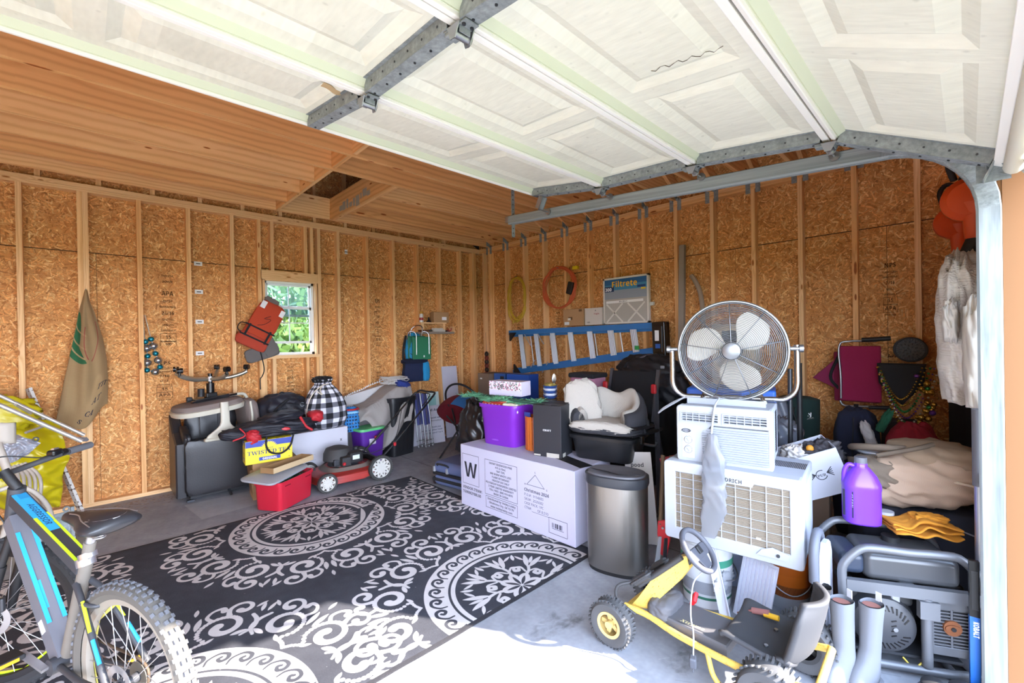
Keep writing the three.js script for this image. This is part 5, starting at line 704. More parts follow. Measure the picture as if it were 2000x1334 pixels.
{
  const Y = .565, t = thing('purple_tote', 'large purple plastic tote on the white tree carton', 'tote', [2.80, Y, -2.985], -HP + .12); const P = M(0x7a2bb4, .35), L = .44, W = .34, H = .375;
  obj('body', [loft([[0, .86], [.01, .88], [.24, .95], [.245, .965], [H - .035, 1], [H - .033, 1.07], [H - .005, 1.09], [H, 1.08], [H, 1.04], [H - .04, .98], [.03, .85]].map(([y, k]) => ring(L / 2 * k, W / 2 * k, y, 6, 48)), true)], P, t); obj('logo', [T(sp(1, 0, 0, 0, [.04, .008, .003]), -.03, .05, W / 2 * .9)], M(0x9050c8, .3), t);
  // red and white wrapping paper sheets, garland, flowered box and blue cartons above
  const wp = thing('gift_wrap', 'red and white wrapping paper packed in the purple tote', 'paper', [2.80, Y + .30, -2.985], -HP + .12); const tx = canvasTex(64, 64, (x) => { x.fillStyle = '#b3392c'; x.fillRect(0, 0, 64, 64); x.fillStyle = '#ece2d2'; for (let i = 0; i < 4; i++) for (let j = 0; j < 4; j++) x.fillRect(i * 16 + 3, j * 16 + 3, 8, 8); }, { repeat: [6, 3] }); obj('roll', [rb(.36, .10, .15, .02, -.02, .045, .07)], M(0xffffff, .7, 0, { map: tx }), wp); obj('paper', [rb(.16, .1, .2, .02, .12, .045, .05, 0, .2)], M(0xd9cdb4, .8), wp); obj('paper', [rb(.3, .06, .14, .02, 0, .03, -.07)], M(0x8a8a86, .8), wp);
  const g = thing('pine_garland', 'green artificial pine garland laid across the purple tote', 'garland'); const r = rng(14), nd = [], A = V(2.62, .985, -3.42), B = V(2.72, .985, -2.52), mm = M(0x5f9a78, .6); for (let i = 0; i < 900; i++) { const u = i / 900, c = A.clone().lerp(B, u), th = r() * 6.28, d = V(Math.cos(th) * .5, .35 * Math.sin(th) + .1, r() < .5 ? .8 : -.8).normalize(); c.x += .10 * Math.sin(u * 9) * .4 + (r() - .5) * .07; c.y += .015 * Math.sin(u * 14) + (r() - .5) * .02; nd.push(rod(c, c.clone().addScaledVector(d, .035 + .035 * r()), .0042, 4, .001)); } obj('needles', nd, mm, g).userData.kind = 'stuff'; obj('wire_stem', [tube([A, A.clone().lerp(B, .25).add(V(.04, .012, 0)), A.clone().lerp(B, .5).add(V(0, .015, 0)), A.clone().lerp(B, .75).add(V(-.03, .008, 0)), B], .012, 40, 6)], M(0x274a3a, .8), g);
  const fb = thing('flowered_box', 'small white box with a pink and grey flowered band on the purple tote', 'box', [2.86, 1.0, -3.02], -HP + .2); const ft = canvasTex(256, 96, (x, w, h) => { x.fillStyle = '#e4dcea'; x.fillRect(0, 0, w, h); const q = rng(3); for (let i = 0; i < 160; i++) { x.fillStyle = ['#b56a86', '#6f7f78', '#8c8a98', '#d9a8b8', '#5a6a5c'][Math.floor(q() * 5)]; x.beginPath(); x.ellipse(q() * w, q() * 58, 3 + 5 * q(), 2 + 3 * q(), q() * 3, 0, 7); x.fill(); } x.fillStyle = '#d6d2ec'; x.fillRect(0, 60, w, 36); x.strokeStyle = '#333'; x.lineWidth = 4; x.strokeRect(98, 22, 16, 16); }, { wrap: false }); obj('body', [rb(.37, .135, .16, .004, 0, .068, 0)], M(0xd9d2e4, .7), fb); obj('band', [plate(.365, .13, 0, .068, .0808)], printed(ft), fb);
  const bk = thing('blue_carton', 'blue printed toy carton standing behind the flowered box', 'box', [3.97, .0, -3.95], -HP + .1); obj('carton', [rb(.36, .31, .2, .004, 0, .93, 0)], M(0x1f4fa6, .5), bk); obj('base_box', [rb(.38, .77, .4, .005, 0, .385, 0)], mCard, bk, 'brown carton underneath'); obj('print', [plate(.34, .29, 0, .93, .1008)], printed(textTex(200, 170, '#1f4fa6', [['☼', 30, 120, 60, '#7fb0e0'], ['▬▬', 100, 50, 20, '#dde8f4'], ['▬', 110, 80, 16, '#dde8f4'], ['✿', 130, 140, 40, '#9cc4ea']])), bk);
  const bk2 = thing('hobby_carton', 'blue and black carton with a cut-out beside the other blue carton', 'box', [3.97, 0, -4.30], -HP); obj('carton', [rb(.22, .3, .16, .004, 0, .93, 0)], M(0x24559c, .5), bk2); obj('base_box', [rb(.24, .77, .36, .005, 0, .385, 0)], mCardDark, bk2, 'brown carton underneath'); obj('cut_out', [bx(.07, .13, .002, .05, .98, .081)], mBlack, bk2);
  const bk3 = thing('craft_carton', 'plain grey brown carton behind the flowered box', 'box', [4.0, 0, -4.58], -HP); obj('carton', [rb(.24, 1.07, .3, .004, 0, .535, 0)], M(0x7a6656, .85), bk3); obj('sticker', [bx(.04, .02, .001, -.05, 1.0, .151)], mWhite, bk3);
}
{
  const Y = .565, b = thing('slat_basket', 'round basket of upright orange wooden slats between tote and black box', 'basket', [2.80, Y, -2.635]); const mo = mWood[0]; for (let k = 0; k < 22; k++) { const a = k / 22 * 2 * PI; obj('slat', [T(rb(.021, .29, .008, .003), .09 * Math.cos(a), .145, .085 * Math.sin(a), 0, -a + HP, 0)], M(k % 3 ? 0xd98d45 : 0xc0712c, .5, 0, { map: pineB }), b); } obj('bottom', [cy(.085, .085, .012, 0, .008, 0)], mo, b); obj('hoop', [T(to(.08, .006, 0, .25, 0, HP), 0, 0, 0)], mSteel, b); obj('blue_tag', [bx(.004, .05, .07, -.07, .3, -.03)], M(0x32489a, .5), b);
  const k = thing('black_box', 'tall black product carton with torn corners on the tree carton', 'box', [2.77, Y, -2.41], -HP + .28); obj('carton', [rb(.25, .42, .23, .004, 0, .21, 0)], M(0x2a2b30, .5), k); obj('print', [plate(.245, .41, 0, .21, .1158)], printed(textTex(300, 500, '#2a2b31', [['▬▬▬▬▬▬', 150, 200, 16, '#bbb', 'sans-serif', 'center'], ['▬▬▬▬', 150, 222, 12, '#888', 'sans-serif', 'center'], ['CROFT', 150, 250, 26, '#ddd', 'serif', 'center'], ['▬▬▬▬▬', 150, 270, 12, '#999', 'sans-serif', 'center'], ['▬▬▬▬▬▬▬▬', 150, 290, 12, '#999', 'sans-serif', 'center'], ['▬▬▬▬▬▬', 150, 310, 12, '#999', 'sans-serif', 'center']]), .45), k); obj('torn_edge', [bx(.11, .035, .002, .05, .018, .1168), bx(.06, .012, .002, -.09, .012, .1168), bx(.002, .03, .05, .1258, .02, .06)], M(0xb8b2a8, .9), k); obj('flap', [bx(.24, .003, .1, 0, .425, -.05, .12), bx(.04, .003, .03, -.05, .424, .1), bx(.04, .003, .03, .06, .424, .1)], mBlack, k);
  const p = thing('bowl_stack', 'stack of blue and white bowls holding a metal scoop', 'bowls', [2.96, .99, -2.60]); for (let i = 0; i < 5; i++) obj('bowl', [lathe([[.035, 0], [.055, .012], [.066, .03], [.063, .03], [.052, .016], [0, .008]], 28).translate(0, i * .022, 0)], i % 2 ? M(0xd5d9e8, .3) : M(0x2f4c8c, .3), p); obj('scoop', [T(sp(.028, 0, 0, 0, [1, 1.6, .4]), .02, .18, .03), rod([.02, .12, .03], [.02, .16, .03], .006)], mSteel, p); obj('trinkets', [T(blob(.09, .03, .09, { amp: .02, freq: 9 }), 0, .11, 0)], M(0x9c8a4a, .4, .4), p); obj('stand', [cy(.06, .06, .42, 0, -.21, 0)], M(0x4a3b2e, .8), p, 'dark round tin underneath');
}
{ // black storage tote with the dog bed
  const Y = .565, t = thing('black_tote', 'black plastic storage tote with ribbed lid under the dog bed', 'tote', [3.02, Y, -2.03], -HP + .22), bk = M(0x222326, .28); obj('body', [loft([[0, .84], [.012, .88], [.16, .97], [.165, 1]].map(([y, k]) => ring(.265 * k, .20 * k, y, 7, 44)), true)], bk, t); obj('lid', [loft([[.162, 1.0], [.165, 1.05], [.19, 1.06], [.195, 1.03], [.2, .9]].map(([y, k]) => ring(.265 * k, .20 * k, y, 7, 44)), true)], M(0x1c1d20, .3), t); obj('latch', [rb(.02, .06, .06, .006, .285, .175, .05)], mBlackGloss, t); obj('latch', [rb(.02, .06, .06, .006, -.285, .175, .05)], mBlackGloss, t);
  const d = thing('dog_bed', 'grey fleece lined dog bed sitting on the black tote', 'dog bed', [3.02, Y + .205, -2.035], -HP + .22), fl = M(0xb4aea6, .95, 0, { bumpMap: dataTex(128, 128, (u, v) => { const k = 128 + 90 * nz(u * 40, v * 40, 1) + 40 * nz(u * 80, v * 80, 2); return [k, k, k]; }, { srgb: false, repeat: [5, 5] }), bumpScale: .004 }), gr = cloth(0x3a3b42);
  // raised back and sides, open low front
  const wall = (off, up, tk) => loft(Array.from({ length: 41 }, (_, i) => { const u = i / 40, a = -.25 * PI + u * 1.5 * PI, s = Math.sin(a), c = Math.cos(a), hh = up * (.55 + .45 * smooth(-.5, .5, s)) * (1 + .08 * Math.sin(u * 23)); const cx = (.25 + off) * c, cz = -(.19 + off) * s, o = []; for (let k = 0; k < 14; k++) { const b = k / 14 * 2 * PI; o.push([cx + c * tk * Math.cos(b) * .8, .02 + hh / 2 + hh / 2 * Math.sin(b), cz - s * tk * Math.cos(b) * .8]); } return o; }), true, 0);
  obj('outer_wall', [wall(.015, .27, .06)], gr, d); obj('fleece_wall', [wall(-.02, .30, .05)], fl, d); obj('cushion', [T(blob(.46, .09, .34, { e: 3, amp: .02, seed: 4 }), 0, .01, 0)], fl, d); obj('front_lip', [T(blob(.5, .09, .08, { e: 2.6, amp: .02, seed: 6, freq: 9 }), 0, .015, .18)], fl, d); obj('base_rim', [T(blob(.58, .07, .44, { e: 4, amp: .02, seed: 2, freq: 10 }), 0, 0, 0)], gr, d); obj('loose_cushion', [T(blob(.28, .36, .08, { e: 3.4, amp: .02, seed: 8 }), -.17, .05, .04, -.15, .3, .25)], fl, d);
  for (const [z, s] of [[-1.83, 1], [-1.80, .9]]) { const w = thing('sandal', z < -1.82 ? 'black slide sandal resting on the black tote beside the dog bed' : 'second black slide sandal stacked over the first beside the dog bed', 'sandal', [3.04, Y + (z < -1.82 ? .203 : .262), z + .055], -.1); obj('sole', [T(ext([[-.12, -.035], [.1, -.042], [.13, 0], [.1, .042], [-.12, .035]], .022, .004), 0, 0, 0, -HP)], mBlack, w); obj('strap', [tube([[.03, .015, -.04], [.04, .06, -.02], [.04, .06, .02], [.03, .015, .04]], .012, 16, 6)], mBlackSoft, w); }
}
// folding rocker, backpack and bags behind
{
  const t = thing('camp_chair', 'black folding camp chair with grey tubes and red joint knobs', 'folding chair', [3.54, 0, -2.16], -HP), gy = M(0x55585f, .4, .5); obj('back_panel', [sheet((u, v) => [-.22 + .44 * u, .85 + .36 * v, .02 * Math.cos((u - .5) * 3) - .1 * v], 12, 10, .008)], cloth(0x17171c), t); for (const s of [-1, 1]) { obj('back_post', [beam([s * .24, .78, 0], [s * .24, 1.23, -.11], .03, .022)], gy, t); obj('front_leg', [beam([s * .25, 1.06, -.04], [s * .27 + (s > 0 ? .1 : 0), .03, .16], .035, .022)], gy, t); obj('rear_leg', [beam([s * .24, .85, -.02], [s * .24, .03, -.28], .03, .02)], gy, t); obj('joint_knob', [rb(.05, .085, .03, .015, s * .25, 1.07, .0)], mRed, t); obj('armrest', [rb(.05, .03, .3, .012, s * .28, .72, .1)], mBlack, t); } obj('foot_bar', [tube([[.13, .6, .09], [.3, .6, .1], [.32, .63, .1]], .012, 12, 7), rod([-.27, .05, .16], [.37, .05, .16], .011)], mSteel, t); obj('seat_sling', [sheet((u, v) => [-.22 + .44 * u, .42 - .06 * Math.sin(v * 3), -.1 + .36 * v], 10, 10, .008)], cloth(0x17171c), t);
  const bp = thing('hiking_pack', 'black hiking backpack with grey straps piled against the studs under the ladder', 'backpack', [4.35, .0, -2.42], -HP), ny = M(0x18181d, .6); obj('lower_bag', [blob(.62, 1.0, .5, { e: 5, amp: .03, seed: 7, freq: 4, fold: .05, seg: 48 })], M(0x121216, .8), bp); obj('top_bag', [T(blob(.66, .34, .44, { e: 2.6, amp: .05, seed: 3, freq: 6, fold: .1, seg: 48 }), .03, .99, .02)], ny, bp); obj('side_bag', [T(blob(.36, .3, .34, { e: 2.6, amp: .05, seed: 13, freq: 6, fold: .1, seg: 36 }), .3, .85, .1)], M(0x1d1e26, .6), bp); for (const o of [0, .06, .12]) obj('strap', [tube([[-.22 + o, 1.12, .2], [-.12 + o, 1.25, .2], [-.02 + o, 1.32, .1], [.06 + o, 1.33, 0]], .018, 20, 6)], o === .06 ? M(0x5c545c, .7) : mBlackSoft, bp); obj('buckle', [rb(.05, .03, .02, .006, -.08, 1.26, .19), rb(.04, .03, .02, .006, .28, 1.22, .2)], mGreyPl, bp);
  const pk = thing('pink_cooler', 'pink soft cooler behind the dog bed', 'cooler', [3.55, 0, -2.62], -HP); obj('body', [rb(.3, .5, .24, .05, 0, .93, 0)], cloth(0xb77d98), pk); obj('base', [rb(.34, .68, .3, .01, 0, .34, 0)], M(0x3c2e26, .8), pk, 'dark carton underneath'); obj('lid', [rb(.31, .05, .25, .02, 0, 1.16, 0)], mBlackSoft, pk);
  const sg = thing('flat_carton', 'flattened white carton with upside down print behind the steel bin', 'carton', [2.93, 0, -1.67], -HP + .3); obj('panel', [T(bx(.2, .66, .01, 0, .33, 0), 0, 0, 0, -.12, 0, .1), T(plate(.19, .2, 0, .56, .006), 0, 0, 0, -.12, 0, .1)], printed(textTex(200, 220, '#cfc9c4', [['▬▬▬▬', 40, 60, 20, '#555'], ['pood', 40, 120, 44, '#333'], ['▬▬', 40, 160, 20, '#777']])), sg); obj('red_edge', [bx(.12, .3, .02, .2, .5, -.08, 0, .2, .3)], M(0xa52b3c, .6), sg);
  const lp = thing('loppers', 'garden loppers with red hub and grey blades standing beside the steel bin', 'loppers', [2.58, .0, -1.34], -HP + .2); obj('handle', [rod([-.02, .34, 0], [-.03, .75, -.12], .014), rod([.02, .34, 0], [.02, .75, -.13], .014)], M(0x5a4630, .7), lp); obj('hub', [T(ext([[-.03, .36], [.03, .38], [.035, .26], [.012, .14], [-.02, .16], [-.035, .28]], .02, .004), 0, 0, -.01)], mRed, lp); obj('blade', [beam([-.015, .27, .012], [-.05, .02, .03], .035, .006)], mGreyPl, lp); obj('blade', [beam([.02, .27, .018], [-.0, .02, .03], .03, .006)], mDarkSteel, lp); obj('pivot', [cy(.007, .007, .03, 0, .33, .01, HP)], mSteel, lp);
}
{ // steel waste bin
  const t = thing('steel_waste_bin', 'oval brushed stainless kitchen waste bin with black lid', 'waste bin', [2.505, 0, -1.63], -1.28), br = M(0x96938f, .32, .95, { bumpMap: dataTex(256, 64, (u, v, i) => { const k = 128 + 90 * nz(u * 120, v * .6, 1); return [k, k, k]; }, { srgb: false, repeat: [3, 1] }), bumpScale: .0006 }); const o = (y, k) => ring(.195 * k, .135 * k, y, 2.5, 64); obj('base', [loft([[0, .97], [.025, .98]].map(([y, k]) => o(y, k)), true)], mBlack, t); obj('body', [loft([[.024, 1], [.57, 1.02]].map(([y, k]) => o(y, k)), true)], br, t); obj('collar', [loft([[.565, 1.04], [.58, 1.07], [.625, 1.06], [.63, .98]].map(([y, k]) => o(y, k)), true)], M(0x33353a, .3), t); obj('lid', [loft([[.628, .98], [.64, .95], [.645, .82], [.637, .6]].map(([y, k]) => o(y, k)), true)], M(0x54545a, .45), t); obj('lid_seam', [tube([[-.16, .645, .03], [-.05, .643, .05], [.05, .643, .08], [.17, .645, .04]], .003, 24, 5)], mBlack, t);
}
{ // suitcase, trash bag, moon chair by the corner
  const t = thing('suitcase', 'slate blue hard suitcase lying flat beside the tree carton', 'suitcase', [2.86, 0.011, -3.66], -HP + .15); const b = M(0x59658a, .5); obj('shell', [rb(.62, .12, .46, .05, 0, .06, 0, 0, 0, 0, 4)], b, t); obj('shell', [rb(.62, .12, .46, .05, 0, .19, 0, 0, 0, 0, 4)], b, t); obj('zipper_band', [rb(.63, .03, .47, .012, 0, .125, 0)], mBlack, t); obj('strap_band', [rb(.635, .035, .475, .01, 0, .065, 0)], mBlackSoft, t); obj('handle', [tube([[-.24, .21, .22], [-.22, .235, .25], [-.1, .235, .25], [-.08, .21, .22]], .01, 18, 7)], mBlack, t); for (const x of [-.29, -.1]) obj('corner_guard', [rb(.03, .06, .03, .01, x, .17, .225)], mGreyPl, t); obj('wheel', [cy(.025, .025, .03, -.3, .03, .2, HP)], mBlack, t);
  const g = thing('trash_bag', 'full black plastic trash bag slumped on the suitcase', 'trash bag', [2.98, .262, -3.64], .3); obj('bag', [blob(.42, .62, .5, { e: 2.6, amp: .05, seed: 11, freq: 7, fold: .12, ff: 7, taper: .3, seg: 56 })], M(0x1a1a1d, .3), g); obj('knot', [T(blob(.1, .1, .1, { amp: .04, freq: 9, fold: .3, seg: 20 }), -.02, .58, 0)], M(0x1a1a1d, .3), g);
  const m = thing('moon_chair', 'round blue and dark red camp seat with black legs near the corner', 'chair', [3.45, 0, -4.62], -HP + .25); const half = (a0) => T(new THREE.SphereGeometry(.3, 22, 14, a0, PI, 0, PI * .62), 0, 0, 0, 0, 0, 0, [1, 1, .55]); obj('blue_half', [half(-HP + PI).rotateX(-1.15).translate(0, .62, 0)], cloth(0x2d6aa8), m); obj('red_half', [half(-HP).rotateX(-1.15).translate(0, .62, 0)], cloth(0x6b1220), m); obj('rim', [to(.285, .014, 0, 0, 0, 0, 0, 0, 40).translate(0, 0, 0).rotateX(.42).translate(0, .7, -.1)], mBlack, m); for (const s of [-1, 1]) { obj('leg', [rod([s * .2, 0, .16], [-s * .16, .62, -.06], .011)], mBlack, m); obj('leg', [rod([s * .2, 0, -.24], [-s * .12, .55, .1], .011)], mBlack, m); }
}
// ---------------------------------------------------------------- air conditioners, fan and pails
{
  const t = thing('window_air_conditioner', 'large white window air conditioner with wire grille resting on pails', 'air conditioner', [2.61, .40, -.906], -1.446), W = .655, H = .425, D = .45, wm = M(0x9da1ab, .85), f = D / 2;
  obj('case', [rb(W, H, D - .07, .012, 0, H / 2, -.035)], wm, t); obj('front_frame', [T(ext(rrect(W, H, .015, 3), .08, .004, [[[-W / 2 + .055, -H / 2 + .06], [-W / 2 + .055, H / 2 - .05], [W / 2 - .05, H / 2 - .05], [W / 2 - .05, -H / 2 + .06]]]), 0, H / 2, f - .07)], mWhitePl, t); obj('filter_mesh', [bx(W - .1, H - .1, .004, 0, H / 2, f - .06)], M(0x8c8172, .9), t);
  const n = 38; for (let i = 0; i < n; i++) obj('louvre', [bx(W - .105, .0042, .008, .0025, .064 + i / (n - 1) * (H - .122), f + .001, .5)], M(0x8c8172, .8), t);
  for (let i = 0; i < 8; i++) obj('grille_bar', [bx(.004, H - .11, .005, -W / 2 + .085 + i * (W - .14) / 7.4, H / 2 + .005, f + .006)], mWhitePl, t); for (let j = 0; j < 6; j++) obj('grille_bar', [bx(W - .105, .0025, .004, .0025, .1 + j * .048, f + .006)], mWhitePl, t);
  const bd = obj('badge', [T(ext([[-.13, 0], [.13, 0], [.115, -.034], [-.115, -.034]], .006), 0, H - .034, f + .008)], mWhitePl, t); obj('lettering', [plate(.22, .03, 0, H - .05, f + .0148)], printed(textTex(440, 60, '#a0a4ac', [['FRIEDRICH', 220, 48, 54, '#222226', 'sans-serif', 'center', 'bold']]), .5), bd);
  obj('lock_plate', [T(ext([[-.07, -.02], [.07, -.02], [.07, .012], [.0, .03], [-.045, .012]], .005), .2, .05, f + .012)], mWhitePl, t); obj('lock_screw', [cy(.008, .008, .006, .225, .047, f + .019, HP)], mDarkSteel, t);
  obj('side_louvres', Array.from({ length: 26 }, (_, i) => bx(.003, H - .09, .006, W / 2 + .001, H / 2, -.19 + i * .012)), M(0xa9aebb, .6), t).userData.kind = 'stuff'; obj('shaded_top_slots', Array.from({ length: 26 }, (_, i) => bx(.0035, .002, .12, .12 + i * .0078, H + .0006, -.06)), mDarkSteel, t).userData.kind = 'stuff'; obj('side_tab', [.1, .2, .3].map((y) => bx(.004, .05, .02, W / 2 + .002, y, .16)), mWhitePl, t); obj('chip', [bx(.022, .01, .002, .14, .105, f + .009)], mWhite, t);  // top slots are dark strips painting the shade of openings
}
{
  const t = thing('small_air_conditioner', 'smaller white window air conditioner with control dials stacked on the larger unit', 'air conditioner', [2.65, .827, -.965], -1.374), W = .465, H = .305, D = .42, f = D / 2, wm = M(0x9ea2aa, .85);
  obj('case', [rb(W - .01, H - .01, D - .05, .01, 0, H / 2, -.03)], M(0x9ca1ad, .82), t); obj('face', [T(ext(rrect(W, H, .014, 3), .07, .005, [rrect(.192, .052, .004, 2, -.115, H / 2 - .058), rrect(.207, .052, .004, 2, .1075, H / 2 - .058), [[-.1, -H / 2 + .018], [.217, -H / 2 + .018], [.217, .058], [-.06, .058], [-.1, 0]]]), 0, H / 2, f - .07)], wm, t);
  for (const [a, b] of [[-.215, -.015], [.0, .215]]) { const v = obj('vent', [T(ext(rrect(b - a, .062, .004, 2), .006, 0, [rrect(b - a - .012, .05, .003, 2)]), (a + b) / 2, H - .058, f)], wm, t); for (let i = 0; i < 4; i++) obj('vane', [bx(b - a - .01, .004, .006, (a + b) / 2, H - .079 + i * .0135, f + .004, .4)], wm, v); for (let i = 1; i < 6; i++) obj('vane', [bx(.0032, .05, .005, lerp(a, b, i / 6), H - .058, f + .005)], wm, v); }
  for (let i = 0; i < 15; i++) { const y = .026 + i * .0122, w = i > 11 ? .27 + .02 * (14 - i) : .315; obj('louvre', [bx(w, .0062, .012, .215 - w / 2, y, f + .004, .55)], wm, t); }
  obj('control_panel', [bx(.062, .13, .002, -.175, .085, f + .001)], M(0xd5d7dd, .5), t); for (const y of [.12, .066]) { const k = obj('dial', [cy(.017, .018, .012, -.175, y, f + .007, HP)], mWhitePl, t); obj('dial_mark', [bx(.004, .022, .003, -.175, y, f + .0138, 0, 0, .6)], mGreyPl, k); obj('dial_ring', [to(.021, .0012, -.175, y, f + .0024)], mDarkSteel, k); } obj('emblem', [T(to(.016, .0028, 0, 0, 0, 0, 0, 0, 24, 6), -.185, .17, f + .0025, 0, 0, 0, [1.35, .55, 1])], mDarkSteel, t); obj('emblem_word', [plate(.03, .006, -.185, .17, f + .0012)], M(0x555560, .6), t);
  const holes = []; for (let i = 0; i < 17; i++) for (let j = 0; j < 3; j++) holes.push(bx(.002, .008, .016, W / 2 - .004, .05 + i * .0135, -.05 - j * .03, .5)); obj('shaded_side_slots', holes, mDarkSteel, t).userData.kind = 'stuff'; obj('side_handle', [bx(.003, .1, .012, W / 2, .16, f - .035)], M(0x6b6c72, .5), t); obj('top_flange', [bx(W - .06, .035, .003, -.01, H + .014, .06), bx(W - .06, .003, .03, -.01, H + .001, .045)], mWhitePl, t);  // side slots are solid dark bars, coloured like shaded openings
  const c = thing('power_cord', 'white appliance cord with a clear plastic bag over its plug', 'cord', [2.65, .827, -.965], -1.374); obj('cable', [tube([[-.18, .312, -.1], [-.12, .325, .0], [-.06, .35, .07], [-.03, .345, .12], [-.035, .32, .2], [-.04, .26, .228], [-.05, .16, .235], [-.05, .05, .235]], .006, 50, 7), tube([[-.12, .33, 0], [-.25, .32, -.03], [-.36, .26, -.02], [-.4, .22, .0], [-.36, .25, .02], [-.24, .33, 0]], .005, 40, 7)], mWhitePl, c);
  obj('plastic_bag', [loft(Array.from({ length: 26 }, (_, i) => { const u = i / 25, y = .17 - .52 * u, w = .025 + .03 * smooth(0, .3, u) - .02 * smooth(.75, 1, u); return ring(w, .012 + .012 * Math.sin(u * 5), y, 2.2, 24, -.045 + .045 * Math.sin(u * 3.4) * u, .246 + .10 * smooth(.22, .5, u), (a) => 1 + .3 * nz(a * 2, u * 12, 3) + .16 * nz(a * 5, u * 26, 6)); }), true, 0)], MP(0xc4c6cc, .4, { transmission: .8, thickness: 0 }), c);
}
{ // drum fan
  const t = thing('floor_fan', 'large chrome drum fan with white blades standing on the air conditioners', 'fan', [2.76, 1.435, -.985], -1.224), R = .285, wire = M(0x77797d, .3, .8); const cage = (name, z0, dz, n, rad) => { const g = []; for (let i = 0; i < n; i++) { const r = lerp(.055, R, i / (n - 1)); g.push(to(r, .0016, 0, 0, z0 + dz * Math.sqrt(Math.max(0, 1 - (r / R) ** 2.4)), 0, 0, 0, 52, 4)); } obj(name, g, wire, t).userData.kind = 'stuff'; for (let k = 0; k < rad; k++) { const a = k / rad * 2 * PI + .2; obj('cage_rib', [tube([.05, .14, .22, R].map((r) => [r * Math.cos(a), r * Math.sin(a), z0 + dz * Math.sqrt(Math.max(0, 1 - (r / R) ** 2.4)) + (dz > 0 ? .003 : -.003)]), .0025, 10, 5)], wire, t); } };
  cage('front_cage', .045, .055, 26, 9); cage('rear_cage', -.045, -.06, 22, 9); obj('rim', [to(R + .004, .008, 0, 0, .045, 0, 0, 0, 64), to(R + .004, .008, 0, 0, -.045, 0, 0, 0, 64)], mSteel, t); obj('badge_disc', [lathe([[.0, .016], [.03, .016], [.047, .01], [.052, 0], [.0, 0]], 36).rotateX(HP).translate(0, 0, .096)], M(0x7d7f83, .35, .7), t);
  const bladeM = M(0xc4beb2, .6); for (let k = 0; k < 3; k++) obj('blade', [T(sheet((u, v) => { const r = lerp(.045, .245, u), w = .66 * Math.sin(PI * Math.min(1, .16 + u * .74)) ** .7, a = (v - .5) * 2 * w + .35 * u; return [r * Math.cos(a), r * Math.sin(a), .03 * (v - .5) * 2 * (1 - .3 * u)]; }, 16, 12, .005), 0, 0, 0, 0, 0, k * 2 * PI / 3 + .38 + .17)], bladeM, t);
  obj('motor', [cy(.06, .07, .13, 0, 0, -.12, HP), cy(.03, .03, .09, 0, 0, -.02, HP)], M(0x3a3b3f, .5), t); obj('motor_bracket', [bx(.1, .16, .012, 0, .04, -.13)], mDarkSteel, t);
  obj('yoke', [tube([[-.335, .02, -.02], [-.335, -.12, -.02], [-.33, -.22, -.02], [-.28, -.278, -.02], [-.2, -.285, -.02], [0, -.285, -.02], [.2, -.285, -.02], [.28, -.278, -.02], [.33, -.22, -.02], [.335, -.1, -.02], [.335, .03, -.02]], .016, 70, 10), rod([-.16, -.287, -.16], [-.16, -.287, .14], .014), rod([.16, -.287, -.16], [.16, -.287, .14], .014)], mChrome, t); for (const s of [1, -1]) obj('pivot_knob', [cy(.012, .012, .07, s * .315, .01, -.01, 0, 0, HP), cy(.022, .022, .02, s * .355, .01, -.01, 0, 0, HP, 8)], mSteel, t);
  const pl = thing('grey_pole', 'pair of dark pipe ends standing behind the fan', 'pipe', [3.45, 0, -.80]); obj('pipe', [rod([0, 0, 0], [.02, 1.33, 0], .017)], mBlack, pl); obj('pipe', [rod([0, 0, -.06], [0, 1.29, -.05], .015)], mDarkSteel, pl);
}
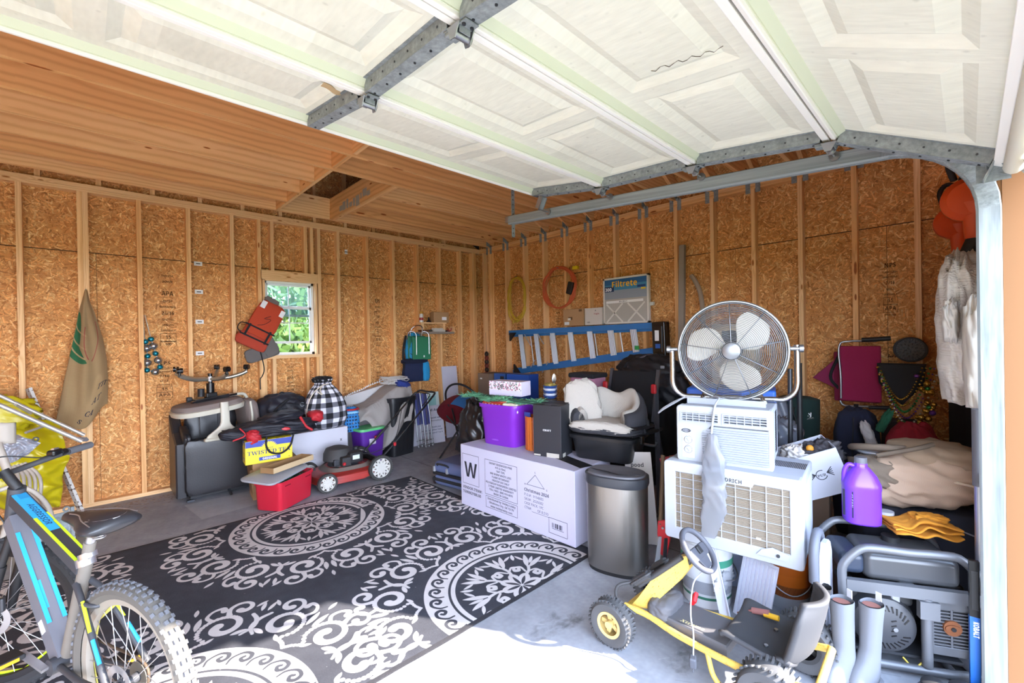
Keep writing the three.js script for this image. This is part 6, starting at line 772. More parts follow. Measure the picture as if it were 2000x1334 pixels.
{ // pails under the units
  const pail = (name, label, x, z, r, h, m, bands) => { const t = thing(name, label, 'bucket', [x, 0, z]); obj('body', [lathe([[0, 0], [r * .86, 0], [r * .88, .01], [r * .98, h * .82], [r * 1.04, h * .83], [r * 1.04, h * .87], [r, h * .88], [r * 1.02, h - .02], [r * 1.05, h - .018], [r * 1.05, h], [0, h]], 36)], m, t); for (const [y0, y1, c] of bands) obj('band', [lathe([[r * lerp(.89, .99, y0 / h / .83), y0], [r * lerp(.89, .99, y1 / h / .83), y1]], 36)], M(c, .5), t); return t; };
  const a = pail('joint_compound_pail', 'dusty white pail with green bands under the large air conditioner', 2.575, -1.075, .145, .398, M(0xc9cbd0, .6), [[.05, .065, 0x2f6a55], [.235, .275, 0x3d8a70], [.08, .15, 0x8d9098]]); obj('bail', [tube([[-.15, .33, .0], [-.14, .22, .09], [-.05, .17, .15], [.06, .17, .15], [.14, .22, .07], [.15, .33, 0]], .004, 30, 6)], mSteel, a); obj('caked_plaster', [T(blob(.2, .1, .05, { amp: .03, freq: 8, fold: .2 }), -.05, .12, .115)], M(0xa9aab0, .9), a);
  pail('grey_pail', 'plain blue grey pail behind the green banded one', 2.91, -1.05, .14, .398, M(0x7c8498, .6), [[.2, .26, 0xa7adba]]);
  const v = thing('stain_pail', 'orange printed wood stain pail under the air conditioner corner', 'paint pail', [2.86, 0, -.735], -1.1); const tx = canvasTex(1024, 360, (x, w, h) => { x.fillStyle = '#c9651d'; x.fillRect(0, 0, w, h); for (let j = 0; j < 150; j++) { x.fillStyle = `rgba(120,52,14,${.03})`; x.fillRect(0, j, w, 2); } x.fillStyle = '#8a4a22'; x.fillRect(0, h * .62, w, h * .38); x.fillStyle = '#6d3818'; for (let i = 0; i < w; i += 26) { x.save(); x.translate(i, h * .62); x.transform(1, 0, -.5, 1, 0, 0); x.fillRect(0, 0, 3, h); x.restore(); } for (const cx of [w * .73]) { x.fillStyle = '#f6e9d8'; x.font = 'bold 92px sans-serif'; x.textAlign = 'center'; x.fillText('valspar', cx, 118); x.fillStyle = '#fff'; x.font = 'bold 26px sans-serif'; x.fillText('ONE COAT EXTERIOR', cx, 180); x.fillText('SEMI-TRANSPARENT', cx, 208); x.fillStyle = '#23375e'; x.fillRect(cx - 110, 222, 230, 56); x.fillStyle = '#fff'; x.fillText('STAIN & SEALER', cx, 258); x.fillStyle = '#d2683a'; x.fillRect(cx - 110, 284, 230, 36); } x.fillStyle = '#d9d4cc'; x.fillRect(w * .46, 0, 90, h); }, { wrap: false }); obj('body', [cy(.118, .108, .30, 0, .165, 0, 0, 0, 0, 40, true)], printed(tx, .35), v); obj('rim', [lathe([[.0, .385], [.122, .385], [.128, .375], [.125, .33], [.116, .31], [.108, .0], [0, 0]], 40)], mWhitePl, v); obj('bail', [tube([[-.122, .3, 0], [-.1, .15, .08], [0, .09, .122], [.1, .15, .08], [.122, .3, 0]], .0035, 30, 6)], mSteel, v);
  const r1 = thing('vent_cover', 'white ribbed metal vent cover leaning beside the pails', 'vent cover', [2.50, 0, -.82], -1.9); const wm = M(0xc9cddc, .5), tilt = -.3; obj('plate', [T(bx(.2, .33, .006, 0, .165, 0), 0, 0, 0, tilt)], wm, r1); for (let i = 0; i < 9; i++) obj('rib', [T(bx(.012, .3, .008, -.085 + i * .021, .165, .005), 0, 0, 0, tilt)], wm, r1); const r2 = thing('vent_bracket', 'tall bent white metal channel leaning on the green banded pail', 'bracket', [2.40, 0, -.90], -1.2); obj('channel', [T(bx(.05, .38, .004, 0, .19, 0), 0, 0, 0, -.2, 0, .2), T(bx(.004, .38, .04, .025, .19, 0), 0, 0, 0, -.2, 0, .2)], wm, r2);
  const b = thing('floor_brush', 'dusty dark bristle brush against the pails', 'brush', [2.62, 0, -.52], .3); obj('head', [blob(.2, .07, .1, { amp: .02, e: 4 })], M(0x3f3d3e, .9), b); obj('handle', [rod([-.02, .05, 0], [-.1, .12, -.02], .012)], mOldWood, b);
}
// ---------------------------------------------------------------- pedal kart
{
  const t = thing('pedal_kart', 'old yellow pedal go-kart with black seat and steering wheel', 'pedal kart'), Y = M(0xd9b95c, .5, 0, { map: dataTex(128, 128, (u, v) => { const s = nz(u * 9, v * 9, 3) + .5 * nz(u * 30, v * 30, 4); return s > .48 ? [150, 96, 60] : [255, 250, 240]; }, { repeat: [3, 3] }) }), bk = M(0x3a3a3c, .6), dusty = M(0x57565a, .7);
  const wheel = (x, z, r, w, ry, gold) => { const g = new THREE.Group(); g.name = 'wheel'; g.position.set(x, r, z); g.rotation.y = ry; t.add(g); const tr = []; for (let k = 0; k < 34; k++) for (const s of [-1, 1]) { const a = (k + (s > 0 ? .5 : 0)) / 34 * 2 * PI; tr.push(T(new THREE.BoxGeometry(.008, .008, w * .42), s * 0, 0, 0, 0, s * .4, 0).translate(r - .001, 0, s * w * .24).applyMatrix4(new THREE.Matrix4().makeRotationZ(a))); } obj('tire', [lathe([[r * .55, -w * .4], [r * .7, -w * .5], [r * .9, -w * .5], [r * .985, -w * .36], [r, 0], [r * .985, w * .36], [r * .9, w * .5], [r * .7, w * .5], [r * .55, w * .4]], 40).rotateX(HP), ...tr], M(0x4a4a4c, .85), g); obj('rim', [lathe([[r * .45, -w * .42], [r * .58, -w * .45], [r * .58, w * .45], [r * .5, w * .46], [r * .46, w * .3]], 32).rotateX(HP)], gold, g); for (let k = 0; k < 5; k++) obj('spoke', [T(rb(r * .36, r * .2, w * .3, .004), r * .3, 0, 0).applyMatrix4(new THREE.Matrix4().makeRotationZ(k * 2 * PI / 5))], gold, g); obj('hub', [cy(r * .17, r * .17, w * .95, 0, 0, 0, HP)], gold, g); return g; };
  const gold = M(0xcdb170, .45), dk = M(0x2e2e30, .6); wheel(1.85, -1.245, .108, .075, HP + .05, gold); wheel(2.26, -1.24, .105, .075, HP, dk); wheel(1.885, -.545, .12, .11, HP, M(0x8a8578, .7)); wheel(2.33, -.53, .12, .11, HP, dk);
  const k = (a, b, r, m = Y, n = 'frame_tube') => obj(n, [rod(a, b, r, 10)], m, t);
  k([1.89, .13, -1.24], [2.22, .13, -1.24], .014); k([1.93, .12, -.545], [2.28, .12, -.53], .012, mDarkSteel, 'rear_axle');
  obj('frame_tube', [tube([[1.93, .17, -1.22], [1.95, .16, -1.1], [1.93, .15, -.95], [1.91, .155, -.75], [1.90, .165, -.6], [1.90, .20, -.45], [1.93, .2, -.40]], .015, 50, 9)], Y, t); obj('frame_tube', [tube([[2.16, .17, -1.22], [2.17, .15, -1.0], [2.21, .15, -.8], [2.24, .16, -.55], [2.22, .2, -.42]], .015, 50, 9)], Y, t); obj('drop_tube', [tube([[1.91, .15, -.80], [1.90, .07, -.77], [1.90, .04, -.72], [1.94, .04, -.66]], .011, 24, 8)], Y, t); k([1.93, .2, -.40], [2.22, .2, -.41], .015); k([1.94, .16, -1.1], [2.17, .155, -1.1], .012); k([1.9, .055, -.74], [1.85, .03, -.78], .006, mDarkSteel, 'kickstand');
  // front wedge cowl rising to the steering wheel
  const cow = (x0, x1, z0, z1, y0, y1) => [[x0, y0, z0], [x1, y0, z0], [x1, y1, z1], [x0, y1, z1]]; obj('front_cowl', [loft([[[1.96, .15, -1.21], [2.13, .15, -1.21], [2.13, .22, -1.16], [1.96, .22, -1.16]], [[1.985, .17, -1.12], [2.115, .17, -1.12], [2.11, .34, -1.09], [1.99, .34, -1.09]], [[2.02, .33, -.99], [2.09, .33, -.99], [2.085, .455, -.985], [2.025, .455, -.985]], [[2.035, .42, -.93], [2.075, .42, -.93], [2.07, .475, -.945], [2.04, .475, -.945]]], true)], Y, t); obj('cowl_trim', [rod([1.98, .27, -1.165], [2.02, .47, -.96], .013), rod([2.12, .27, -1.165], [2.085, .47, -.96], .013)], bk, t); k([2.05, .2, -1.1], [2.05, .5, -.90], .011, mDarkSteel, 'steering_column');
  for (const [x, s] of [[1.945, 1], [2.145, -1]]) obj('shock_boot', [rod([x, .30, -1.17], [x + s * .01, .36, -1.10], .02), ...Array.from({ length: 6 }, (_, i) => T(to(.022, .006, 0, 0, 0, HP - .7), x + s * .002 * i, .30 + i * .011, -1.17 + i * .012))], bk, t); obj('brake_hose', [tube([[1.94, .30, -1.18], [1.90, .27, -1.24], [1.90, .2, -1.24], [1.93, .15, -1.16]], .008, 20, 7)], bk, t);
  const sw = new THREE.Group(); sw.name = 'steering_wheel'; sw.position.set(2.055, .515, -.895); sw.rotation.set(-.75, .1, 0); t.add(sw); obj('rim', [T(to(.105, .0135, 0, 0, 0, 0, 0, 0, 44, 10), 0, 0, 0, 0, 0, 0, [1, .92, 1])], M(0x4b4c54, .6), sw); obj('spoke_plate', [T(ext(rrect(.17, .05, .016), .016, .003), 0, -.008, -.014), T(ext([[-.05, -.02], [.05, -.02], [.03, -.07], [-.03, -.07]], .012, .002), 0, -.01, -.012)], M(0x43444c, .6), sw); obj('horn_pad', [rb(.035, .035, .012, .004, 0, .0, .006)], mBlack, sw);
  obj('floor_tray', [T(ext([[1.97, -1.06], [2.14, -1.06], [2.16, -.74], [1.96, -.74]], .05, .006), 0, .185, 0, HP, 0, 0), T(blob(.2, .1, .12, { amp: .01, e: 4 }), 2.05, .14, -1.06)], dusty, t); obj('lettering', [plate(.028, .2, 1.99, .187, -.87, -HP, 0, .05)], printed(textTex(40, 280, '#57565a', [['Xtreme', 12, 20, 40, '#d9c98e', 'serif', 'left', 'bold italic', HP]]), .7), t); obj('pedal', [T(ext([[0, 0], [.04, .01], [.03, .05], [-.01, .035]], .02, .004), 2.14, .19, -.98, .5, .4, 0)], M(0xd8232c, .4), t); obj('hand_brake', [rod([2.19, .21, -.77], [2.2, .25, -.70], .006), rod([2.2, .245, -.71], [2.205, .26, -.64], .014)], M(0x8a5a56, .6), t); k([2.2, .25, -.66], [2.2, .255, -.6], .012, M(0xd9a825, .5), 'brake_grip');
  // moulded seat: pan and tall back in one sheet
  const path = [[.215, -.755], [.225, -.74], [.215, -.66], [.205, -.56], [.215, -.49], [.25, -.455], [.33, -.43], [.42, -.41], [.475, -.40]], P = new THREE.CatmullRomCurve3(path.map(([y, z]) => V(0, y, z))); obj('seat', [sheet((u, v) => { const c = P.getPoint(v), s = (u - .5) * 2, w = lerp(.165, .145, smooth(.6, 1, v)) * (1 - .25 * smooth(.85, 1, v)), up = .035 * s ** 4; return [2.09 + s * w, c.y + (v < .55 ? up : 0) - .0, c.z - (v > .5 ? .06 * s * s : 0)]; }, 18, 30, .02)], M(0x37373a, .7), t); obj('seat_trim', [tube([[2.235, .3, -.46], [2.22, .4, -.44], [2.20, .47, -.42]], .018, 12, 8)], M(0x2a2a2c, .5), t); obj('seat_bolt', [cy(.008, .008, .006, 2.02, .225, -.6), cy(.008, .008, .006, 2.16, .225, -.6)], mSteel, t);
  const cd = thing('cord_plug', 'white cord with grey plug dangling from the kart steering wheel', 'cord'); obj('cable', [tube([[2.01, .44, -.86], [1.965, .4, -.88], [1.955, .3, -.89], [1.945, .24, -.885], [1.93, .21, -.87], [1.90, .185, -.855], [1.885, .12, -.85]], .0035, 40, 6)], mWhitePl, cd); obj('plug', [T(rb(.035, .05, .03, .008), 1.882, .1, -.85, 0, .3, .2), rod([1.88, .08, -.85], [1.877, .055, -.85], .003)], M(0x55575f, .6), cd);
}
{ // white folded step behind the kart
  const t = thing('folding_step', 'white plastic folding step stool standing on edge by the generator', 'step stool', [2.455, 0, -.475], 0); obj('panel', [T(ext([[-.06, 0], [.07, 0], [.06, .5], [.03, .55], [-.02, .55], [-.05, .5]], .035, .008), 0, 0, -.018)], M(0xb0b3c2, .45), t); obj('grey_cap', [T(tube([[-.07, .38, 0], [-.065, .52, 0], [-.01, .585, 0], [.05, .57, 0], [.085, .48, 0]], .02, 30, 8), 0, 0, -.03)], M(0x5b5f6a, .6), t);
}
// ---------------------------------------------------------------- generator and what lies on it
{
  const t = thing('generator', 'portable generator in a grey tube frame with black engine', 'generator', [2.735, 0, -.268], -1.072), L = .5, D = .32, H = .55, fr = M(0x64666b, .45, .4), hx = L / 2, hz = D / 2;
  for (const s of [1, -1]) obj('frame_hoop', [tube([[-hx, .06, s * hz], [-hx, .3, s * hz], [-hx, H - .09, s * hz], [-hx + .08, H, s * hz], [0, H, s * hz], [hx - .08, H, s * hz], [hx, H - .09, s * hz], [hx, .3, s * hz], [hx, .06, s * hz]], .018, 70, 10, false, .3), tube([[-hx, .1, s * hz], [-hx + .03, .05, s * hz], [0, .04, s * hz], [hx - .03, .05, s * hz], [hx, .1, s * hz]], .018, 40, 10)], fr, t);
  obj('frame_rail', [bx(L - .02, .05, .03, 0, H - .17, hz)], fr, t); obj('frame_rail', [bx(L - .02, .05, .03, 0, H - .17, -hz)], fr, t); obj('frame_post', [rod([.06, .06, hz], [.06, H - .19, hz], .02, 14), bx(.07, .075, .03, .06, H - .235, hz + .012)], fr, t); for (const s of [1, -1]) for (const x of [-hx + .1, hx - .1]) obj('cross_tube', [rod([x, .05, -hz], [x, .05, hz], .015)], fr, t); obj('foot', [bx(.06, .04, .06, -hx + .06, .02, hz - .04)], mRubber, t); obj('foot', [bx(.06, .04, .06, hx - .06, .02, hz - .04)], mRubber, t);
  obj('fuel_tank', [rb(L - .14, .13, D - .08, .035, .03, H - .1, 0, 0, 0, 0, 4)], M(0x4c4d50, .3, .3), t); obj('tank_cap', [cy(.035, .035, .03, .02, H - .025, -.05)], mBlack, t); obj('tank_end', [rb(.1, .1, D - .1, .03, -.19, H - .1, 0)], M(0x2b3342, .35), t);
  obj('engine_block', [rb(.2, .2, .22, .03, -.09, .19, .0), rb(.12, .1, .1, .02, -.02, .33, .06), rb(.14, .08, .14, .02, .02, .32, -.03)], M(0x2a2b2e, .5), t); const fan = new THREE.Group(); fan.name = 'flywheel_cover'; fan.position.set(-.085, .2, hz - .06); t.add(fan); obj('dome', [lathe([[0, .05], [.09, .05], [.12, .035], [.132, .0], [.132, -.06]], 40).rotateX(HP)], M(0x35363a, .45), fan); for (let k = 0; k < 30; k++) { const a = k / 30 * 2 * PI; if (Math.abs(Math.sin(a)) < .35) continue; obj('vent_slit', [T(bx(.028, .0055, .003), .084 * Math.cos(a), .084 * Math.sin(a), .0505, 0, 0, a + .5)], mBlackGloss, fan); } for (let k = 0; k < 8; k++) obj('vent_slit', [T(bx(.02, .005, .003), -.03 + (k % 2) * .06, -.035 + Math.floor(k / 2) * .022, .051, 0, 0, .3)], mBlackGloss, fan); for (const x of [-.035, .035]) obj('cover_bolt', [cy(.009, .009, .006, x, -.005 * Math.sign(x), .053, HP)], mSteel, fan); obj('cover_lip', [to(.134, .006, 0, 0, -.03, 0, 0, 0, 44)], mDarkSteel, fan); obj('pull_cord_guide', [rb(.035, .06, .03, .008, .05, .13, .01)], mGreyPl, fan);
  obj('carburettor', [rb(.06, .05, .05, .01, .01, .37, .12), cy(.012, .012, .06, -.05, .38, .13, 0, 0, HP), tube([[-.1, .36, .12], [-.04, .39, .14], [.02, .36, .14]], .006, 16, 6)], mSteel, t); obj('air_box', [rb(.07, .2, .14, .02, -.19, .25, .02)], mBlack, t); obj('wire_loop', [tube([[-.02, .07, hz - .02], [.01, .045, hz], [.05, .07, hz - .01]], .004, 16, 5)], M(0xb8a23a, .5), t);
  const m = new THREE.Group(); m.name = 'muffler_guard'; m.position.set(.165, .225, hz - .045); t.add(m); obj('back', [rb(.17, .25, .06, .015, 0, 0, -.03)], mBlack, m); obj('guard_frame', [T(ext(rrect(.17, .25, .018), .012, .002, [rrect(.13, .17, .008, 4, 0, -.005)]), 0, 0, 0)], fr, m); for (let i = 0; i < 12; i++) for (const s of [-1, 1]) obj('guard_slat', [bx(.058, .006, .008, s * .034, -.08 + i * .0142, .006)], fr, m); obj('guard_spine', [bx(.008, .17, .008, 0, -.005, .006)], fr, m); obj('exhaust_flange', [cy(.033, .033, .012, 0, .0, .012, HP), T(ext(circ(.022, 20), .005), 0, 0, .018, 0, 0, 0, [1.3, .75, 1])], mRust, m); obj('exhaust_hole', [cy(.009, .009, .003, 0, 0, .0245, HP)], mBlack, m); for (const x of [-.065, .065]) obj('guard_bolt', [cy(.011, .011, .006, x, .105, .015, HP)], mSteel, m);
  obj('control_box', [rb(.16, .11, .14, .015, .165, .33, .0)], mBlack, t); obj('base_pan', [bx(L - .1, .012, D - .06, 0, .075, 0)], mDarkSteel, t);
}
{
  const tp = .571, j = thing('purple_jug', 'gallon jug of purple liquid with grey cap on the generator frame', 'jug', [2.80, tp, -.385], -1.2); const P = M(0x6a35c4, .3); obj('body', [loft([[0, .068, .06], [.008, .076, .068], [.03, .077, .069], [.17, .077, .069], [.18, .079, .071], [.2, .078, .07], [.24, .062, .056], [.275, .036, .034], [.285, .026, .026], [.30, .026, .026]].map(([y, a, b]) => ring(a, b, y, 3, 40)), true)], P, j); obj('handle', [tube([[-.026, .28, 0], [-.052, .285, 0], [-.068, .25, 0], [-.07, .2, 0]], .011, 20, 8)], P, j); obj('cap', [cy(.026, .027, .028, 0, .314, 0)], M(0x5f6066, .5), j); obj('label', [plate(.055, .13, -.0645, .1, .045, 0, -.9, 0)], printed(textTex(100, 240, '#2b2c3c', [['MEAN', 30, 30, 40, '#b9b9c4', 'sans-serif', 'left', 'bold', HP], ['CLEAN', 70, 20, 40, '#b9b9c4', 'sans-serif', 'left', 'bold', HP]]), .4), j);
  const r = thing('orange_rag', 'folded orange microfibre cloth lying on the generator', 'cloth', [2.865, tp - .004, -.17], -1.072), om = cloth(0xe0952a); for (let k = 0; k < 3; k++) obj('fold', [sheet((u, v) => [-.13 + .26 * u, .006 + .014 * k + .006 * Math.sin(u * 13 + k) * smooth(.3, 1, v) + .006 * nz(u * 5, v * 5, k) + .016 * k * Math.exp(-16 * (u - .6) * (u - .6)), -.07 + .15 * v * (1 - .06 * k) + .008 * Math.sin(u * 17 + k * 2)], 40, 16, .008)], om, r); obj('hump', [T(blob(.13, .05, .09, { amp: .02, seed: 5 }), .04, .03, -.02)], om, r);
  const jr = thing('glass_jar', 'small dark jar with a white lid behind the orange cloth', 'jar', [2.90, tp, -.30]); obj('jar', [cy(.03, .03, .035, 0, .018, 0)], M(0x2a2a30, .2), jr); obj('lid', [cy(.033, .033, .014, 0, .042, 0)], mWhitePl, jr);
  // tan rucksack on a dark case
  const cs = thing('navy_case', 'dark navy soft case under the tan bag', 'case', [3.23, 0, -.22], -1.2); obj('body', [rb(.52, .60, .36, .04, 0, .30, 0, 0, 0, 0, 3)], cloth(0x20222e), cs); obj('handle', [tube([[.2, .55, .16], [.24, .6, .19], [.28, .57, .2], [.3, .48, .18]], .016, 20, 7)], mBlack, cs); obj('zip', [tube([[-.24, .5, .175], [0, .56, .184], [.22, .5, .178]], .004, 20, 5)], mGreyPl, cs);
  const tb = thing('tan_bag', 'tan and khaki soft bag with striped panel lying open on the navy case', 'bag', [3.20, .615, -.20], -1.15), tn = cloth(0xa08a73), kh = cloth(0x7a6c5e); const st = canvasTex(128, 128, (x) => { x.fillStyle = '#b49c86'; x.fillRect(0, 0, 128, 128); x.fillStyle = '#9a8270'; for (let i = 0; i < 32; i++) x.fillRect(i * 4, 0, 1.6, 128); }, { repeat: [8, 8] }); obj('body', [T(blob(.5, .27, .34, { e: 2.8, amp: .04, seed: 2, freq: 6, fold: .05, seg: 48 }), 0, 0, 0, 0, 0, .08)], M(0xffffff, .9, 0, { map: st }), tb); obj('flap', [T(blob(.36, .16, .3, { e: 3, amp: .03, seed: 6, freq: 5, seg: 36 }), .07, .16, -.02, .1, 0, -.05)], tn, tb); obj('side_pocket', [T(blob(.2, .15, .22, { e: 3, amp: .03, seed: 9, seg: 30 }), -.2, .08, .04)], kh, tb); obj('opening', [T(to(.13, .018, 0, 0, 0, HP - .25, 0, 0), -.14, .26, -.06), ], kh, tb); obj('foil_lining', [T(sp(.12, 0, 0, 0, [1, .25, .8]), -.14, .245, -.06)], M(0xa9adb6, .25, .7), tb); obj('piping', [tube([[.03, .17, .16], [.14, .15, .165], [.23, .12, .12]], .008, 20, 6), tube([[.25, .05, .1], [.27, .15, 0], [.25, .2, -.1]], .01, 20, 6)], M(0xbfae98, .8), tb); obj('strap', [tube([[-.2, .25, .08], [-.05, .3, .1], [.05, .32, .05]], .012, 20, 6)], kh, tb);
  // white carton lying tilted
  const wc = thing('open_carton', 'open white carton with a small black crest tilted beside the purple jug', 'box', [3.11, .605, -.63], -1.12); const cg = new THREE.Group(); cg.name = 'carton'; cg.rotation.set(.12, .05, .38); wc.add(cg); const wm2 = M(0xb9bbc6, .7); obj('front', [bx(.3, .26, .004, 0, .13, .11), ], wm2, cg); obj('back', [bx(.3, .26, .004, 0, .13, -.11)], wm2, cg); obj('end', [bx(.004, .26, .22, .15, .13, 0)], wm2, cg); obj('end', [bx(.004, .26, .22, -.15, .13, 0)], wm2, cg); obj('floor_panel', [bx(.3, .004, .22, 0, .002, 0)], wm2, cg); obj('crest', [plate(.13, .11, .03, .13, .1128)], printed(canvasTex(160, 136, (x) => { x.fillStyle = '#b9bbc6'; x.fillRect(0, 0, 160, 136); x.strokeStyle = x.fillStyle = '#24242c'; x.lineWidth = 5; x.beginPath(); x.arc(80, 68, 34, .4, 5.2); x.stroke(); x.font = 'bold 26px serif'; x.textAlign = 'center'; x.fillText('PUR', 80, 80); for (const s of [-1, 1]) for (let i = 0; i < 5; i++) { x.beginPath(); x.moveTo(80 + s * 36, 60); x.lineTo(80 + s * 74, 26 + i * 16); x.stroke(); } }, { wrap: false })), cg);
  const ins = thing('packing_scraps', 'crumpled dark and white packing pieces inside the open white carton', 'scraps', [3.10, .725, -.63], -1.1); obj('dark_scrap', [T(blob(.2, .14, .16, { amp: .04, freq: 7, fold: .2, seed: 3 }), .04, .02, 0, 0, 0, .35)], M(0x38353a, .7), ins); obj('white_scrap', [T(blob(.14, .1, .15, { amp: .04, freq: 7, fold: .2, seed: 5 }), -.1, .02, 0)], M(0xc9c4c0, .8), ins); obj('orange_scrap', [sp(.02, -.05, .13, .05)], M(0xd08a28, .6), ins);
  const bs = thing('brown_case', 'scuffed brown carton under the open white carton', 'box', [3.15, 0, -.76], -1.45); obj('carton', [rb(.36, .58, .2, .006, 0, .29, 0)], M(0x5b4636, .85), bs); obj('netting', [tube([[-.2, .5, .1], [-.19, .4, .12], [-.18, .3, .12], [-.19, .2, .13]], .02, 16, 7)], M(0xb9bac0, .7), bs);
}
// ---------------------------------------------------------------- things along the right wall beyond the generator
{
  const g = thing('umbrella_bag', 'dark green camp chair bag with white lettering leaning at the right wall', 'bag', [4.25, 0, -.86], -HP + .2); obj('sleeve', [loft([[0, .07], [.05, .085], [.5, .1], [.8, .14], [.98, .16], [1.0, .1]].map(([y, r], i) => ring(r, r * .7, y, 2.4, 30, -.04 + .02 * i * 0 - y * .1, -.1 * y)), true, 0)], cloth(0x1b3330), g); obj('lettering', [plate(.17, .08, -.1, .84, .012, -.1, 0, .3)], M(0xe8ecea, .8, 0, { alphaMap: textTex(256, 120, '#000', [['ademy', 10, 60, 70, '#fff'], ['SPORTS+OUTDOORS', 14, 96, 24, '#aaa']]), transparent: true }), g); obj('drawcord', [tube([[-.1, .98, -.06], [-.16, .9, .03], [-.14, .8, .05]], .005, 14, 5)], mBlack, g);
  const n = thing('navy_bag', 'tall navy blue fabric bag standing under the pink folding chair', 'bag', [4.2, 0, -.60], -HP); obj('body', [blob(.3, .95, .28, { e: 4, amp: .03, seed: 4, freq: 4, seg: 40, taper: .1 })], cloth(0x1d2238), n); obj('seam', [tube([[-.01, .1, .143], [-.01, .5, .145], [0, .9, .12]], .004, 14, 5)], mBlack, n);
  const p = thing('pink_folding_chair', 'folded crimson pink beach chair with grey tubes hung on the right wall', 'folding chair', [4.58, .96, -.63], -HP); const pk = cloth(0x9c1f4c); obj('back_panel', [rb(.28, .46, .03, .012, .0, .23, 0)], pk, p); obj('seat_panel', [rb(.3, .42, .03, .012, -.03, .2, -.05)], cloth(0x7d183e), p); obj('side_flap', [T(ext([[0, 0], [-.2, .1], [-.02, .28]], .02, .004), -.13, .08, -.06)], cloth(0x8e2a52), p); obj('frame_tube', [tube([[-.12, .02, .03], [-.12, .2, .03], [-.13, .46, .02], [-.06, .5, 0], [.1, .5, 0], [.15, .52, 0]], .009, 30, 7), tube([[-.13, .0, .02], [-.09, -.04, .02], [.1, -.03, .02]], .009, 20, 7)], mSteel, p); obj('grip', [rod([.02, .51, .01], [.2, .52, .0], .018)], mBlack, p); obj('grip', [rod([.06, -.04, .02], [.2, -.03, .02], .016)], mBlack, p); obj('strap', [bx(.03, .02, .02, -.02, -.03, .03), tube([[-.14, .1, .0], [-.2, .2, -.02], [-.13, .4, -.02]], .012, 14, 6)], mBlackSoft, p);
  const c = thing('wall_disc', 'round black embossed metal disc fixed to the right wall', 'disc', [4.80, 1.385, -.33], -HP); obj('disc', [T(cy(.105, .108, .015, 0, 0, 0, HP, 0, 0, 40), 0, 0, .01, 0, 0, -.3, [1, .94, 1])], M(0x232327, .5), c); obj('rim_ring', [to(.095, .006, 0, 0, .02, 0, 0, 0, 40)], M(0x3a3a40, .5), c); const rd = []; for (let k = 0; k < 36; k++) { const a = k * 2.4, r = .014 * Math.sqrt(k); rd.push(T(rb(.014, .008, .008, .003), r * Math.cos(a), r * Math.sin(a), .02, 0, 0, a)); } for (let k = 0; k < 30; k++) { const a = k / 30 * 2 * PI; rd.push(T(bx(.012, .005, .008), .08 * Math.cos(a), .08 * Math.sin(a), .02, 0, 0, a)); } obj('relief', rd, M(0x47474d, .5), c).userData.kind = 'stuff';
  const bd = thing('bead_bust', 'black necklace bust hung with gold, green and purple party beads', 'beads', [4.45, .78, -.36], -HP); obj('bust', [T(ext([[-.13, .5], [.13, .5], [.12, .36], [0, .2], [-.12, .36]], .05, .01), 0, 0, -.02)], mBlackSoft, bd); const q = rng(21), bg = new THREE.SphereGeometry(1, 8, 6), cols = [M(0xb9903a, .25, .7), M(0xb9903a, .25, .7), M(0x2f7a3a, .3, .5), M(0x6a3a8a, .3, .5), M(0xd8cdb8, .3, .3)]; for (let s = 0; s < 7; s++) { const dp = .26 + .045 * s, wd = .12 + .012 * s, n2 = 30, m = cols[s % 5]; for (let i = 0; i <= n2; i++) { const u = i / n2 * 2 - 1; const b = obj('bead', bg, m, bd); b.position.set(u * wd + .01 * s, .5 - dp * (1 - Math.abs(u) ** 1.7) - .02 * Math.abs(u), .045 + .006 * s); b.scale.setScalar(.0065 + .001 * (s % 3)); } } for (let i = 0; i < 26; i++) { const a = q() * PI - HP, r = .13 + .05 * q(), b = obj('bauble', bg, cols[i % 7 === 0 ? 2 : i % 9 === 0 ? 3 : 0], bd); b.position.set(r * Math.cos(a) * 1.05, .24 + r * Math.sin(a) * 1.3, .07 + .03 * q()); b.scale.setScalar(.014 + .009 * q()); } obj('stand', [rb(.24, .26, .14, .02, 0, -.05, -.03)], M(0x2a1c1e, .9), bd); obj('base_box', [bx(.26, .62, .2, 0, -.47, -.03)], M(0x2c2224, .9), bd, 'dark carton underneath');
  const r = thing('red_knit_bag', 'bright red plush sack slumped before the bead bust', 'bag', [4.0, 0, -.27], -HP); obj('sack', [blob(.3, .90, .3, { e: 3.4, amp: .03, seed: 8, seg: 36 })], cloth(0x931327), r); obj('hat_trim', [T(blob(.06, .18, .06, { amp: .02 }), -.2, .72, .06, 0, 0, .3)], cloth(0xc9c2c0), r); obj('green_tip', [T(blob(.05, .16, .05, { amp: .02 }), -.17, .84, .05, 0, 0, -.4)], cloth(0x1f5a40), r);
  const k = thing('carpet_roll', 'rolled dark charcoal carpet standing in the front corner', 'carpet roll', [4.45, 0, -.02]); obj('roll', [lathe([[0, 0], [.085, 0], [.085, 1.22], [.075, 1.22], [.075, 1.2], [.06, 1.22], [.04, 1.2], [0, 1.2]], 28)], cloth(0x2a2b33), k); obj('loose_edge', [bx(.02, 1.22, .06, -.085, .61, .03)], cloth(0x2f3038), k);
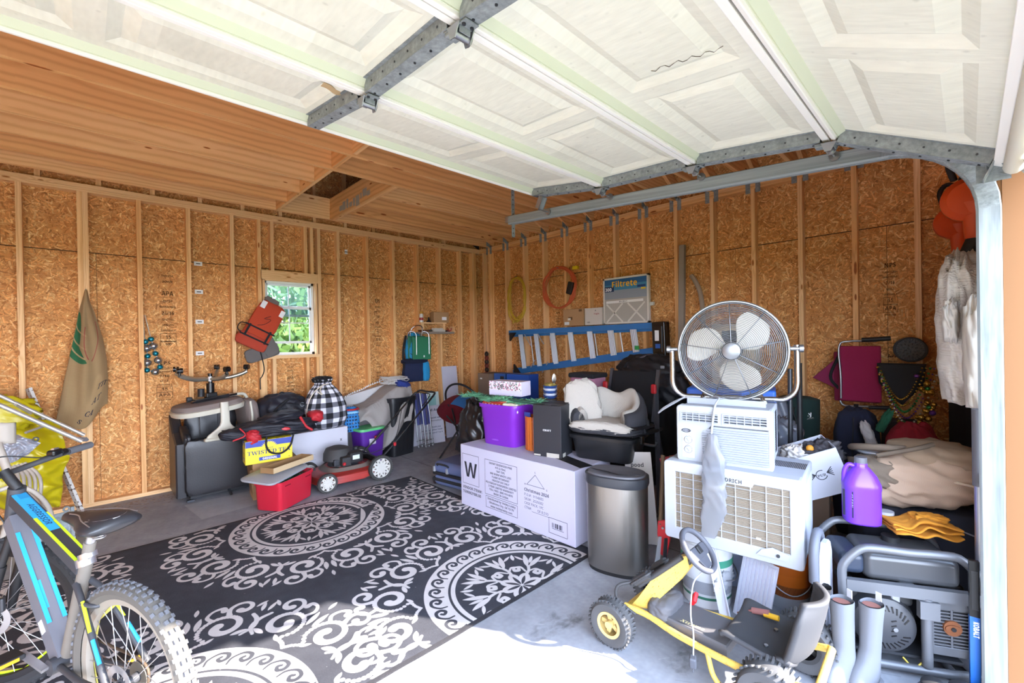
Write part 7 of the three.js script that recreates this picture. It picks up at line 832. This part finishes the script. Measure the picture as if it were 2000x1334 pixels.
  const bt = thing('clear_wrap_tubes', 'bundle of grey tubes in clear plastic behind the air conditioner', 'tubes', [3.95, 0, -1.02], -1.2); for (let i = 0; i < 3; i++) obj('tube', [rod([.12 + i * .06, .06, .1], [-.16 + i * .07, 1.0, -.05 - i * .03], .045, 14)], i === 1 ? M(0xa9adb8, .3, .3) : M(0x6a6f7c, .35), bt); obj('wrap', [T(blob(.34, .5, .2, { amp: .05, freq: 8, fold: .2, seed: 3 }), .05, .35, .04, 0, 0, .25)], MP(0xb9bfcc, .2, { transmission: .7, thickness: 0 }), bt);
  const w = thing('white_board', 'narrow white melamine board leaning behind the door track', 'board', [4.0, 0, .035]); obj('panel', [bx(.22, 1.12, .016, 0, .56, 0, 0, 0, -.03)], M(0xcfcbd0, .5), w); obj('hinge', [bx(.03, .1, .004, .05, 1.06, .01)], M(0x8a6a3a, .4, .6), w);
}
{ // pillow sack, blowers, pole and level by the door track
  const s = thing('pillow_sack', 'white crinkled pillow hanging on the front wall behind the track', 'pillow', [3.36, 1.17, -.02], 0); obj('pillow', [T(blob(.66, .76, .2, { e: 3, amp: .04, freq: 7, fold: .07, ff: 6, seed: 5, seg: 60 }), .06, 0, 0, 0, 0, .1)], M(0xd9d5cc, .85, 0, { bumpMap: dataTex(128, 128, (u, v) => { const k = 128 + 90 * nz(u * 9 + v * 6, v * 22, 1); return [k, k, k]; }, { srgb: false, repeat: [5, 5] }), bumpScale: .006 }), s); obj('corner', [T(blob(.16, .2, .06, { amp: .02, seed: 2 }), -.3, .32, -.04, 0, 0, .5)], M(0xcfcbc2, .9), s);
  const pb = thing('red_strap_bag', 'white sack with a red patterned strap hanging beside the door opening', 'sack', [2.87, 1.18, .03]); obj('sack', [blob(.22, .5, .1, { amp: .03, seed: 6, fold: .06 })], M(0xcac5ba, .9), pb); obj('strap', [tube([[-.02, .48, .06], [-.06, .3, .07], [-.1, .15, .06]], .014, 14, 6)], M(0xa8322e, .6), pb);
  const bl = (name, label, x, z, y, k, ry) => { const t = thing(name, label, 'leaf blower', [x, y, z], ry); obj('wall_hook', [rod([0, .1, 0], [.24, .1, 0], .006)], mSteel, t); obj('housing', [T(lathe([[0, -.055], [.09, -.05], [.12, -.02], [.12, .02], [.09, .05], [0, .055]], 30), -.04, -.04, 0, HP), loft([[-.05, .06], [.05, .05], [.12, .04], [.2, .045], [.24, .035]].map(([u, r], i) => ring(r, r, u, 2.6, 20, .03, 0)), true), loft([[-.26, .042], [-.16, .05], [-.06, .07]].map(([u, r]) => ring(r, r * .9, u, 2.4, 20, -.02, 0)), true)], mOrange, t); obj('handle', [tube([[.0, .2, 0], [-.08, .24, 0], [-.12, .18, 0], [-.1, .08, 0]], .016, 20, 8)], mBlack, t); obj('battery', [rb(.1, .05, .07, .01, .03, .26, 0)], mBlack, t); obj('button', [bx(.03, .012, .04, .0, .288, 0)], M(0xd4372a, .4), t); obj('vent', [T(rb(.012, .06, .004, .002), -.02, .02, .057, 0, 0, -.3)], mBlack, t); obj('nozzle', [rod([-.02, -.26, 0], [-.1, -.26 - k, 0], .036, 20, .032)], M(0x222226, .45), t); return t; };
  bl('leaf_blower', 'orange leaf blower with a long black nozzle hanging on the front wall corner', 4.55, -.02, 2.36, .55, -HP + .15); const t2 = bl('hedge_blower', 'second orange blower half hidden behind the door track', 3.55, .05, 2.30, .2, -HP);
  const po = thing('grey_mop_pole', 'thick grey capped pole standing just inside the track', 'pole', [2.74, 0, .028]); obj('shaft', [rod([0, 0, 0], [0, 1.0, 0], .019, 16)], mSteel, po); obj('sleeve', [rod([0, .86, 0], [0, 1.19, 0], .024, 16)], M(0x66676c, .7), po);
  const lv = thing('spirit_level', 'black and blue spirit level standing against the track', 'level', [2.61, .0, .005], -HP + .2); obj('bar', [bx(.03, .58, .02, 0, .29, 0)], mBlackGloss, lv); obj('blue_band', [bx(.031, .3, .021, 0, .2, 0)], M(0x1f5fb0, .4), lv); obj('lettering', [plate(.026, .12, 0, .28, .0112)], printed(textTex(48, 300, '#1f5fb0', [['KOBALT', 14, 20, 44, '#fff', 'sans-serif', 'left', 'bold', HP]]), .4), lv); obj('scale_marks', [plate(.02, .16, 0, .46, .0112)], printed(textTex(32, 280, '#151517', [['▪ ▪ ▪ ▪ ▪ ▪ ▪', 8, 10, 30, '#ddd', 'sans-serif', 'left', 'bold', HP]]), .4), lv);
}
// ---------------------------------------------------------------- footwear by the generator
{
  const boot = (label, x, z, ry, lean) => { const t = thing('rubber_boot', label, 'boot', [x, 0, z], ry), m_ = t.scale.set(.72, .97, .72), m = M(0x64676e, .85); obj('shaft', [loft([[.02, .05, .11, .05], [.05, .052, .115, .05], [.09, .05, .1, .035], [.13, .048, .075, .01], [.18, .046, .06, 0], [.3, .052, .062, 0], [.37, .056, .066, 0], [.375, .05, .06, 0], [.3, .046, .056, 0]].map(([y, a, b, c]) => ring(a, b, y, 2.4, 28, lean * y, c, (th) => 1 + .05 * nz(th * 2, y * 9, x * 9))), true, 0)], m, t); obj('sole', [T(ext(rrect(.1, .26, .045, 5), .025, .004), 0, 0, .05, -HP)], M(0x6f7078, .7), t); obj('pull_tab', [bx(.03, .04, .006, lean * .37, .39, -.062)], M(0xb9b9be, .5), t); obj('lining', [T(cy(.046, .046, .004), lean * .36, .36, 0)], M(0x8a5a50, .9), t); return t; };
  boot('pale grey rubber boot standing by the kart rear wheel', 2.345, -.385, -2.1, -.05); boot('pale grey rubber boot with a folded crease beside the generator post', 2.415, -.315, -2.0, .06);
  const shoe = (name, label, x, z, ry, m, tx) => { const t = thing(name, label, 'shoe', [x, 0, z], ry); obj('upper', [loft([[-.13, .03, .05], [-.1, .042, .075], [-.04, .042, .08], [.03, .046, .062], [.09, .048, .05], [.13, .035, .035], [.145, .01, .02]].map(([z2, a, h]) => Array.from({ length: 18 }, (_, i) => { const an = i / 18 * 2 * PI; return [a * Math.cos(an), .022 + h * .5 + h * .5 * Math.sin(an), z2]; })), true, 0)], m, t); obj('sole', [T(ext(rrect(.095, .29, .045, 5), .024, .005), 0, 0, .007, -HP)], M(0x9a958c, .7), t); obj('opening', [T(sp(1, 0, 0, 0, [.032, .01, .05]), 0, .098, -.06)], mBlack, t); obj('laces', Array.from({ length: 4 }, (_, i) => rod([-.03, .088 - i * .007, -.005 + i * .022], [.03, .088 - i * .007, .002 + i * .022], .004)), M(0xcfcabc, .8), t); if (tx) obj('logo_patch', [T(bx(.05, .002, .07), 0, .083, .055, .3), T(plate(.045, .065), 0, .0845, .055, .3 - HP)], printed(tx, .7), t); return t; };
  shoe('slipper', 'worn grey slip-on shoe lying before the generator', 2.39, -.135, -1.85, cloth(0x70737f)); shoe('slipper', 'grey canvas slip-on beside the worn grey shoe', 2.44, -.055, -1.85, cloth(0x565a66)); shoe('sneaker', 'camouflage sneaker with a white tongue label by the level', 2.44, .04, -1.8, cloth(0x8c8672), textTex(90, 130, '#e8e8e6', [['NIKE', 30, 16, 40, '#222', 'sans-serif', 'left', 'bold', HP]]));
}
// ---------------------------------------------------------------- mountain bicycle at the left edge of the opening
{
  const t = thing('mountain_bike', 'dirty grey mountain bike with blue and lime stripes parked on the rug', 'bicycle', [.085, .011, -2.05], 0); // local +x lateral, -z forward
  const fx = -.40, fz = -.917; t.rotation.y = Math.atan2(-fx, -fz); // local -z points along the heading
  const gr = M(0x3c3d42, .45), blue = M(0x2f9ed8, .45), lime = M(0xc8e82e, .45), dirt = M(0x6d665e, .85), silver = M(0xb9b9bd, .3, .8);
  const L = (u, y, w = 0) => [w, y, -u], R = .34;
  const wheel = (name, pos, ry, muddy) => {
    const g = new THREE.Group(); g.name = name; g.position.set(...pos); g.rotation.y = ry; t.add(g); // wheel axis local x
    const tire = lathe([[R - .052, -.017], [R - .03, -.028], [R - .012, -.024], [R - .004, -.012], [R - .002, 0], [R - .004, .012], [R - .012, .024], [R - .03, .028], [R - .052, .017]], 64).rotateZ(HP);
    obj('tire', [tire], M(muddy ? 0x57534e : 0x2d2d2f, .9), g);
    const kn = [], kg = new THREE.BoxGeometry(.011, .009, .013); for (let k = 0; k < 62; k++) { const a = k / 62 * 2 * PI; for (const [w, rr_, tl] of [[-.022, R - .012, -.6], [-.008, R - .001, 0], [.008, R - .001, 0], [.022, R - .012, .6]]) { const b = kg.clone(); b.rotateZ(-tl); b.translate(w, rr_, 0); b.rotateX(a + (Math.abs(w) > .01 ? .05 : 0)); kn.push(b); } } obj('knobs', kn, M(muddy ? 0x5f6066 : 0x333336, .9), g).userData.kind = 'stuff';
    obj('rim', [lathe([[R - .075, -.011], [R - .05, -.0135], [R - .05, .0135], [R - .075, .011], [R - .078, 0], [R - .075, -.011]], 64).rotateZ(HP)], muddy ? M(0x8b8378, .7) : mBlack, g);
    obj('rim_decal', [lathe([[R - .074, .0125], [R - .052, .0142]], 10).rotateZ(-HP)], muddy ? M(0xc9c060, .7) : lime, g).visible = true;
    for (let k = 0; k < 28; k++) { const a = k / 28 * 2 * PI, s = k % 2 ? 1 : -1, o = (k % 4 < 2 ? 1 : -1) * .55; obj('spoke', [rod([s * .028, .024 * Math.cos(a + o), .024 * Math.sin(a + o)], [0, (R - .076) * Math.cos(a), (R - .076) * Math.sin(a)], .0016, 5)], silver, g); }
    obj('hub', [cy(.017, .017, .09, 0, 0, 0, 0, 0, HP, 14), cy(.026, .026, .006, .028, 0, 0, 0, 0, HP, 18), cy(.026, .026, .006, -.028, 0, 0, 0, 0, HP, 18)], gr, g); obj('brake_disc', [T(ext(circ(.075, 32), .002, 0, [circ(.05, 24)]), -.036, 0, 0, 0, HP, 0)], silver, g);
    return g;
  };
  wheel('rear_wheel', L(0, R), 0, true); const steer = Math.atan2(.86, .51) - t.rotation.y; wheel('front_wheel', L(1.0, R), steer, false);
  const tubeP = (n, a, b, r, m = gr) => obj(n, [rod(a, b, r, 14)], m, t);
  obj('top_tube', [T(new THREE.CylinderGeometry(.026, .024, 1, 6), 0, 0, 0, 0, 0, 0, [1, 1, 1])].map((g) => { g.dispose(); const a = V(...L(.28, .69)), b = V(...L(.79, .885)); return beam(a, b, .05, .046); }), gr, t);
  obj('down_tube', [beam(L(.44, .31), L(.81, .80), .058, .07)], M(0x6a6a72, .45), t); tubeP('seat_tube', L(.43, .30), L(.27, .715), .021, dirt); tubeP('head_tube', L(.79, .93), L(.83, .78), .028);
  // stripes laid on the tubes
  const stripe = (a, b, w0, w1, off, h, m) => { const d = V(...b).sub(V(...a)).normalize(), up = V(1, 0, 0).cross(d).normalize(); if (up.y < 0) up.negate(); const A = V(...a).addScaledVector(up, h), B = V(...b).addScaledVector(up, h); return obj('stripe', [beam(A.clone().add(V(off, 0, 0)), B.clone().add(V(off, 0, 0)), w0, .003)], m, t); };
  stripe(L(.3, .697), L(.62, .82), .008, .008, .021, .0235, lime); stripe(L(.3, .697), L(.6, .812), .010, .008, -.02, .0235, lime); stripe(L(.6, .812), L(.78, .882), .016, .01, -.016, .0236, blue); stripe(L(.56, .797), L(.78, .882), .03, .01, .004, .0237, M(0x2588bb, .45));
  for (const w of [-.022, .024]) { const a = L(.52, .42), b = L(.76, .735); stripe(a, b, .013, .01, w, .0365, blue); } stripe(L(.55, .45), L(.63, .56), .012, .01, -.012, .0366, blue);
  { const a = V(...L(.5, .7736)), b = V(...L(.74, .8662)), d = b.clone().sub(a), up = V(1, 0, 0).cross(d).normalize(); if (up.y < 0) up.negate(); const g = new THREE.PlaneGeometry(d.length(), .03), mt = new THREE.Matrix4().makeBasis(d.clone().normalize().negate(), d.clone().normalize().negate().cross(up).negate(), up).setPosition(a.clone().add(b).multiplyScalar(.5).addScaledVector(up, .0262)); g.applyMatrix4(mt); obj('lettering', [g], printed(textTex(440, 56, '#2f9ed8', [['AGGRESSOR', 220, 46, 50, '#1d3d5c', 'sans-serif', 'center', 'bold italic']]), .5), t); }
  for (const s of [1, -1]) { obj('seat_stay', [tube([L(.30, .63, s * .02), L(.22, .58, s * .035), L(0.02, .36, s * .062)], .011, 20, 8)], gr, t); obj('stay_stripe', [tube([L(.215, .592, s * .037), L(.14, .505, s * .05)], .006, 8, 6)], lime, t); obj('stay_stripe', [tube([L(.12, .485, s * .052), L(.06, .42, s * .06)], .0065, 8, 6)], blue, t); obj('chain_stay', [tube([L(.40, .30, s * .03), L(.2, .31, s * .05), L(0, .34, s * .062)], .011, 16, 8)], gr, t); }
  obj('stay_bridge', [tube([L(.22, .585, -.04), L(.17, .575, -.02), L(.17, .575, .02), L(.22, .585, .04)], .008, 16, 7)], gr, t); obj('seat_clamp', [cy(.029, .029, .03, 0, .71, -.275, -.35), cy(.028, .028, .02, 0, .735, -.262, -.35)], silver, t); tubeP('seat_post', L(.272, .70), L(.222, .84), .0148, silver); obj('post_collar', [rod(L(.262, .735), L(.243, .79), .019, 14)], dirt, t);
  // saddle
  const sd = new THREE.Group(); sd.name = 'saddle'; sd.position.set(...L(.215, .865)); sd.rotation.set(.03, .1, 0); t.add(sd); obj('cushion', [loft([[.13, .055, .02], [.12, .085, .038], [.08, .092, .05], [.02, .07, .046], [-.04, .04, .04], [-.1, .026, .034], [-.145, .02, .026], [-.15, .008, .012]].map(([z, w, h]) => Array.from({ length: 24 }, (_, i) => { const a = i / 24 * 2 * PI; return [w * Math.cos(a), h * Math.sin(a) * (Math.sin(a) < 0 ? .55 : .8) + (z > 0 ? .006 : 0), z]; })), true, 0)], M(0x2a2a2e, .35), sd); for (const s of [1, -1]) obj('piping', [tube([[s * .075, .028, .11], [s * .06, .035, .04], [s * .03, .034, -.03], [s * .018, .026, -.1]], .0022, 24, 5)], silver, sd); obj('rear_edge', [T(to(.06, .0025, 0, .034, .06, HP, 0, 0, 24, 5, PI), 0, 0, 0), T(to(.05, .002, 0, .036, .06, HP, 0, 0, 24, 5, PI), 0, 0, 0)], silver, sd); for (const s of [1, -1]) obj('rail', [tube([[s * .03, -.02, .09], [s * .022, -.04, .04], [s * .022, -.04, -.04], [s * .012, -.015, -.11]], .0035, 20, 6)], silver, sd); obj('spring', Array.from({ length: 5 }, (_, i) => to(.016, .003, .0, -.018 - i * .008, .03, HP, 0, 0, 16, 5)), silver, sd);
  // fork, bars, cranks
  const fr = new THREE.Group(); fr.name = 'fork'; fr.position.set(...L(1.0, R)); fr.rotation.y = steer; t.add(fr); for (const s of [1, -1]) obj('fork_leg', [rod([s * .06, 0, 0], [s * .06, .24, .06], .021, 12), rod([s * .06, .22, .055], [s * .058, .42, .115], .015, 12)], mBlack, fr); obj('fork_crown', [rb(.15, .04, .05, .015, 0, .42, .115)], mBlack, fr); obj('caliper', [rb(.02, .06, .03, .006, -.05, .07, .05)], mDarkSteel, fr);
  const hb = new THREE.Group(); hb.name = 'handlebar'; hb.position.set(...L(.78, .985)); hb.rotation.y = steer; t.add(hb); obj('stem', [rod([0, -.06, .0], [0, .02, -.05], .018, 12)], mBlack, hb); obj('bar', [tube([[-.36, .035, .03], [-.2, .03, .01], [-.08, .005, -.05], [0, .0, -.06], [.08, .005, -.05], [.2, .03, .01], [.36, .035, .03]], .0125, 50, 10)], M(0x37383c, .5), hb); for (const s of [1, -1]) { obj('grip', [rod([s * .25, .034, .018], [s * .375, .036, .032], .0165, 14)], M(0x55565c, .8), hb); obj('shifter', [rb(.06, .03, .035, .01, s * .19, .045, .005), cy(.016, .016, .03, s * .22, .038, .014, 0, 0, HP)], mBlackGloss, hb); obj('shifter_window', [bx(.03, .008, .012, s * .19, .062, .005)], silver, hb); obj('brake_lever', [tube([[s * .17, .025, -.02], [s * .2, .02, -.05], [s * .3, .02, -.055]], .006, 16, 6)], mBlack, hb); obj('brake_hose', [tube([[s * .16, .03, -.02], [s * .06, .06, -.12], [0, -.05, -.12], [0, -.2, -.05]], .0028, 24, 5)], mBlack, hb); }
  obj('chainring', [T(ext(circ(.08, 40), .004, 0, [circ(.06, 24)]), .045, .30, -.43, 0, HP, 0), T(bx(.11, .014, .006), .045, .30, -.43, 0, HP, .6), T(bx(.11, .014, .006), .045, .30, -.43, 0, HP, -.6)], mDarkSteel, t); obj('cassette', Array.from({ length: 6 }, (_, i) => T(ext(circ(.05 - i * .005, 24), .002, 0, [circ(.018, 12)]), .02 + i * .004, R, 0, 0, HP, 0)), M(0x6b645a, .6, .4), t); obj('chain', [tube([L(.43, .38, .045), L(.2, .385, .038), L(0, R + .05, .03), L(-.045, R, .03), L(.03, R - .1, .03), L(.2, .26, .038), L(.43, .22, .045)], .005, 50, 5)], M(0x5a4a3c, .7, .4), t);
  obj('crank_arm', [beam(L(.43, .30, .06), L(.29, .26, .075), .022, .012)], silver, t); obj('crank_arm', [beam(L(.43, .30, -.06), L(.57, .34, -.075), .022, .012)], silver, t); for (const [u, y, w] of [[.29, .26, .125], [.57, .34, -.125]]) { const p = obj('pedal', [rb(.1, .02, .085, .006, w, y, -u)], mBlack, t); obj('reflector', [bx(.06, .012, .004, w, y, -u + .044)], M(0xe8a21a, .35), p); } obj('derailleur', [rb(.02, .07, .03, .006, .05, R - .09, -.02), cy(.018, .018, .008, .045, R - .13, -.03, 0, 0, HP)], mBlack, t); obj('bottle_bolts', [cy(.006, .006, .006, 0, .512, -.62, .7), cy(.006, .006, .006, 0, .452, -.575, .7)], silver, t); obj('bottom_bracket', [cy(.03, .03, .1, 0, .30, -.43, 0, 0, HP)], gr, t); obj('sticker', [bx(.002, .03, .05, -.0305, .42, -.53, .9)], mWhite, t);
}
// ---------------------------------------------------------------- heap in the left corner of the view
{
  const y = thing('yellow_tarp', 'crumpled yellow plastic tarp slumped against the back wall', 'tarp'); obj('sheet', [sheet((u, v) => { const x = lerp(-1.2, -.16 - .1 * Math.abs(v - .4), u), top = lerp(1.16, .86, smooth(.3, 1, u)), yy = lerp(top, .2 + .1 * Math.sin(u * 5), v); return [x + .05 * nz(v * 4, u * 3, 1), yy + .03 * nz(u * 6, v * 5, 2), -5.66 + .34 * Math.sin(PI * Math.min(1, v * .95)) * (.55 + .45 * Math.sin(PI * u)) + .06 * nz(u * 6, v * 7, 5) + .035 * nz(u * 15, v * 15, 6)]; }, 60, 50, .006)], M(0xc8b818, .3, 0), y); obj('fold', [T(blob(.5, .24, .22, { amp: .05, freq: 8, fold: .25, seed: 4, seg: 44 }), -.62, .9, -5.52, 0, 0, -.25)], M(0xcfc01e, .3), y);
  const w = thing('peeling_plank', 'white peeling paint plank leaning against the back wall studs', 'plank'); obj('board', [beam([-.40, 1.17, -5.76], [-.08, .02, -5.60], .07, .022, .25)], M(0xd9d7d2, .8, 0, { map: dataTex(64, 128, (u, v) => { const s = nz(u * 6, v * 10, 3) + .5 * nz(u * 16, v * 22, 5); return s > .35 ? [120, 104, 92] : [255, 255, 255]; }, { repeat: [6, 2] }) }), w);
  const a = thing('aluminium_frame', 'pale folding aluminium tube frame lying over the yellow tarp', 'frame'); const al = M(0xcac8c6, .35, .5); const q = (px, py, z) => onZ(px, py, z); obj('long_tube', [rod(q(-60, 765, -5.05), q(160, 862, -5.05), .016, 12)], al, a); obj('long_tube', [rod(q(-60, 745, -5.25), q(165, 850, -5.2), .014, 12)], al, a); obj('end_bracket', [beam(q(148, 858, -5.05), q(170, 858, -5.12), .03, .02)], mGreyPl, a); obj('cross_bar', [rod(q(50, 845, -5.05), q(92, 830, -5.2), .01)], al, a); obj('cross_bar', [rod(q(30, 790, -5.05), q(60, 808, -5.25), .01)], al, a);
  const c = thing('plastic_chair', 'overturned beige garden chair with curved arm loops and slats', 'chair'); const be = M(0xb7aea2, .5); obj('front_leg', [rod(q(-5, 868, -4.75), q(45, 1000, -4.6), .026, 10, .02)], be, c); obj('arm_loop', [tube([q(-20, 965, -4.5), q(25, 950, -4.5), q(60, 957, -4.5), q(88, 980, -4.55), q(100, 1005, -4.6), q(100, 1030, -4.6)], .014, 30, 9)], be, c); obj('arm_loop', [tube([q(20, 985, -4.55), q(25, 1010, -4.5), q(45, 1018, -4.5), q(68, 1005, -4.55), q(72, 985, -4.6), q(55, 965, -4.65)], .02, 30, 9)], be, c);
  for (let k = 0; k < 5; k++) obj('back_slat', [tube([q(34 + k * 11, 975, -4.85), q(36 + k * 11, 945, -4.85), q(33 + k * 10, 925, -4.9), q(20 + k * 7, 912 - k * 2, -4.95)], .011, 20, 8)], be, c); obj('seat_rail', [beam(q(45, 1015, -4.55), q(95, 1000, -4.6), .035, .02)], be, c); obj('rear_leg', [rod(q(70, 1010, -4.6), q(82, 1045, -4.6), .018), rod(q(80, 970, -4.7), q(92, 1010, -4.7), .016)], be, c); obj('side_panel', [sheet((u, v) => { const p = q(lerp(-20, 30, u), lerp(825, 865, v), -4.8); return [p.x, p.y, p.z + .03 * Math.sin(u * 3)]; }, 8, 6, .02)], be, c); obj('foot', [rod([-.50, 0, -4.6], q(20, 1000, -4.6), .02)], be, c);
  const s = thing('silver_tarp', 'crumpled silver tarp with a brass eyelet on the yellow one', 'tarp'); obj('sheet', [sheet((u, v) => { const p = q(lerp(-10, 80 - 25 * v, u), lerp(835 + 30 * u, 895 + 10 * Math.sin(u * 4), v), -4.98 + .03 * v); return [p.x, p.y, p.z + .04 * nz(u * 7, v * 7, 3)]; }, 26, 22, .004)], M(0xa9abb4, .35, .3), s); obj('eyelet', [T(to(.014, .005, 0, 0, 0), ...q(70, 858, -4.93).toArray())], mDarkSteel, s);
  const m = thing('metal_bracket', 'galvanised steel hinge panel with two eyelets standing on the floor', 'bracket', [-.21, 0, -4.78], .25); obj('panel', [bx(.2, .2, .01, 0, .17, 0), bx(.2, .03, .05, 0, .06, .01)], mGalv, m); for (const x of [-.06, .06]) obj('eyelet', [to(.016, .006, x, .29, 0)], mGalvPale, m); for (const x of [-.09, .09]) obj('leg', [bx(.02, .3, .02, x, .15, .01)], mGalvPale, m);
}
// ---------------------------------------------------------------- trees outside the window
{
  const tree = (label, x, z, h, R, seed, col) => { const t = thing('garden_tree', label, 'tree', [x, -.17, z]), r = rng(seed); obj('trunk', [rod([0, 0, 0], [.1, h * .55, 0], .1, 8, .06)], M(0x5a4a3a, .9), t); const g = new THREE.PlaneGeometry(.14, .09), m = new THREE.InstancedMesh(g, new THREE.MeshPhysicalMaterial({ color: col, roughness: .8, transmission: .35, thickness: 0, side: THREE.DoubleSide }), 2600), o = new THREE.Object3D(); for (let i = 0; i < 2600; i++) { const a = r() * 6.28, b = Math.acos(2 * r() - 1), q = R * Math.cbrt(.25 + .75 * r()); o.position.set(q * Math.sin(b) * Math.cos(a), h * .6 + q * .9 * Math.cos(b), q * Math.sin(b) * Math.sin(a)); o.rotation.set(r() * 3, r() * 6, r() * 3); o.scale.setScalar(.7 + r()); o.updateMatrix(); m.setMatrixAt(i, o.matrix); } m.name = 'foliage'; m.userData.kind = 'stuff'; m.castShadow = m.receiveShadow = true; t.add(m); };
  tree('leafy green tree beyond the window glass', 3.6, -12.5, 3.4, 1.9, 4, 0x6d8a3c); tree('yellow green tree standing closer behind the window', 5.4, -14.5, 3.0, 2.0, 9, 0x8a9a48); tree('low shrubby tree just outside the window sill', 3.4, -10.2, 1.9, 1.1, 14, 0x7c9440);
}
renderer.render(scene, camera);
